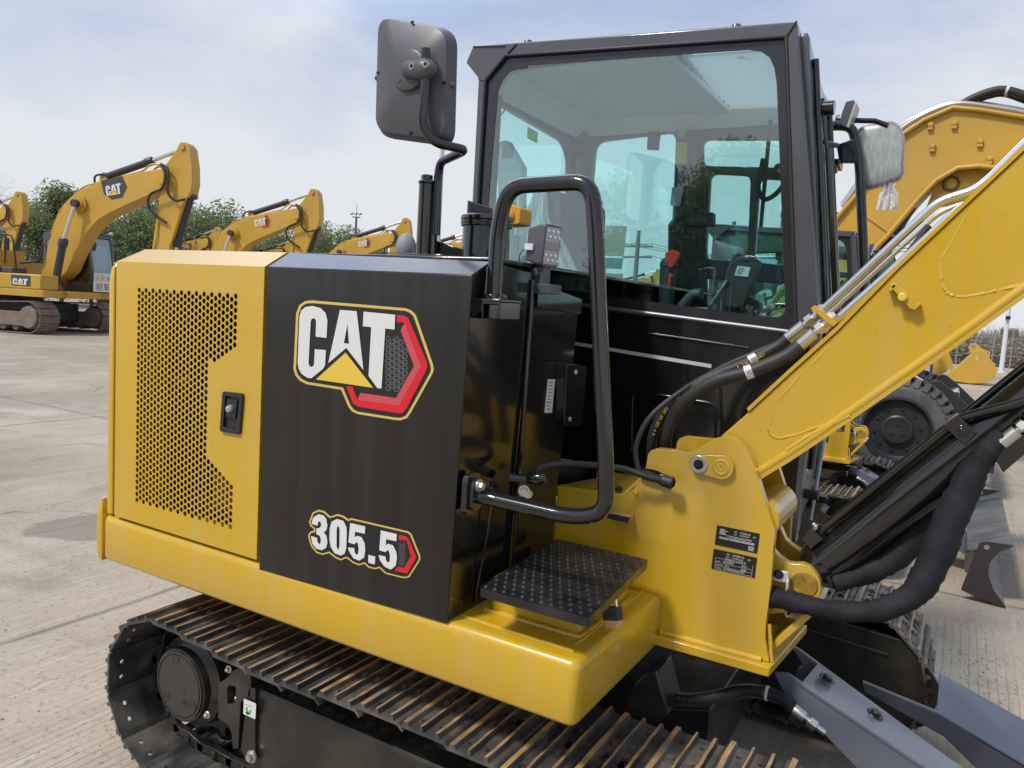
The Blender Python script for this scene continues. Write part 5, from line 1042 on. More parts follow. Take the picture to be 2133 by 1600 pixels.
mb.box((-1.55, 1.76, 0.25), (-0.72, 3.05, 0.46)); mb.lathe([(0, 0.44), (0.42, 0.44), (0.42, 0.55), (0.36, 0.555), (0.36, 0.68), (0, 0.68)], (-1.12, 2.40, 0), (0, 0, 1), 48)
mb.prism([V((-0.73, 1.95, 0.24)), V((-0.73, 2.9, 0.24)), V((-0.50, 2.75, 0.26)), V((-0.50, 2.05, 0.26))], (0, 0, 0.22))
mb.build('car_body', FRAME, ROOT, bevel=0.012)
mb = MB(); mb.box((-2.25, 1.60, 0.685), (-0.97, 3.3, 0.70)); mb.box((-0.97, 1.95, 0.66), (-0.42, 2.19, 0.684)); mb.build('swing_frame', FRAME, ROOT)
mb = MB(); q = pys([(1290, 1500), (1322, 1425), (1345, 1400), (1368, 1396), (1392, 1490), (1372, 1505), (1340, 1520)], 1.90); mb.prism(q, (0, 0.12, 0)); mb.build('swivel_guard', FRAME, ROOT, bevel=0.006)
# blade hose with its spiral guard
cp = spline([py(1385, 1452, 1.98), py(1440, 1458, 1.99), py(1500, 1450, 2.0), py(1545, 1440, 2.0), py(1590, 1442, 2.0), py(1630, 1457, 2.0), py(1652, 1475, 2.0)], 16)
mb = MB(); fine = []
for a, b in zip(cp, cp[1:]):
    for t in (0, 0.5): fine.append(a.lerp(b, t))
mb.tube(fine, [0.0165+(0.0022 if i % 3 == 0 else -0.0015) for i in range(len(fine))], 14); BH = mb.build('blade_hose', mat('spiral_guard', (0.03, 0.03, 0.032), 0.3), ROOT, angle=80)
hose_tag(BH, cp, 66, 0.019)
mb = MB(); a, b = py(1652, 1475, 2.0), py(1712, 1522, 2.0); d = b-a; l = d.length; u = d/l
mb.lathe([(0.013, 0), (0.014, 0.002), (0.014, l*0.4), (0.008, l*0.42), (0.008, l*0.55)], a, u, 16, 0); mb.lathe([(0.008, l*0.54), (0.015, l*0.56), (0.015, l*0.8), (0.008, l*0.82)], a, u, 6, 0); mb.lathe([(0.008, l*0.82), (0.008, l*1.1), (0, l*1.1)], a, u, 12, 0); mb.build('hose_fitting', ZINC, BH)
# dozer arms and blade
mb = MB()
A = pys([(1612, 1402), (1640, 1404), (1938, 1606), (2100, 1716), (2100, 1860), (1900, 1720), (1630, 1440)], 2.05)
e = A[3]; A[3] = V((0.46, 2.05, 0.30)); A[4] = V((0.46, 2.05, 0.14))
mb.prism(A, (0, 0.014, 0))
B = pys([(1645, 1344), (1662, 1352), (1944, 1560)], 2.19); B2 = [V((0.46, 2.19, 0.30)), V((0.46, 2.19, 0.14))]
slot = pys([(1648, 1362), (1662, 1376), (1676, 1384), (1676, 1372), (1660, 1354)], 2.19)
tl_ = pys([(1640, 1404), (1938, 1606)], 2.05)
mb.prism(B+B2+pys([(1900, 1650), (1650, 1420), (1662, 1392), (1672, 1388), (1664, 1372)], 2.19), (0, 0.014, 0))
t1 = pys([(1668, 1424), (1938, 1606)], 2.05); t2 = pys([(1702, 1384), (1944, 1560)], 2.19); t2e = V((0.46, 2.19, 0.30)); t1e = V((0.46, 2.05, 0.30))
mb.prism([p+V((0, -0.002 if p.y < 2.1 else 0.0, 0.003)) for p in (t1[0], t1[1], t1e, t2e, t2[1], t2[0])], (0, 0.0, -0.012))
for x, y in ((1722, 1418), (1822, 1492)): mb.bolt(py(x, y, 2.13)+V((0, 0, 0.004)), (0.35, 0, 1), 0.014, 0.012, 1)
mb.build('dozer_arm', [DOZ, FRAME], ROOT, bevel=0.004)
mb = MB(); A = [py(1795, 1420, 2.62), py(1950, 1484, 2.62), py(2133, 1592, 2.62), py(2420, 1760, 2.62), py(2420, 1900, 2.62), py(2133, 1700, 2.62), py(1965, 1535, 2.62), py(1800, 1442, 2.62)]
mb.prism(A, (0, 0.02, 0)); mb.prism([p+V((0, 0.26, 0.02)) for p in A[1:7]], (0, 0.02, 0)); mb.prism([A[1], A[2], A[3], A[3]+V((0, 0.27, 0.02)), A[2]+V((0, 0.27, 0.02)), A[1]+V((0, 0.27, 0.02))], (0, 0, -0.012)); mb.build('dozer_arm', [DOZ], ROOT, bevel=0.004)
BX = 0.46
mb = MB()
cur = [(BX+0.235, 0.40), (BX+0.16, 0.345), (BX+0.12, 0.27), (BX+0.12, 0.19), (BX+0.16, 0.10), (BX+0.235, 0.005)]
for (xa, za), (xb, zb_) in zip(cur, cur[1:]): mb.prism([V((xa, 1.44, za)), V((xb, 1.44, zb_)), V((xb-0.016, 1.44, zb_+0.004)), V((xa-0.016, 1.44, za-0.004))], (0, 1.92, 0))
mb.box((BX, 1.5, 0.16), (BX+0.12, 3.3, 0.30)); mb.prism([V((BX, 1.5, 0.305)), V((BX+0.2, 1.5, 0.385)), V((BX+0.2, 1.5, 0.37)), V((BX, 1.5, 0.29))], (0, 1.8, 0))
BL = mb.build('dozer_blade', mat('dusty_blade_steel', (0.07, 0.073, 0.072), 0.5, var=0.2, dirt=(0.3, 0.28, 0.25), dirt_amt=0.4), ROOT, angle=50)
for y0 in (1.42, 3.36):
    mb = MB(); mb.prism(fillet([V((BX-0.01, y0, 0.06)), V((BX+0.06, y0, 0.385)), V((BX+0.10, y0, 0.40)), V((BX+0.245, y0, 0.405)), V((BX+0.165, y0, 0.345)), V((BX+0.125, y0, 0.27)), V((BX+0.125, y0, 0.19)), V((BX+0.165, y0, 0.10)), V((BX+0.245, y0, 0.0)), V((BX+0.10, y0, 0.03))], 0.01, 2, True), (0, 0.02, 0), 0)
    mb.lathe([(0.016, 0), (0.016, 0.003), (0, 0.003)], (BX+0.10, y0, 0.365), (0, -1, 0), 16, 1); mb.build('blade_side', [mat('rough_brown_black_plate', (0.03, 0.026, 0.025), 0.6, bump=0.5, bscale=90), GREYM], BL)
for k in range(5): 
    mb = MB(); y0 = 1.75+k*0.33; mb.prism([V((BX+0.0, y0, 0.17)), V((BX+0.12, y0, 0.17)), V((BX+0.2, y0, 0.39)), V((BX+0.0, y0, 0.31))], (0, 0.015, 0)); mb.build('rib', DOZ, BL)

# --- padlock hanging from the step
mb = MB(); a = py(1276, 1278, 1.60); uz_ = V((0.25, -0.12, -0.96)).normalized(); ux_ = V((0.95, -0.1, 0.25)).normalized(); ux_ = (ux_-uz_*ux_.dot(uz_)).normalized(); uy_ = uz_.cross(ux_)
def lk(x, y, z): return a+ux_*x+uy_*y+uz_*z
for z0, z1, w_, mi in ((-0.015, 0.014, 0.021, 0), (0.014, 0.024, 0.0205, 1), (0.024, 0.031, 0.017, 1)):
    r0 = fillet([lk(-w_, -0.012, z0), lk(w_, -0.012, z0), lk(w_, 0.012, z0), lk(-w_, 0.012, z0)], 0.004, 3, True); mb.prism(r0, uz_*(z1-z0), mi)
fy = -0.0124 if lk(0, -1, 0).y < lk(0, 1, 0).y else 0.0124
for x0, x1, z0, z1 in ((-0.012, 0.012, -0.010, -0.009), (-0.012, 0.012, 0.008, 0.009), (-0.012, -0.011, -0.010, 0.009), (0.011, 0.012, -0.010, 0.009), (-0.007, -0.005, -0.006, 0.005), (-0.001, 0.001, -0.006, 0.005), (0.005, 0.007, -0.006, 0.005)):
    mb.prism([lk(x0, fy, z0), lk(x1, fy, z0), lk(x1, fy, z1), lk(x0, fy, z1)], uy_*(0.0008 if fy > 0 else -0.0008), 0)
PL = mb.build('padlock', [mat('black_lock_jacket', (0.02, 0.022, 0.03), 0.45), BRASS], None)
tag(PL, 'small padlock with black jacket and brass base hanging beside the step plate', 'padlock')
mb = MB(); mb.tube(fillet([lk(-0.013, 0, -0.014), lk(-0.013, 0, -0.045), lk(0.013, 0, -0.045), lk(0.013, 0, -0.014)], 0.012, 5), 0.003, 10); mb.build('shackle', CHROME, PL)

# --- the neighbour: the same machine parked one row further in
NB = copy_tree(ROOT, None, ('boom_cylinder', 'hose_sleeve'))
K = 0.92
NB.scale = (K, K, K); NB.location = (-0.284+K*ROOT.location.x, 3.86+K*ROOT.location.y, 0)
NB['label'] = 'second mini excavator parked behind, seen under the boom and through the near cab window'

# ================================================================== large excavators across the yard: one built, the rest copied
LX = thing('large_excavator', 'large yellow excavator at left with its whole boom, cab and tracks in view', 'excavator', (0, 0, 0), 'large excavators parked across the yard')
def P2y(pts, y): return [V((x, y, z)) for x, z in pts]
# tracks
for s in (-1, 1):
    y = s*1.19
    mb = MB(); n = 46; xs, xi, zc, r = -1.75, 1.75, 0.47, 0.43; Ls = xi-xs; per = 2*Ls+2*math.pi*r
    for k in range(n):
        d = k*per/n
        if d < Ls: p = (xs+d, zc+r-0.05*math.sin(math.pi*d/Ls), 0)
        elif d < Ls+math.pi*r: a = (d-Ls)/r; p = (xi+r*math.sin(a), zc+r*math.cos(a), a)
        elif d < 2*Ls+math.pi*r: p = (xi-(d-Ls-math.pi*r), zc-r, math.pi)
        else: a = math.pi+(d-2*Ls-math.pi*r)/r; p = (xs+r*math.sin(a), zc+r*math.cos(a), a)
        ca, sa = math.cos(p[2]), math.sin(p[2])
        def tr(x, z): return V((p[0]+x*ca+z*sa, y-0.35, p[1]-x*sa+z*ca))
        pr = [(-0.10, 0), (-0.09, 0.035), (-0.075, 0.035), (-0.06, 0.012), (-0.02, 0.012), (-0.008, 0.034), (0.008, 0.034), (0.02, 0.012), (0.06, 0.012), (0.075, 0.035), (0.09, 0.035), (0.095, 0.0)]
        mb.prism([tr(*q) for q in pr], (0, 0.70, 0))
    mb.build('track', TRKF, LX, smooth=False)
    mb = MB(); mb.prism(fillet(P2y([(-1.75, 0.22), (1.7, 0.22), (1.8, 0.5), (1.5, 0.62), (-1.7, 0.62)], y-0.3), 0.06, 3, True), (0, 0.6, 0))
    for x in (xs, xi): mb.lathe([(0, -0.32), (0.30, -0.32), (0.36, -0.15), (0.36, 0.15), (0.30, 0.32), (0, 0.32)], (x, y, zc), (0, 1, 0), 24)
    for k in range(7): mb.lathe([(0, -0.25), (0.11, -0.25), (0.11, 0.25), (0, 0.25)], (-1.3+k*0.43, y, 0.2), (0, 1, 0), 14)
    mb.build('track_frame', TRKF, LX, bevel=0.02)
mb = MB(); mb.box((-1.2, -0.93, 0.30), (1.25, 0.93, 0.86)); mb.lathe([(0, 0.7), (0.62, 0.7), (0.62, 1.02), (0, 1.02)], (0, 0, 0), (0, 0, 1), 32)
for sx in (-1, 1): mb.prism([V((sx*0.5, -0.9, 0.4)), V((sx*1.3, -0.9, 0.35)), V((sx*1.3, -0.9, 0.62)), V((sx*0.5, -0.9, 0.75))], (0, 1.8, 0))
mb.build('car_body', mat('dark_steel_frame', (0.045, 0.047, 0.055), 0.5), LX, bevel=0.02)
mb = MB(); mb.prism(fillet([V((2.15, -1.36, 1.05)), V((2.15, 1.30, 1.05)), V((-2.0, 1.36, 1.05)), V((-2.0, -1.36, 1.05))], 0.12, 4, True), (0, 0, 0.2)); mb.lathe([(0.07, 0), (0.05, 0.004), (0.05, -0.02), (0, -0.02)], (1.95, -1.365, 1.15), (0, -1, 0), 16)
mb.prism(P2y([(1.5, 1.25), (2.3, 1.25), (2.3, 1.05), (1.2, 1.05)], -0.62), (0, 1.24, 0)); mb.build('upper_frame', YELF, LX, bevel=0.03)
mb = MB(); mb.prism(fillet([V((-1.75, -1.36, 1.0)), V((-1.75, 1.36, 1.0)), V((-2.5, 1.2, 1.0)), V((-2.75, 0.5, 1.0)), V((-2.75, -0.5, 1.0)), V((-2.5, -1.2, 1.0))], 0.2, 4, True), (0, 0, 1.05)); mb.build('counterweight', YELF, LX, bevel=0.08, seg=3)
mb = MB(); mb.box((-1.76, -1.34, 1.26), (-0.35, 1.34, 2.05), 0); mb.box((-1.6, -0.9, 2.05), (-0.7, 0.9, 2.38), 0); mb.box((-0.9, -1.35, 1.3), (-0.55, -1.345, 1.9), 1); mb.box((-0.35, -1.3, 1.26), (0.5, -0.55, 1.95), 0); mb.cyl((-1.2, 0.7, 2.3), (-1.2, 0.7, 2.75), 0.08, 14, 1)
mb.build('engine_hood', [YELF, mat('vent_dark', (0.03, 0.03, 0.035), 0.6)], LX, bevel=0.03)
mb = MB(); mb.box((0.52, -1.36, 1.255), (2.05, -0.72, 1.68), 0); mb.box((0.1, -1.365, 1.3), (0.5, -0.7, 1.62), 1); mb.box((0.2, -1.2, 1.68), (0.95, -0.7, 1.85), 1); TB = mb.build('tool_box', [YELF, mat('step_grey', (0.06, 0.06, 0.075), 0.6)], LX, bevel=0.03)
mb = MB(); mb.tube(fillet([V((0.2, -1.3, 1.68)), V((0.25, -1.3, 2.75)), V((1.05, -1.3, 2.75)), V((1.2, -1.3, 1.68))], 0.15, 5), 0.025, 8); mb.build('handrail', GLOSS, LX); mb = MB(); mb.tube(fillet([V((0.2, -0.72, 1.95)), V((0.25, -0.72, 2.9)), V((-0.9, -0.72, 2.9)), V((-1.0, -0.72, 2.05))], 0.15, 5), 0.022, 8); mb.build('handrail', GLOSS, LX)
# cab
mb = MB()
y0, y1 = 0.33, 1.36
prf = [(0.50, 1.25), (2.17, 1.25), (2.27, 1.75), (2.07, 2.90), (1.95, 3.00), (0.60, 3.02), (0.50, 2.90)]
for y, h in ((y0, 0.05), (y1-0.05, 0.05)):
    mb.plate(P2y(prf, y), [fillet(P2y([(0.62, 1.9), (1.12, 1.9), (1.12, 2.74), (0.62, 2.76)], y), 0.06, 3, True), fillet(P2y([(1.20, 1.45), (2.08, 1.45), (2.15, 1.78), (1.97, 2.86), (1.20, 2.86)], y), 0.06, 3, True)], (0, h, 0))
def cx(z): return 2.17+(z-1.25)*0.2 if z < 1.75 else 2.27-(z-1.75)*0.175
for ya, yb in ((y0+0.05, y0+0.10), (y1-0.10, y1-0.05)): mb.prism([V((cx(1.3), ya, 1.3)), V((cx(1.75), ya, 1.75)), V((cx(2.9), ya, 2.9)), V((cx(2.9)-0.06, ya, 2.9)), V((cx(1.75)-0.06, ya, 1.75)), V((cx(1.3)-0.06, ya, 1.3))], (0, yb-ya, 0))
mb.prism([V((cx(1.25)-0.05, y0+0.05, 1.25)), V((cx(1.25), y0+0.05, 1.25)), V((cx(1.7), y0+0.05, 1.7)), V((cx(1.7)-0.05, y0+0.05, 1.7))], (0, y1-y0-0.1, 0))
mb.box((0.60, y0+0.05, 2.90), (2.01, y1-0.05, 3.0)); mb.box((0.50, y0+0.05, 1.27), (0.56, y1-0.05, 2.9)); mb.box((0.56, y0+0.05, 1.27), (2.10, y1-0.05, 1.31))
mb.box((0.55, y0-0.02, 3.022), (2.10, y1+0.02, 3.045)); LC = mb.build('cab', CABP, LX, bevel=0.012)
mb = MB(); mb.prism([V((cx(1.72)-0.02, y0+0.1, 1.72)), V((cx(1.72)-0.02, y1-0.1, 1.72)), V((cx(2.88)-0.02, y1-0.1, 2.88)), V((cx(2.88)-0.02, y0+0.1, 2.88))], (-0.01, 0, 0))
mb.prism(P2y([(0.6, 1.4), (2.10, 1.4), (2.18, 1.78), (1.99, 2.88), (0.6, 2.88)], y0+0.02), (0, 0.008, 0)); mb.prism(P2y([(0.6, 1.4), (2.10, 1.4), (2.18, 1.78), (1.99, 2.88), (0.6, 2.88)], y1-0.03), (0, 0.008, 0)); mb.build('cab_glass', FGLASS, LC, smooth=False)
mb = MB(); mb.box((0.75, 0.7, 1.35), (1.2, 1.1, 1.75)); mb.prism(P2y([(0.72, 1.7), (0.9, 1.7), (0.8, 2.45), (0.68, 2.45)], 0.7), (0, 0.4, 0)); mb.box((1.3, 0.5, 1.35), (1.6, 0.62, 1.95)); mb.build('seat', INTER, LC, bevel=0.02)
mb = MB()
for y in (y0+0.1, y1-0.1): mb.ball((2.12, y, 3.07), (0.07, 0.06, 0.06), 10)
mb.build('roof_lamp', mat('lamp_pale', (0.5, 0.5, 0.48), 0.3), LC)
# boom, measured on its own plane
bo = [(1.00, 1.70), (1.25, 2.57), (1.53, 3.34), (1.86, 3.83), (2.38, 4.21), (3.02, 4.44), (4.56, 4.78), (5.04, 4.85), (5.24, 4.72), (5.10, 4.30), (3.85, 3.79), (3.3, 3.55), (2.94, 3.35), (2.57, 2.98), (2.2, 2.41), (1.91, 1.84), (1.68, 1.62), (1.3, 1.5)]
mb = MB(); mb.prism(P2y(bo, -0.26), (0, 0.52, 0)); LB = mb.build('boom', YELF, LX, bevel=0.02)
mb = MB()
for z in (-0.36, 0.36): pass
mb.lathe([(0, -0.40), (0.17, -0.40), (0.17, -0.35), (0.24, -0.35), (0.24, -0.262)], (2.36, 0, 3.78), (0, 1, 0), 24); mb.build('boom_boss', YELF, LB); mb = MB(); mb.lathe([(0, 0.40), (0.17, 0.40), (0.24, 0.262)], (2.36, 0, 3.78), (0, 1, 0), 24); mb.build('boom_boss', YELF, LB); mb = MB(); mb.lathe([(0, -0.33), (0.16, -0.33), (0.16, 0.33), (0, 0.33)], (5.08, 0, 4.58), (0, 1, 0), 24)
mb.build('boom_boss', YELF, LB)
mb = MB(); mb.tube(fillet([V((1.3, -0.2, 2.9)), V((1.62, -0.2, 3.62)), V((2.4, -0.2, 4.3)), V((4.4, -0.2, 4.78)), V((4.6, -0.2, 4.98)), V((5.0, -0.2, 4.96)), V((5.15, -0.25, 4.8))], 0.2, 4), 0.028, 8); mb.build('steel_pipe', YELF, LB); mb = MB(); mb.tube(fillet([V((1.3, 0.12, 2.9)), V((1.62, 0.12, 3.62)), V((2.4, 0.12, 4.3)), V((4.4, 0.12, 4.78)), V((4.6, 0.12, 4.98)), V((5.0, 0.12, 4.96))], 0.2, 4), 0.028, 8); mb.build('steel_pipe', YELF, LB)
mb = MB()
mb.tube(spline([V((5.0, -0.3, 4.95)), V((5.2, -0.36, 4.7)), V((5.15, -0.4, 4.3)), V((4.75, -0.38, 4.1)), V((4.7, -0.36, 3.75)), V((4.95, -0.3, 3.5)), V((5.2, -0.25, 3.35))], 6), 0.035, 8); mb.build('hydraulic_hose', RUB, LB); mb = MB(); mb.tube(spline([V((5.0, -0.28, 4.98)), V((5.28, -0.34, 4.8)), V((5.3, -0.36, 4.2)), V((5.5, -0.3, 3.98)), V((5.75, -0.25, 4.02))], 6), 0.035, 8); mb.build('hydraulic_hose', RUB, LB); mb = MB(); mb.tube(spline([V((2.7, -0.1, 4.35)), V((2.75, -0.15, 4.6)), V((3.0, -0.15, 4.66)), V((3.2, -0.1, 4.6))], 6), 0.03, 8)
mb.build('hydraulic_hose', RUB, LB); mb = MB(); mb.tube(spline([V((1.1, -0.3, 2.6)), V((1.05, -0.34, 2.15)), V((0.75, -0.36, 2.05)), V((0.5, -0.5, 2.0))], 6), 0.035, 8); mb.build('hydraulic_hose', RUB, LB)
# stick
sk_ = [(5.53, 5.60), (5.70, 5.60), (5.84, 5.45), (5.93, 4.95), (5.95, 4.49), (5.88, 4.15), (5.73, 4.05), (5.27, 2.71), (4.95, 1.3), (4.72, 0.75), (4.50, 0.78), (4.40, 1.3), (4.69, 2.68), (4.93, 4.24), (5.08, 4.97), (5.40, 5.35)]
mb = MB(); mb.prism(P2y(sk_, -0.19), (0, 0.38, 0)); LS = mb.build('stick', YELF, LX, bevel=0.02)
mb = MB()
for x, z in ((5.62, 5.46), (5.78, 4.15)): mb = MB(); mb.lathe([(0, -0.235), (0.08, -0.235), (0.08, 0.235), (0, 0.235)], (x, 0, z), (0, 1, 0), 16); mb.build('pin', YELF, LS)
mb = MB(); mb.tube([V((4.9, -0.22, 3.4)), V((4.85, -0.23, 2.9)), V((4.7, -0.22, 2.4))], 0.02, 6); mb.build('steel_pipe', YELF, LS)
DKC = mat('dark_blue_grey_cylinder', (0.032, 0.034, 0.045), 0.4)
def ram(a, b, c, r, rr, nm):
    mb = MB(); a, b, c = V(a), V(b), V(c); u = (b-a).normalized(); mb.cyl(a, b, r, 16); mb.lathe([(r, 0), (r*1.25, 0.02), (r*1.25, 0.2), (r*1.05, 0.24), (rr, 0.26)], b-u*0.2, u, 16); mb.cyl(a+V((0, -r*1.1, 0)), a+V((0, r*1.1, 0)), r*1.1, 14); o = mb.build(nm, DKC, LX)
    mb = MB(); mb.cyl(b, c, rr, 12); mb.build('rod', CHROME, o); mb = MB(); mb.cyl(c+V((0, -rr*1.4, 0)), c+V((0, rr*1.4, 0)), rr*2.0, 14); mb.build('rod_eye', DKC, o)
ram((1.72, -0.55, 1.2), (2.05, -0.55, 2.72), (2.36, -0.46, 3.78), 0.105, 0.055, 'boom_cylinder'); ram((1.72, 0.55, 1.2), (2.05, 0.55, 2.72), (2.36, 0.46, 3.78), 0.105, 0.055, 'boom_cylinder')
ram((3.0, 0, 4.62), (4.50, 0, 5.10), (5.6, 0, 5.48), 0.10, 0.055, 'arm_cylinder'); ram((5.80, 0, 4.15), (5.36, 0, 2.75), (4.95, 0, 1.2), 0.095, 0.05, 'bucket_cylinder')
mb = MB(); mb.prism(P2y([(2.85, 4.42), (3.15, 4.48), (3.05, 4.72), (2.9, 4.68)], -0.12), (0, 0.24, 0)); mb.build('cylinder_lug', YELF, LB)
bk = [(4.62, 0.85), (4.45, 0.95), (4.05, 0.9), (3.75, 0.55), (3.8, 0.2), (4.1, 0.02), (4.75, 0.12), (4.9, 0.25)]
mb = MB(); mb.prism(P2y(bk, -0.55), (0, 1.1, 0)); mb.build('bucket', YELF, LX, bevel=0.03)
# emblems: white letters over a yellow triangle, on the boom and the tool box
def norm(pts): return [((X-225)/1083.0, (1115-(Y+(0.085*(1300-X))))/1115.0) for X, Y in pts]
def emblem(mb, o, r, u, w, h, nrm, bg, hexr):
    r = V(r); u = V(u); nrm = V(nrm); o = V(o)
    def pl(pts, off, mi): q = [o+r*(x*w)+u*(z*h)+nrm*off for x, z in pts]; mb.prism(q, nrm*0.003, mi)
    if bg: pl([(-0.22, 1.2), (1.18, 1.2), (1.36, 0.35), (0.95, -0.28), (0.28, -0.28), (0.05, 0.0), (-0.16, 0.2)] if bg == 1 else [(-0.13, 1.14), (1.14, 1.14), (1.14, -0.12), (-0.06, -0.12)], 0.0, 1)
    if hexr: pl([(1.02, 1.0), (1.16, 0.95), (1.36, 0.42), (1.12, -0.26), (0.62, -0.24), (0.55, -0.02), (0.66, -0.02), (0.70, -0.12), (1.06, -0.13), (1.24, 0.42), (1.10, 0.85), (1.02, 0.88)], 0.004, 2); pl([(0.95, 0.9), (1.08, 0.84), (1.2, 0.42), (1.04, -0.08), (0.75, -0.06)], 0.002, 1)
    for t, mi in ((C_, 0), (T_, 0), (TRI, 3)): pl(norm(t), 0.008, mi)
    q = [o+r*(x*w)+u*(z*h)+nrm*0.008 for x, z in norm(A_)]; hq = [o+r*(x*w)+u*(z*h)+nrm*0.008 for x, z in norm(AH)]; mb.plate(q, [hq], nrm*0.003, 0)
DECM = [WHITE, mat('dark_print', (0.05, 0.05, 0.055), 0.5), RED, YELP]
sl = math.atan2(4.78-4.44, 4.56-3.02); rx = (math.cos(sl), 0, math.sin(sl)); ux = (-math.sin(sl), 0, math.cos(sl))
mb = MB(); emblem(mb, (3.25, -0.262, 4.02), rx, ux, 0.52, 0.40, (0, -1, 0), 1, False); mb.build('emblem', DECM, LB, smooth=False)
mb = MB(); emblem(mb, (1.12, -1.362, 1.36), (1, 0, 0), (0, 0, 1), 0.52, 0.24, (0, -1, 0), 2, False); mb.build('emblem', DECM, TB, smooth=False)
mb = MB(); emblem(mb, (3.30, -0.262, 4.06), rx, ux, 0.50, 0.38, (0, -1, 0), 0, True); mb.build('hexagon_emblem', DECM, LB, smooth=False)
# sign board in the cab front (only on the first machine)
mb = MB(); mb.box((0, 0, 0), (0.02, 1.15, 0.30), 0); mb.box((0.0, 0.02, 0.30), (0.02, 1.15, 0.56), 0)
add_text(mb, '好车卖', (0.024, 0.10, 0.06), (0, 1, 0), (0, 0, 1), 0.17, 1, width=0.85); add_text(mb, '设备', (0.024, 0.06, 0.34), (0, 1, 0), (0, 0, 1), 0.15, 2, width=0.40); add_text(mb, '东闻', (0.024, 0.55, 0.34), (0, 1, 0), (0, 0, 1), 0.10, 1, width=0.3)
mb.v = [(x+2.31, y+0.30, z+1.28) for x, y, z in mb.v]
mb.build('sign_board', [WHITE, DARK, mat('orange_print', (0.7, 0.33, 0.02), 0.5)], LC, smooth=False)

ANG = R_(18)
RZ = Matrix.Rotation(ANG, 3, 'Z')
def place_front(o, x, y):
    b = pz(x, y, 0); o.location = b-RZ @ V((2.0, -1.19, 0)); o.rotation_euler = (0, 0, ANG)
def place_tip(o, x, y, ang=ANG):
    p = pz(x, y, 5.58); o.location = p-Matrix.Rotation(ang, 3, 'Z') @ V((5.65, -0.1, 5.58)); o.rotation_euler = (0, 0, ang)
for tx, ty, lab in ((655, 395, 'large excavator with a raised boom wearing a red hexagon emblem, above the hood'), (846, 455, 'large excavator whose low red hexagon boom ends left of the hood brackets'), (453, 474, 'far excavator with its small emblem boom between the tall left stick and the middle boom'), (606, 499, 'farthest excavator, only its arm cylinder and stick top showing under the middle boom'), (990, 476, 'excavator behind the exhaust stack, seen by its arm rod and boom end'), (1371, 561, 'far excavator seen small and low through the near cab window'), (40, 400, 'excavator cut by the left picture edge, behind the big one with the sign')):
    c = copy_tree(LX, None, ('sign_board', 'emblem')); c['label'] = lab; place_tip(c, tx, ty)
for ch in list(LB.children):
    if ch.name.startswith('hexagon_emblem'): bpy.data.objects.remove(ch)
place_front(LX, 92, 697)

# ================================================================== wheeled excavator standing behind, under and above the near boom
WX = thing('wheeled_excavator', 'wheeled excavator with a big arched yellow boom and a black fender over its tyre', 'excavator', (-2.0, 9.7, 0))
YW = 8.5
wc = py(1868, 896, YW); wr = 0.525
def wheel(c, s):
    mb = MB(); ax = V((0, s, 0))
    mb.lathe([(0.30, -0.02), (0.33, 0.0), (0.40, 0.0), (0.445, -0.022), (0.478, -0.06), (0.486, -0.10), (0.486, -0.20), (0.478, -0.24), (0.445, -0.28), (0.33, -0.30), (0.30, -0.28)], c, ax, 64)
    for k in range(34):
        t = 2*math.pi*k/34; d = V((math.cos(t), 0, math.sin(t))); e = V((-math.sin(t), 0, math.cos(t)))
        for y0, y1, sh_ in ((-0.012, -0.145, 0), (-0.155, -0.288, 0.5)):
            t2 = t+sh_*2*math.pi/34; d2 = V((math.cos(t2), 0, math.sin(t2))); e2 = V((-math.sin(t2), 0, math.cos(t2)))
            pr = [d2*0.455, d2*0.535+ax*(y0*0.6-0.02), d2*0.540+ax*(-0.15), d2*0.50+ax*(-0.15)]
            a = [c+ax*y0*1.0+d2*0.452-e2*0.026, c+ax*(y0-0.05*(1 if sh_ == 0 else -1))+d2*0.532-e2*0.026, c+ax*-0.15+d2*0.536-e2*0.03, c+ax*-0.15+d2*0.48-e2*0.03] if sh_ == 0 else [c+ax*y1+d2*0.452-e2*0.026, c+ax*(y1+0.05)+d2*0.532-e2*0.026, c+ax*-0.15+d2*0.536-e2*0.03, c+ax*-0.15+d2*0.48-e2*0.03]
            mb.prism(a, e2*0.054)
    o = mb.build('wheel', TYRE, WX, angle=30)
    mb = MB(); mb.lathe([(0.325, -0.005), (0.325, 0.012), (0.31, 0.014), (0.30, 0.0), (0.285, -0.04), (0.27, -0.055), (0.15, -0.05), (0.145, -0.01), (0.13, 0.0), (0.0, 0.0)], c, ax, 56)
    for k in range(3): t = R_(90+k*120); mb.lathe([(0, 0.012), (0.018, 0.012), (0.018, 0)], c+V((0.065*math.cos(t), 0, 0.065*math.sin(t))), ax, 12)
    for k in range(10): t = R_(k*36+10); mb.bolt(c+V((0.21*math.cos(t), 0, 0.21*math.sin(t)))-ax*0.052, ax, 0.012, 0.02)
    mb.build('rim', mat('matt_black_rim', (0.020, 0.021, 0.026), 0.42, dirt=(0.09, 0.085, 0.08), dirt_amt=0.3), o, angle=18)
wheel(wc, -1); wheel(wc+V((0, 2.3, 0)), 1); wheel(wc+V((-2.6, 0, 0)), -1); wheel(wc+V((-2.6, 2.3, 0)), 1)
mb = MB(); mb.box((wc.x-3.3, YW+0.75, 0.55), (wc.x+0.5, YW+1.6, 0.95)); mb.cyl((wc.x, YW+0.25, wc.z), (wc.x, YW+2.1, wc.z), 0.1, 16); mb.cyl((wc.x-2.6, YW+0.25, wc.z), (wc.x-2.6, YW+2.1, wc.z), 0.1, 16); mb.lathe([(0, 0.9), (0.55, 0.9), (0.55, 1.15), (0, 1.15)], (wc.x-1.3, YW+1.15, 0), (0, 0, 1), 28)
mb.build('chassis', BLK, WX, bevel=0.02)
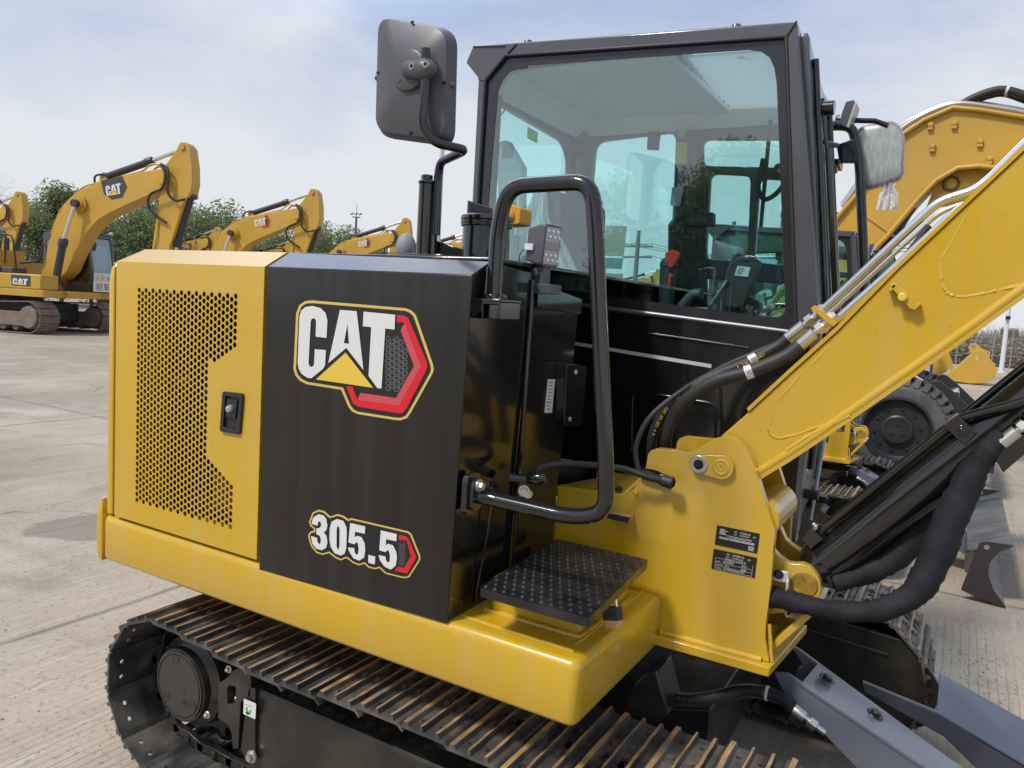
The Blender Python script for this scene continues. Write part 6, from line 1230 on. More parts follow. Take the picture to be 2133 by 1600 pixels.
mb = MB(); f0 = pys([(1770, 800), (1820, 790), (1890, 788), (1903, 783), (1918, 792), (1975, 838), (1984, 850), (1976, 846), (1945, 818), (1905, 800), (1880, 797), (1800, 806)], YW+0.17); mb.prism(f0, (0, 0.25, 0)); mb.prism(pys([(1862, 790), (1905, 784), (1945, 808), (1985, 848), (1985, 854), (1942, 818), (1903, 796), (1866, 797)], YW+0.15), (0, 0.02, 0))
mb.build('fender', BLK, WX, bevel=0.008)
mb = MB(); f1 = pys([(1935, 802), (1948, 793), (1960, 795), (1985, 815), (2040, 868), (2070, 905), (2040, 930), (2000, 880), (1975, 850)], YW+0.35); mb.prism(f1, (0, 0.05, 0)); f2 = [p+V((0.02, 1.5, 0)) for p in f1]; mb.prism(f2, (0, 0.05, 0)); e = max(f1, key=lambda p: p.x); mb.box((e.x-0.05, YW-0.1, 0.28), (e.x+0.02, YW+2.4, 0.55))
for k in range(4): 
    p = py(1990+k*4, 868+k*7, YW+0.3); mb.lathe([(0.012, 0), (0.02, 0.01), (0.012, 0.02)], p, (0, 1, 0), 8)
mb.build('stabiliser', mat('matt_black_plate', (0.022, 0.022, 0.026), 0.5), WX, bevel=0.01)
mb = MB(); mb.box((wc.x-2.6, YW+0.1, 1.12), (wc.x-0.3, YW+2.3, 1.35)); mb.box((wc.x-2.6, YW+0.15, 1.35), (wc.x-1.9, YW+1.5, 1.8)); mb.box((wc.x-0.95, YW+0.05, 0.42), (wc.x-0.62, YW+0.3, 0.78))
mb.build('upper_frame', YELF, WX, bevel=0.03)
mb = MB(); prf = [(wc.x-1.6, 1.36), (wc.x-0.25, 1.36), (wc.x-0.2, 1.9), (wc.x-0.5, 2.85), (wc.x-1.6, 2.9)]
for y in (YW+1.45, YW+2.3): mb.plate(P2y(prf, y), [fillet(P2y([(wc.x-1.5, 1.75), (wc.x-0.35, 1.75), (wc.x-0.56, 2.75), (wc.x-1.5, 2.78)], y), 0.06, 3, True)], (0, 0.04, 0))
mb.prism([(wc.x-1.62, YW+1.44, 2.85), (wc.x-0.45, YW+1.44, 2.82), (wc.x-0.45, YW+2.36, 2.82), (wc.x-1.62, YW+2.36, 2.85)], (0, 0, 0.08)); mb.box((wc.x-1.62, YW+1.49, 1.4), (wc.x-1.56, YW+2.3, 2.85)); o = mb.build('cab', CABP, WX, bevel=0.01)
mb = MB(); mb.box((wc.x-1.5, YW+1.46, 1.7), (wc.x-0.38, YW+1.47, 2.78)); mb.build('cab_glass', FGLASS, o, smooth=False)
YBW = 9.45
bt_ = [(1560, 720), (1600, 640), (1690, 520), (1745, 452), (1810, 375), (1880, 280), (1925, 250), (1985, 224), (2040, 229), (2133, 244), (2400, 330), (2400, 480), (2133, 372), (2075, 350), (2040, 346), (1995, 350), (1950, 376), (1915, 412), (1850, 490), (1745, 597), (1660, 680), (1600, 740)]
mb = MB(); Q = pys(bt_, YBW); mb.prism(Q, (0, 0.50, 0)); WB = mb.build('boom', YELF, WX, bevel=0.02)
mb = MB()
lowr = pys([(2133, 372), (2075, 350), (2040, 346), (1995, 350), (1950, 376), (1915, 412), (1850, 490), (1745, 597), (1660, 680)], YBW-0.03)
mb.tube(lowr, 0.028, 10); upr = pys([(1600, 640), (1690, 520), (1745, 452), (1810, 375), (1880, 280), (1925, 250), (1985, 224), (2040, 229), (2133, 244), (2300, 295)], YBW-0.03); mb.tube(upr, 0.024, 10)
mb.tube(pys([(1790, 440), (1862, 492)], YBW-0.005), 0.014, 8)
# plate below the raised rim: the recessed foot of the arch
mb.prism(pys([(1950, 380), (2000, 356), (2060, 352), (2133, 376), (2133, 470), (2060, 400), (1990, 420), (1930, 430)], YBW+0.12), (0, 0.25, 0)); mb.build('flange', YELF, WB)
mb = MB()
for x, y in ((1943, 306), (1939, 261), (1989, 258), (2042, 296), (2062, 332)):
    p = py(x, y, YBW); mb = MB(); mb.lathe([(0.032, 0), (0.032, 0.025), (0.018, 0.04), (0, 0.04)], p, (0, -1, 0), 10); mb.box((p.x-0.025, p.y-0.035, p.z-0.055), (p.x+0.025, p.y, p.z-0.025)); mb.build('lug', YELF, WB, bevel=0.004)
p = py(1981, 383, YBW+0.12); mb = MB(); mb.lathe([(0.05, 0), (0.05, 0.02), (0, 0.02)], p, (0, -1, 0), 16)
mb.build('lug', YELF, WB, bevel=0.004)
mb = MB(); mb.lathe([(0.075, 0), (0.085, 0.015), (0.075, 0.02)], p, (0, -1, 0), 8); mb.build('grommet', RUB, WB)
mb = MB(); mb.tube(fillet(pys([(1755, 432), (1870, 272), (1925, 238), (1990, 213), (2060, 222), (2133, 234), (2300, 280)], YBW+0.1), 0.15, 4), 0.03, 10); mb.build('steel_pipe', mat('grey_steel_pipe', (0.42, 0.40, 0.37), 0.35, metal=0.6), WB); mb = MB(); mb.tube(fillet(pys([(1755, 426), (1868, 266), (1925, 234), (1990, 210), (2060, 219), (2133, 231), (2300, 276)], YBW+0.22), 0.15, 4), 0.03, 10); mb.build('steel_pipe', mat('grey_steel_pipe', (0.42, 0.40, 0.37), 0.35, metal=0.6), WB)
for d in (0, 1):
    mb = MB(); H = spline(pys([(1996, 224), (2020, 208+d*5), (2060, 192+d*6), (2095, 188+d*6), (2150, 204+d*8), (2250, 240)], YBW+0.16+0.1*d), 8); mb.tube(H, 0.042, 10); o = mb.build('hydraulic_hose', RUB, WB); 
    a, b = H[24], H[25]; mb = MB(); mb.tube([a, b], 0.044, 12); mb.build('paper_tag', WHITE, o)
mb = MB(); emblem(mb, py(1584, 648, YBW-0.004), (0.93, 0, 0.36), (-0.36, 0, 0.93), 0.62, 0.30, (0, -1, 0), 2, False); mb.build('emblem', DECM, WB, smooth=False)
mb = MB(); a, b = py(1720, 720, YBW+0.25), py(1900, 430, YBW+0.25); u = (b-a).normalized(); mb.cyl(a, a+u*1.1, 0.09, 16); mb.cyl(a+u*1.1, b, 0.05, 12); mb.build('boom_cylinder', DKC, WX)

# ================================================================== loose buckets, person
def loose_bucket(name, lab, ox, oy, s, mir, px_list):
    mb = MB(); Q = pys(px_list, oy); W_ = 0.75
    zmin = min(q.z for q in Q); Q = [V((q.x, q.y, q.z-zmin+0.02)) for q in Q]
    base = V((sum(q.x for q in Q)/len(Q), oy+W_/2, 0))
    t = thing(name, lab, 'bucket', base, 'loose excavator buckets on the concrete')
    mb.prism(Q, (0, W_, 0)); mb.build('shell', YELF, t, bevel=0.015)
    return t, Q, zmin
tB, QB, zm = loose_bucket('excavator_bucket', 'large loose yellow bucket with hook ears, nearest the white lamp pole', 0, 28.3, 1, 1, [(1966, 797), (1962, 790), (1980, 780), (1994, 768), (2028, 738), (2040, 733), (2052, 738), (2060, 745), (2063, 757), (2072, 764), (2076, 778), (2072, 790), (2062, 799), (2045, 804), (2020, 805)])
mb = MB(); yy = 28.25
for pts in ([(2020, 740), (2017, 730), (2022, 722), (2032, 721), (2040, 728), (2048, 734), (2056, 736), (2063, 739), (2062, 747), (2056, 748), (2045, 741), (2035, 739), (2027, 742)],):
    for y in (28.42, 28.85): mb = MB(); mb.prism([V((p.x, y, p.z-zm+0.02)) for p in pys(pts, 28.3)], (0, 0.06, 0)); mb.build('hook_ear', YELF, tB, bevel=0.008)
mb = MB()
for x, y in ((2027, 726), (2055, 740)): p = py(x, y, 28.3); mb = MB(); mb.cyl((p.x, 28.40, p.z-zm+0.02), (p.x, 28.93, p.z-zm+0.02), 0.05, 14); mb.build('pin', GREYM, tB)
mb = MB(); p = pys([(1958, 798), (1976, 776), (1980, 779), (1966, 800)], 28.28); 
mat('pale_tooth_steel', (0.42, 0.36, 0.26), 0.5)
for y in (28.3, 28.5, 28.7, 28.9): mb = MB(); mb.prism([V((q.x, y, q.z-zm+0.02)) for q in p], (0, 0.1, 0)); mb.build('tooth', MATS['pale_tooth_steel'], tB, bevel=0.006)
0 and mb.build('tooth', mat('pale_tooth_steel', (0.42, 0.36, 0.26), 0.5), tB, bevel=0.006)
mb = MB(); o = py(2031, 755, 28.295); add_text(mb, '6', V((o.x, o.y-0.004, o.z-zm+0.02)), (1, 0, 0), (0, 0, 1), 0.12, 0); mb.build('number_print', WHITE, tB, smooth=False)
t2, Q2, zm2 = loose_bucket('excavator_bucket', 'loose yellow bucket half hidden by the person and the big bucket', 0, 31.0, 1, 1, [(1940, 790), (1938, 775), (1950, 745), (1960, 736), (1974, 733), (1976, 742), (1984, 765), (1982, 786), (1972, 792)])
mb = MB(); q = pys([(1948, 798), (1972, 778), (1980, 779), (1958, 800)], 30.9); mb.prism([V((p.x, 30.8, max(0.02, p.z-zm2))) for p in q], (0, 0.12, 0)); mb.build('tooth', MATS['pale_tooth_steel'], t2)

def skin_person(base, h):
    s = h/1.72; me = bpy.data.meshes.new('person')
    J = [(0, 0, 0.95, .115), (0, 0, 1.12, .12), (0, 0, 1.34, .14), (0, 0, 1.46, .06), (0, 0, 1.56, .075), (0, 0.01, 1.66, .085),
         (-.10, 0, 0.90, .09), (-.11, 0.0, 0.50, .062), (-.12, 0.03, 0.09, .045), (-.12, -0.10, 0.04, .04),
         (.10, 0, 0.90, .09), (.12, -0.05, 0.50, .062), (.13, 0.05, 0.09, .045), (.13, -0.08, 0.04, .04),
         (-.19, 0, 1.39, .06), (-.26, 0.02, 1.12, .045), (-.24, -0.08, 0.88, .036), (-.24, -0.10, 0.79, .03),
         (.19, 0, 1.39, .06), (.26, 0.02, 1.12, .045), (.24, -0.08, 0.88, .036), (.24, -0.10, 0.79, .03)]
    E_ = [(0, 1), (1, 2), (2, 3), (3, 4), (4, 5), (0, 6), (6, 7), (7, 8), (8, 9), (0, 10), (10, 11), (11, 12), (12, 13), (2, 14), (14, 15), (15, 16), (16, 17), (2, 18), (18, 19), (19, 20), (20, 21)]
    me.from_pydata([(x*s, y*s, z*s) for x, y, z, r in J], E_, []); o = bpy.data.objects.new('person', me); scn.collection.objects.link(o)
    m = o.modifiers.new('skin', 'SKIN'); sv = me.skin_vertices[0].data
    for i, j in enumerate(J): sv[i].radius = (j[3]*s, j[3]*s)
    sv[0].use_root = True; o.modifiers.new('sub', 'SUBSURF').render_levels = 2
    dg = bpy.context.evaluated_depsgraph_get(); bpy.context.view_layer.update(); ev = o.evaluated_get(bpy.context.evaluated_depsgraph_get()); nm_ = bpy.data.meshes.new_from_object(ev); o.modifiers.clear(); o.data = nm_
    skin = mat('skin', (0.45, 0.27, 0.19), 0.5); jeans = mat('blue_jeans', (0.03, 0.05, 0.12), 0.8); jk = mat('tan_jacket', (0.42, 0.27, 0.07), 0.8); shoe = mat('dark_shoe', (0.03, 0.03, 0.03), 0.6)
    nm_.materials.clear()
    for q in (skin, jeans, jk, shoe): nm_.materials.append(q)
    for p in nm_.polygons:
        z = p.center.z/s; x = abs(p.center.x)/s
        p.material_index = 3 if z < 0.10 else (2 if (z > 0.93 and z < 1.45) or (x > .2 and z > 0.86) else (1 if z < 0.95 and x < .2 else 0))
    nm_.shade_smooth(); o.location = base; return o
b = py(1930, 787, 30.2); pe = skin_person((b.x, 30.2, 0), 1.72); pe.rotation_euler = (0, 0, R_(200)); tag(pe, 'person in blue jeans and tan jacket standing by the loose buckets', 'person')
mb = MB(); mb.ball((0, 0.02, 1.70), (0.092, 0.10, 0.075), 14); mb.build('hair', DARK, pe)

# ================================================================== the yard
gm = bpy.data.materials.new('concrete_yard'); gm.use_nodes = True; t = gm.node_tree; n = t.nodes; l = t.links; bs = n['Principled BSDF']; bs.inputs['Roughness'].default_value = 0.82; bs.inputs['Specular IOR Level'].default_value = 0.35
geo = n.new('ShaderNodeNewGeometry'); sep = n.new('ShaderNodeSeparateXYZ'); l.new(geo.outputs['Position'], sep.inputs[0])
def mth(op, a, b=None, c=None, clamp=False):
    q = n.new('ShaderNodeMath'); q.operation = op; q.use_clamp = clamp
    for i, v in enumerate((a, b, c)):
        if v is None: continue
        if isinstance(v, (int, float)): q.inputs[i].default_value = v
        else: l.new(v, q.inputs[i])
    return q.outputs[0]
def nz(scale, det=6, vec=None, rough=0.55):
    q = n.new('ShaderNodeTexNoise'); q.inputs['Scale'].default_value = scale; q.inputs['Detail'].default_value = det; q.inputs['Roughness'].default_value = rough; l.new(vec or geo.outputs['Position'], q.inputs['Vector']); return q.outputs['Fac']
def rg(s, a, b, c, d):
    q = n.new('ShaderNodeMapRange'); q.interpolation_type = 'SMOOTHSTEP'
    for i, v in enumerate((a, b, c, d)): q.inputs[i+1].default_value = v
    l.new(s, q.inputs[0]); return q.outputs[0]
def mixc(f, a, b):
    q = n.new('ShaderNodeMix'); q.data_type = 'RGBA'
    l.new(f, q.inputs['Factor']) if not isinstance(f, float) else None
    for k, v in (('A', a), ('B', b)):
        if isinstance(v, tuple): q.inputs[k].default_value = v+(1,)
        else: l.new(v, q.inputs[k])
    return q.outputs['Result']
st_ = n.new('ShaderNodeMapping'); st_.inputs['Scale'].default_value = (1, 0.07, 1); l.new(geo.outputs['Position'], st_.inputs[0])
big = nz(0.35, 5); med = nz(2.1, 8); fin = nz(38, 7); strk = nz(7.0, 7, st_.outputs[0]); strf = nz(30.0, 5, st_.outputs[0])
col = mixc(rg(big, 0.35, 0.68, 0, 1), (0.30, 0.248, 0.185), (0.43, 0.366, 0.284))
col = mixc(rg(strk, 0.46, 0.70, 0, 0.32), col, (0.22, 0.185, 0.145)); col = mixc(rg(strf, 0.52, 0.74, 0, 0.38), col, (0.56, 0.51, 0.43))
col = mixc(rg(med, 0.50, 0.74, 0, 0.55), col, (0.20, 0.165, 0.12)); col = mixc(rg(nz(0.9, 7), 0.55, 0.75, 0, 0.5), col, (0.52, 0.47, 0.40)); col = mixc(rg(fin, 0.52, 0.72, 0, 0.6), col, (0.15, 0.13, 0.11)); col = mixc(rg(nz(90, 3), 0.62, 0.78, 0, 0.5), col, (0.6, 0.57, 0.52))
# tine grooves along Y
gx = mth('FRACT', mth('ADD', mth('MULTIPLY', sep.outputs[0], 27.0), mth('MULTIPLY', nz(0.8, 3), 1.6)))
gl_ = rg(mth('ABSOLUTE', mth('SUBTRACT', gx, 0.5)), 0.0, 0.16, 1, 0)
gmask = mth('MULTIPLY', gl_, mth('MULTIPLY', rg(nz(0.42, 4), 0.46, 0.64, 0.0, 1.0), rg(sep.outputs[0], -4.0, -1.0, 0.30, 1.0))); gmask = mth('MULTIPLY', gmask, rg(strf, 0.3, 0.5, 0.2, 1))
col = mixc(mth('MULTIPLY', gmask, 0.62), col, (0.13, 0.11, 0.09))
# wandering cracks and dark tyre scuffs
vo = n.new('ShaderNodeTexVoronoi'); vo.feature = 'DISTANCE_TO_EDGE'; vo.inputs['Scale'].default_value = 0.42
wv = n.new('ShaderNodeVectorMath'); wv.operation = 'ADD'; nv = n.new('ShaderNodeTexNoise'); nv.inputs['Scale'].default_value = 1.7; nv.inputs['Detail'].default_value = 6; l.new(geo.outputs['Position'], nv.inputs['Vector']); l.new(geo.outputs['Position'], wv.inputs[0]); l.new(nv.outputs['Color'], wv.inputs[1]); l.new(wv.outputs[0], vo.inputs['Vector'])
ck = mth('MULTIPLY', rg(vo.outputs['Distance'], 0.0, 0.010, 1, 0), rg(nz(0.6, 3), 0.47, 0.58, 0, 1))
col = mixc(mth('MULTIPLY', ck, 0.75), col, (0.09, 0.075, 0.06))
sx_ = n.new('ShaderNodeMapping'); sx_.inputs['Scale'].default_value = (0.10, 1.3, 1); sx_.inputs['Rotation'].default_value = (0, 0, 0.25); l.new(geo.outputs['Position'], sx_.inputs[0])
col = mixc(rg(nz(1.3, 5, sx_.outputs[0]), 0.58, 0.76, 0, 0.30), col, (0.18, 0.15, 0.115))
# slab joints, 5 m by 4.5 m, a little crooked
def joint(sock, per, off, wd):
    q = mth('ABSOLUTE', mth('SUBTRACT', mth('FRACT', mth('ADD', mth('DIVIDE', mth('ADD', sock, mth('MULTIPLY', nz(1.3, 5), 0.10)), per), off)), 0.5)); return rg(q, 0.0, wd/per, 1, 0)
jm = mth('MAXIMUM', joint(sep.outputs[0], 5.2, 0.14, 0.035), joint(sep.outputs[1], 4.4, 0.30, 0.035)); jm = mth('MULTIPLY', jm, rg(med, 0.35, 0.5, 0.45, 1))
col = mixc(mth('MULTIPLY', jm, 0.7), col, (0.12, 0.10, 0.08))
# damp stain on the slab behind the tail
def stain(cx_, cy_, rx_, ry_, rot):
    c_, s_ = math.cos(rot), math.sin(rot); dx = mth('SUBTRACT', sep.outputs[0], cx_); dy = mth('SUBTRACT', sep.outputs[1], cy_)
    a = mth('DIVIDE', mth('ADD', mth('MULTIPLY', dx, c_), mth('MULTIPLY', dy, s_)), rx_); b = mth('DIVIDE', mth('SUBTRACT', mth('MULTIPLY', dy, c_), mth('MULTIPLY', dx, s_)), ry_)
    d = mth('ADD', mth('ADD', mth('MULTIPLY', a, a), mth('MULTIPLY', b, b)), mth('MULTIPLY', mth('SUBTRACT', med, 0.5), 2.6)); return rg(d, 0.8, 1.25, 1, 0)
ca_, cb_ = pz(55, 1100, 0), pz(300, 1095, 0); cc_ = ca_.lerp(cb_, 0.5); an = math.atan2(cb_.y-ca_.y, cb_.x-ca_.x)
sm_ = stain(cc_.x, cc_.y, (cb_-ca_).length/2, 0.26, an)
c2a, c2b = pz(1640, 950, 0), pz(2133, 1130, 0)
col = mixc(mth('MULTIPLY', sm_, 0.5), col, (0.12, 0.10, 0.08))
l.new(col, bs.inputs['Base Color'])
bp_ = n.new('ShaderNodeBump'); bp_.inputs['Strength'].default_value = 0.5; bp_.inputs['Distance'].default_value = 0.008
hgt = mth('SUBTRACT', mth('ADD', mth('MULTIPLY', fin, 0.5), mth('MULTIPLY', strf, 0.6)), mth('ADD', mth('MULTIPLY', gmask, 0.5), mth('MULTIPLY', jm, 1.2))); l.new(hgt, bp_.inputs['Height']); l.new(bp_.outputs[0], bs.inputs['Normal'])
mb = MB(); mb.add([(-400, -300, 0), (400, -300, 0), (400, 500, 0), (-400, 500, 0)], [(0, 1, 2, 3)]); g = mb.build('ground', gm, None, smooth=False); g['kind'] = 'structure'
# gravel crumbs scattered near the joint at right: uncountable
mb = MB(); q = random.Random(11)
for k in range(300):
    if k < 190: t_ = q.random(); c = pz(1985+150*t_, 1372+50*t_+q.gauss(0, 22)+60*q.random()**3, 0)
    else: c = pz(q.uniform(0, 320), q.uniform(930, 1590), 0)
    r = 0.0016+0.0045*q.random()**2.5; mb.ball((c.x+q.gauss(0, .03), c.y+q.gauss(0, .03), r*0.5), (r*q.uniform(.7, 1.3), r*q.uniform(.7, 1.3), r*0.8), 6)
o = mb.build('gravel', mat('gravel_crumb', (0.34, 0.31, 0.26), 0.9, var=0.4, vscale=40), None); tag(o, 'small gravel crumbs scattered on the concrete by the joint', 'gravel', None, 'stuff')

# ---- trees
LEAFS = [mat('leaf_dark', (0.15, 0.20, 0.088), 0.6, var=0.25, vscale=0.7), mat('leaf_mid', (0.225, 0.275, 0.115), 0.6, var=0.25, vscale=0.7), mat('leaf_olive', (0.220, 0.220, 0.085), 0.6, var=0.25, vscale=0.7)]
for m_ in LEAFS:
    nn_ = m_.node_tree.nodes; ll_ = m_.node_tree.links; b_ = nn_['Principled BSDF']; tl2 = nn_.new('ShaderNodeBsdfTranslucent'); ms_ = nn_.new('ShaderNodeMixShader'); ms_.inputs[0].default_value = 0.4
    ll_.new(b_.inputs['Base Color'].links[0].from_socket, tl2.inputs[0]); ll_.new(b_.outputs[0], ms_.inputs[1]); ll_.new(tl2.outputs[0], ms_.inputs[2]); ll_.new(ms_.outputs[0], nn_['Material Output'].inputs[0])
BARK = mat('bark', (0.09, 0.07, 0.055), 0.9, var=0.2)
def crown_mesh(seed, w, h, z0, nleaf, ls):
    q = random.Random(seed); mb = MB(); cl = []
    for k in range(26):
        a = q.uniform(0, 2*math.pi); r = w*0.5*math.sqrt(q.random())*0.8; zz = q.random(); rr = r*(1-0.55*zz**2); cl.append((V((rr*math.cos(a), rr*math.sin(a), z0+h*(0.08+0.84*zz))), q.uniform(0.16, 0.27)*w, q.choice((0, 0, 1, 1, 2))))
    for k in range(nleaf):
        c, r, m = q.choice(cl); d = V((q.gauss(0, 1), q.gauss(0, 1), q.gauss(0, 1))).normalized(); p = c+d*r*(q.random()**0.45)*V((1, 1, 0.8)).length/1.62
        u_ = V((q.gauss(0, 1), q.gauss(0, 1), q.gauss(0, 0.6))).normalized(); v_ = u_.cross(V((q.gauss(0, 1), q.gauss(0, 1), q.gauss(0, 1)))).normalized(); s_ = ls*q.uniform(0.6, 1.4)
        mb.add([p-u_*s_, p+v_*s_*0.55, p+u_*s_, p-v_*s_*0.55], [(0, 1, 2, 3)], m if q.random() < 0.7 else q.choice((0, 1, 2)))
    return mb
def trunk_mb(seed, h, r, w):
    q = random.Random(seed+50); mb = MB(); mb.tube([V((0, 0, 0)), V((0.1, 0, h*0.3)), V((0, 0.1, h*0.6)), V((0.1, 0.1, h*0.9))], [r, r*0.8, r*0.5, r*0.2], 8)
    for k in range(7):
        z = h*q.uniform(0.25, 0.7); a = q.uniform(0, 6.28); mb.tube([V((0.05, 0.05, z)), V((math.cos(a)*w*0.18, math.sin(a)*w*0.18, z+h*0.12)), V((math.cos(a)*w*0.36, math.sin(a)*w*0.36, z+h*0.2))], [r*0.45, r*0.28, r*0.1], 6)
    return mb
def tree_proto(seed, w, h):
    t = thing('leafy_tree', '', 'tree', (0, 0, 0), 'leafy trees beyond the yard')
    trunk_mb(seed, h*0.75, 0.16, w).build('trunk', BARK, t); crown_mesh(seed, w, h*0.86, h*0.14, 17000, 0.10).build('crown', LEAFS, t, smooth=False); return t
protos = [tree_proto(1, 7.0, 8.0), tree_proto(2, 6.0, 8.5), tree_proto(3, 8.0, 7.5)]
used = set()
def place_tree(pi, x, ytop, dist, lab, hz):
    # stand the tree at the given distance so that its top reaches the measured height
    d = _ray(x, 800); d = V((d.x, d.y, 0)).normalized(); base = EYE+d*dist; base.z = 0
    tp = _ray(x, ytop); top = EYE.z+tp.z/math.hypot(tp.x, tp.y)*dist
    o = protos[pi]
    if pi in used: o = copy_tree(protos[pi])
    used.add(pi); s = top/hz; o.scale = (s, s, s); o.location = base; o.rotation_euler = (0, 0, rnd.uniform(0, 6.28)); o['label'] = lab
TREES = [(2, -40, 452, 52, 'leafy tree at the left picture edge behind the cut off excavator'), (0, 60, 420, 58, 'leafy tree behind the left end of the big excavator'), (1, 128, 392, 62, 'tallest leafy tree at left, under the bare twigs'), (0, 190, 440, 54, 'leafy tree seen under the arch of the big boom at left'), (2, 262, 432, 56, 'olive leafy tree right of the big excavator cab'), (1, 322, 420, 60, 'dark leafy tree behind the hanging stick of the big excavator'), (0, 372, 424, 57, 'round leafy tree just right of the big excavator stick'), (2, 430, 428, 60, 'broad leafy tree left of the middle boom'), (0, 470, 455, 66, 'leafy tree behind the foot of the middle boom'), (1, 570, 492, 72, 'low leafy tree seen under the middle boom'), (2, 640, 470, 72, 'leafy tree behind the hanging stick of the middle boom'), (0, 700, 460, 68, 'round leafy tree between the middle and the low boom'), (1, 780, 520, 80, 'small leafy tree under the low boom'), (2, 545, 500, 80, 'leafy tree in the gap under the middle boom')]
HZ = [8.0, 8.5, 7.5]
for pi, x, yt, ds, lab in TREES: place_tree(pi, x, yt, ds, lab, HZ[pi])
for k, (x_, y_, hh) in enumerate(((-13.0, -30, 8.6), (-9.0, -31, 9.2), (-5.0, -30, 8.4), (-1.5, -32, 7.6), (-11, -37, 10.0), (-7, -38, 10.2), (-3.2, -38, 9.6))):
    o = copy_tree(protos[k % 3]); s_ = hh/HZ[k % 3]; o.scale = (s_, s_, s_); o.location = (x_, y_, 0); o['label'] = 'leafy tree behind the photographer, seen only as a dark reflection in the glass'; o['group'] = 'leafy trees reflected in the cab glass'
def bare_mb(seed, h, spread=0.5, depth=5, r0=0.09):
    q = random.Random(seed); mb = MB()
    def br(p, d, L_, r, k):
        m = p+d*L_*0.5+V((q.gauss(0, .04), q.gauss(0, .04), q.gauss(0, .03)))*L_; e = p+d*L_
        mb.tube([p, m, e], [r, r*0.8, r*0.6], 4 if k < 3 else 3, 0, caps=False)
        if k >= depth: return
        for i in range(3 if k else 4):
            nd = (d+V((q.gauss(0, spread), q.gauss(0, spread), q.gauss(0.08, spread*0.6)))).normalized(); br(e if i else p.lerp(e, q.uniform(0.5, 0.9)), nd, L_*q.uniform(0.6, 0.82), r*0.55, k+1)
    br(V((0, 0, 0)), V((0, 0, 1)), h*0.28, r0, 0); return mb
TWIG = mat('bare_twig', (0.16, 0.125, 0.10), 0.9, var=0.2)
bprot = []
for sd, nm in ((21, 'a'), (22, 'b'), (23, 'c')):
    t = thing('bare_tree', '', 'tree', (0, 0, 0), 'bare trees beyond the yard'); bare_mb(sd, 7.5, depth=6 if sd < 23 else 5).build('branches', TWIG, t, smooth=False); bprot.append(t)
ub = set()
def place_bare(pi, x, ytop, dist, lab):
    d = _ray(x, 800); d = V((d.x, d.y, 0)).normalized(); base = EYE+d*dist; base.z = 0; tp = _ray(x, ytop); top = EYE.z+tp.z/math.hypot(tp.x, tp.y)*dist
    o = bprot[pi]
    if pi in ub: o = copy_tree(bprot[pi])
    ub.add(pi); s = top/7.3; o.scale = (s, s, s); o.location = base; o.rotation_euler = (0, 0, rnd.uniform(0, 6.28)); o['label'] = lab
for k, (x, yt, ds, lab) in enumerate([(72, 372, 75, 'bare tree with thin twigs above the leafy trees at left'), (8, 345, 60, 'bare tree at the left picture edge'), (118, 385, 78, 'bare tree right of the twiggy one at left'), (1985, 690, 62, 'bare tree just under the near boom, left of the big loose bucket'), (2010, 676, 66, 'bare tree behind the big loose bucket'), (2040, 668, 60, 'bare tree left of the white lamp pole'), (2068, 655, 64, 'bare tree touching the white lamp pole'), (2108, 668, 62, 'bare tree right of the white lamp pole'), (2140, 660, 66, 'bare tree at the right picture edge'), (1960, 700, 70, 'bare tree over the half hidden bucket')]): place_bare(k % 3, x, yt, ds, lab)
# scrub along the fence: uncountable
q = random.Random(31); mb = MB()
for k in range(1500):
    x = q.uniform(1900, 2240); ds = q.uniform(47, 58); d = _ray(x, 800); d = V((d.x, d.y, 0)).normalized(); p = EYE+d*ds; p.z = 0
    for j in range(4):
        e = p+V((q.gauss(0, .5), q.gauss(0, .5), q.uniform(0.4, 1.9))); mb.tube([p, p.lerp(e, .5)+V((q.gauss(0, .1), q.gauss(0, .1), 0)), e], [0.018, 0.012, 0.005], 3, 0, caps=False)
    if q.random() < 0.35:
        for j in range(14):
            c = p+V((q.gauss(0, .35), q.gauss(0, .35), abs(q.gauss(0.5, .4)))); s_ = 0.09; mb.add([c+V((-s_, 0, 0)), c+V((0, s_, s_*.5)), c+V((s_, 0, 0)), c+V((0, -s_, -s_*.5))], [(0, 1, 2, 3)], 1 if q.random() < 0.6 else 2)
o = mb.build('scrub', [TWIG, LEAFS[1], mat('dry_grass', (0.26, 0.20, 0.10), 0.9)], None, smooth=False); tag(o, 'tangle of dry scrub and weeds growing along the far fence', 'scrub', None, 'stuff')
# ---- fence with posts, green pipe, lamp poles, wires, buildings
d1 = _ray(1880, 800); d2 = _ray(2260, 800)
fa = EYE+V((d1.x, d1.y, 0)).normalized()*46; fb = EYE+V((d2.x, d2.y, 0)).normalized()*46; fa.z = fb.z = 0
fe = thing('wire_fence', 'thin wire mesh fence with grey posts along the far scrub', 'fence', fa)
mb = MB(); L_ = (fb-fa).length; u = (fb-fa)/L_
for k in range(11): p = fa+u*L_*k/10; mb = MB(); mb.cyl(p, p+V((0, 0, 1.9)), 0.035, 8); mb.build('post', GREYM, fe)
mb = MB()
for z in (0.15, 0.6, 1.05, 1.5, 1.85): mb.cyl(fa+V((0, 0, z)), fb+V((0, 0, z)), 0.008, 5)
for k in range(120): p = fa+u*L_*k/119; mb.cyl(p+V((0, 0, 0.15)), p+V((0, 0, 1.85)), 0.004, 4)
mb.build('wire_mesh', GREYM, fe, smooth=False)
gp = MB()
a = pz(2040, 786, 0); a = EYE+V((_ray(2000, 750).x, _ray(2000, 750).y, 0)).normalized()*49; b = EYE+V((_ray(2300, 750).x, _ray(2300, 750).y, 0)).normalized()*49
a.z = b.z = 0.62; gp.cyl(a, b, 0.34, 20); gp.cyl(a.lerp(b, .0)+V((0, 0, 0)), a.lerp(b, 0.01), 0.38, 20)
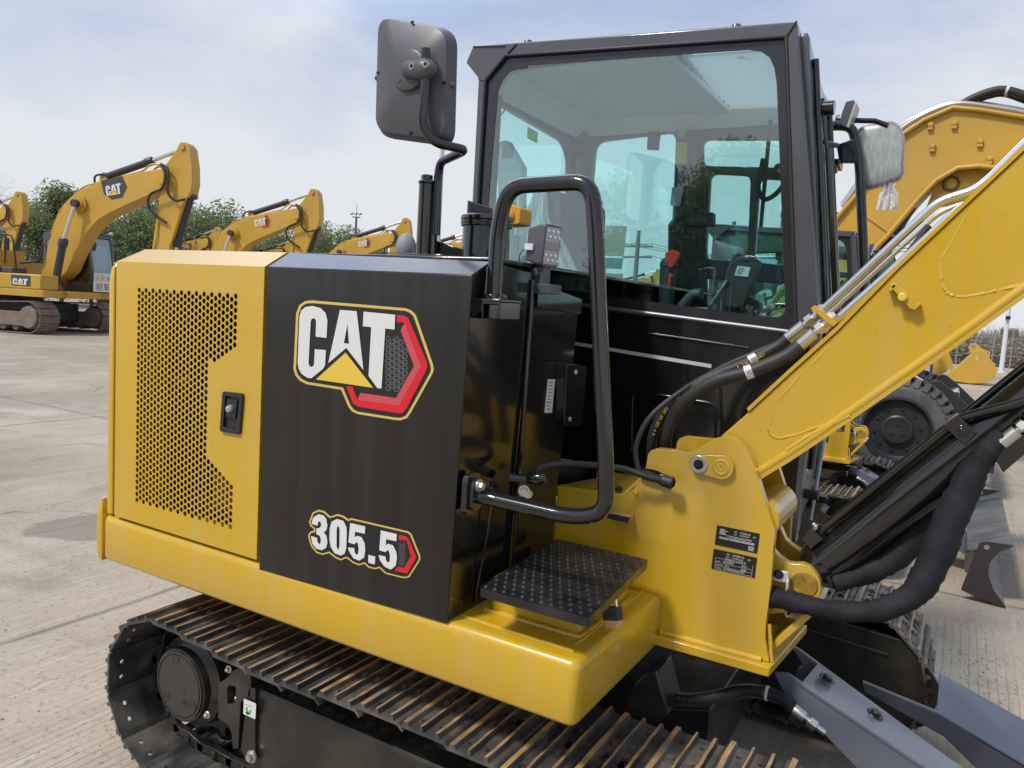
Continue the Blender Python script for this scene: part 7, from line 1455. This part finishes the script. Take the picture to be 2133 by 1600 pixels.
for t_ in (0.1, 0.3, 0.5, 0.7, 0.9): c = a.lerp(b, t_); gp.box((c.x-0.4, c.y-0.1, 0), (c.x+0.4, c.y+0.1, 0.35))
o = gp.build('pipeline', mat('green_pipe_paint', (0.03, 0.17, 0.07), 0.45, var=0.2), None, bevel=0.01); tag(o, 'long green pipe lying on supports behind the far fence', 'pipe')
def pole(name, lab, cat, xb, yb, xt, yt, dist, r, m, head=None):
    d = _ray(xb, yb); d = V((d.x, d.y, 0)).normalized(); base = EYE+d*dist; base.z = 0; tp = _ray(xt, yt); top = EYE.z+tp.z/math.hypot(tp.x, tp.y)*dist
    t = thing(name, lab, cat, base); mb = MB(); mb.tube([base, base+V((0, 0, top))], [r*1.15, r*0.8], 14); mb.lathe([(0, 0), (r*2.4, 0), (r*2.4, 0.03), (r*1.3, 0.05)], base, (0, 0, 1), 14); mb.build('post', m, t); return t, base, top
LPM = mat('white_pole_paint', (0.62, 0.64, 0.68), 0.4); DPM = mat('grey_pole', (0.10, 0.11, 0.12), 0.6); CPM = mat('concrete_pole', (0.22, 0.22, 0.22), 0.8)
t, b_, h_ = pole('lamp_pole', 'white lamp pole rising from the kerb at far right', 'lamp pole', 2085, 776, 2094, 500, 40, 0.085, LPM); mb = MB(); mb.tube([b_+V((0, 0, h_)), b_+V((0.6, -0.4, h_+0.3))], 0.05, 8); mb.box((b_.x+0.5, b_.y-0.5, h_+0.25), (b_.x+1.0, b_.y-0.3, h_+0.35)); mb.build('lamp_head', GREYM, t); mb = MB(); p = b_+V((0, -0.1, (776-668)/1600*40*0.86)); mb.box((p.x-0.08, p.y-0.12, p.z), (p.x+0.1, p.y, p.z+0.15)); mb.build('junction_box', DARK, t)
t, b_, h_ = pole('lamp_pole', 'tall pale pole behind the exhaust stack and the near mirror', 'lamp pole', 905, 640, 926, 240, 30, 0.10, mat('pale_blue_pole', (0.42, 0.50, 0.58), 0.4)); mb = MB(); mb.box((b_.x-0.3, b_.y-0.3, h_-0.05), (b_.x+0.3, b_.y+0.3, h_+0.1)); mb.build('lamp_head', GREYM, t)
t, b_, h_ = pole('floodlight_pole', 'dark pole with three small floodlights above the low boom', 'lamp pole', 735, 640, 738, 452, 60, 0.10, DPM)
rt = V((c0.x, c0.y, 0)).normalized(); mb = MB(); mb.cyl(b_-rt*0.3+V((0, 0, h_)), b_+rt*0.3+V((0, 0, h_)), 0.04, 8); mb.cyl(b_+V((0, 0, h_)), b_+V((0, 0, h_+0.9)), 0.02, 6); mb.build('crossbar', DPM, t)
for k in (-0.32, 0, 0.30): mb = MB(); p = b_+rt*k+V((0, 0, h_+0.12)); mb.prism([p+V((-.11, -.1, 0)), p+V((.11, -.1, 0.03)), p+V((.11, .1, 0.14)), p+V((-.11, .1, 0.11))], (0, 0, 0.08)); mb.build('floodlight', DPM, t, bevel=0.01)
ups = []
for x, yt, ds, lab in ((1318, 480, 45, 'concrete utility pole with two crossarms seen through the near cab window'), (800, 478, 90, 'far utility pole carrying wires at the end of the low boom')):
    t, b_, h_ = pole('utility_pole', lab, 'utility pole', x, 650, x+6, yt, ds, 0.14, CPM); ups.append((b_, h_))
    for zz in (0.9, 1.5): mb = MB(); p = b_+V((0, 0, h_-zz)); mb.box((p.x-0.9, p.y-0.06, p.z-0.05), (p.x+0.9, p.y+0.06, p.z+0.05)); mb.build('crossarm', CPM, t)
    for dx in (-0.8, 0, 0.8):
        mb = MB(); p = b_+V((dx, 0, h_-0.85)); mb.lathe([(0.05, 0), (0.07, 0.08), (0.04, 0.16), (0, 0.16)], p, (0, 0, 1), 8); mb.build('insulator', WHITE, t)
wr_ = thing('power_line', 'power wires strung between the utility poles and out of the picture', 'wire', ups[0][0])
for (p0, h0), (p1, h1_) in (((ups[0][0], ups[0][1]), (ups[1][0], ups[1][1])), ((ups[0][0], ups[0][1]), (ups[0][0]+(ups[0][0]-ups[1][0])*0.5, ups[0][1]))):
    for dx, dz in ((-0.8, -0.72), (0, -0.72), (0.8, -0.72), (0.8, -1.4)):
        A_0 = p0+V((dx, 0, h0+dz)); B_0 = p1+V((dx, 0, h1_+dz)); mb = MB(); mb.tube([A_0.lerp(B_0, i/16)+V((0, 0, -1.2*4*(i/16)*(1-i/16))) for i in range(17)], 0.016, 4); mb.build('wire', DPM, wr_)
def building(lab, x0, x1, ytop, dist, wallm, roofm, depth=12):
    dA = _ray(x0, 700); dB = _ray(x1, 700); A0 = EYE+V((dA.x, dA.y, 0)).normalized()*dist; B0 = EYE+V((dB.x, dB.y, 0)).normalized()*dist; A0.z = B0.z = 0
    tp = _ray((x0+x1)/2, ytop); H = EYE.z+tp.z/math.hypot(tp.x, tp.y)*dist; nn = V(((B0-A0).y, -(B0-A0).x, 0)).normalized(); nn = -nn if nn.dot(A0) < 0 else nn
    t = thing('building', lab, 'building', (A0+B0)/2); mb = MB(); mb.prism([A0, B0, B0+nn*depth, A0+nn*depth], (0, 0, H*0.86)); mb.build('wall', wallm, t)
    mb = MB(); o_ = V((0, 0, H*0.86)); m0 = A0+nn*depth/2; m1 = B0+nn*depth/2; e = (B0-A0).normalized()*0.4
    vs = [A0-e-nn*.4+o_, B0+e-nn*.4+o_, B0+e+nn*(depth+.4)+o_, A0-e+nn*(depth+.4)+o_, m0-e+V((0, 0, H)), m1+e+V((0, 0, H))]
    mb.add(vs, [(0, 1, 5, 4), (2, 3, 4, 5), (1, 2, 5), (3, 0, 4), (0, 3, 2, 1)]); mb.build('roof', roofm, t, smooth=False)
    nw = max(2, int((B0-A0).length/3.5)); u_ = (B0-A0)/(B0-A0).length; Lw = (B0-A0).length
    for k in range(nw):
        for z in ([H*0.5] if H < 6 else [H*0.28, H*0.6]):
            c = A0+u_*Lw*(k+0.5)/nw-nn*0.06+V((0, 0, z)); mb = MB(); mb.prism([c-u_*0.7, c+u_*0.7, c+u_*0.7+V((0, 0, 1.1)), c-u_*0.7+V((0, 0, 1.1))], nn*0.05); mb.build('window', mat('far_window', (0.06, 0.07, 0.08), 0.2), t, smooth=False)
building('low house with a grey roof between the leafy trees and the middle boom', 468, 520, 446, 95, mat('far_wall', (0.42, 0.40, 0.37), 0.8), mat('grey_roof', (0.16, 0.17, 0.19), 0.7))
building('white factory shed behind the bare trees at far right', 2060, 2200, 703, 120, mat('white_shed_wall', (0.62, 0.62, 0.62), 0.7), mat('white_shed_roof', (0.6, 0.6, 0.6), 0.6), 20)
building('small shed with red upper wall at the right picture edge', 2092, 2112, 682, 110, mat('red_shed_wall', (0.45, 0.12, 0.10), 0.7), mat('red_shed_roof', (0.4, 0.2, 0.18), 0.6), 8)
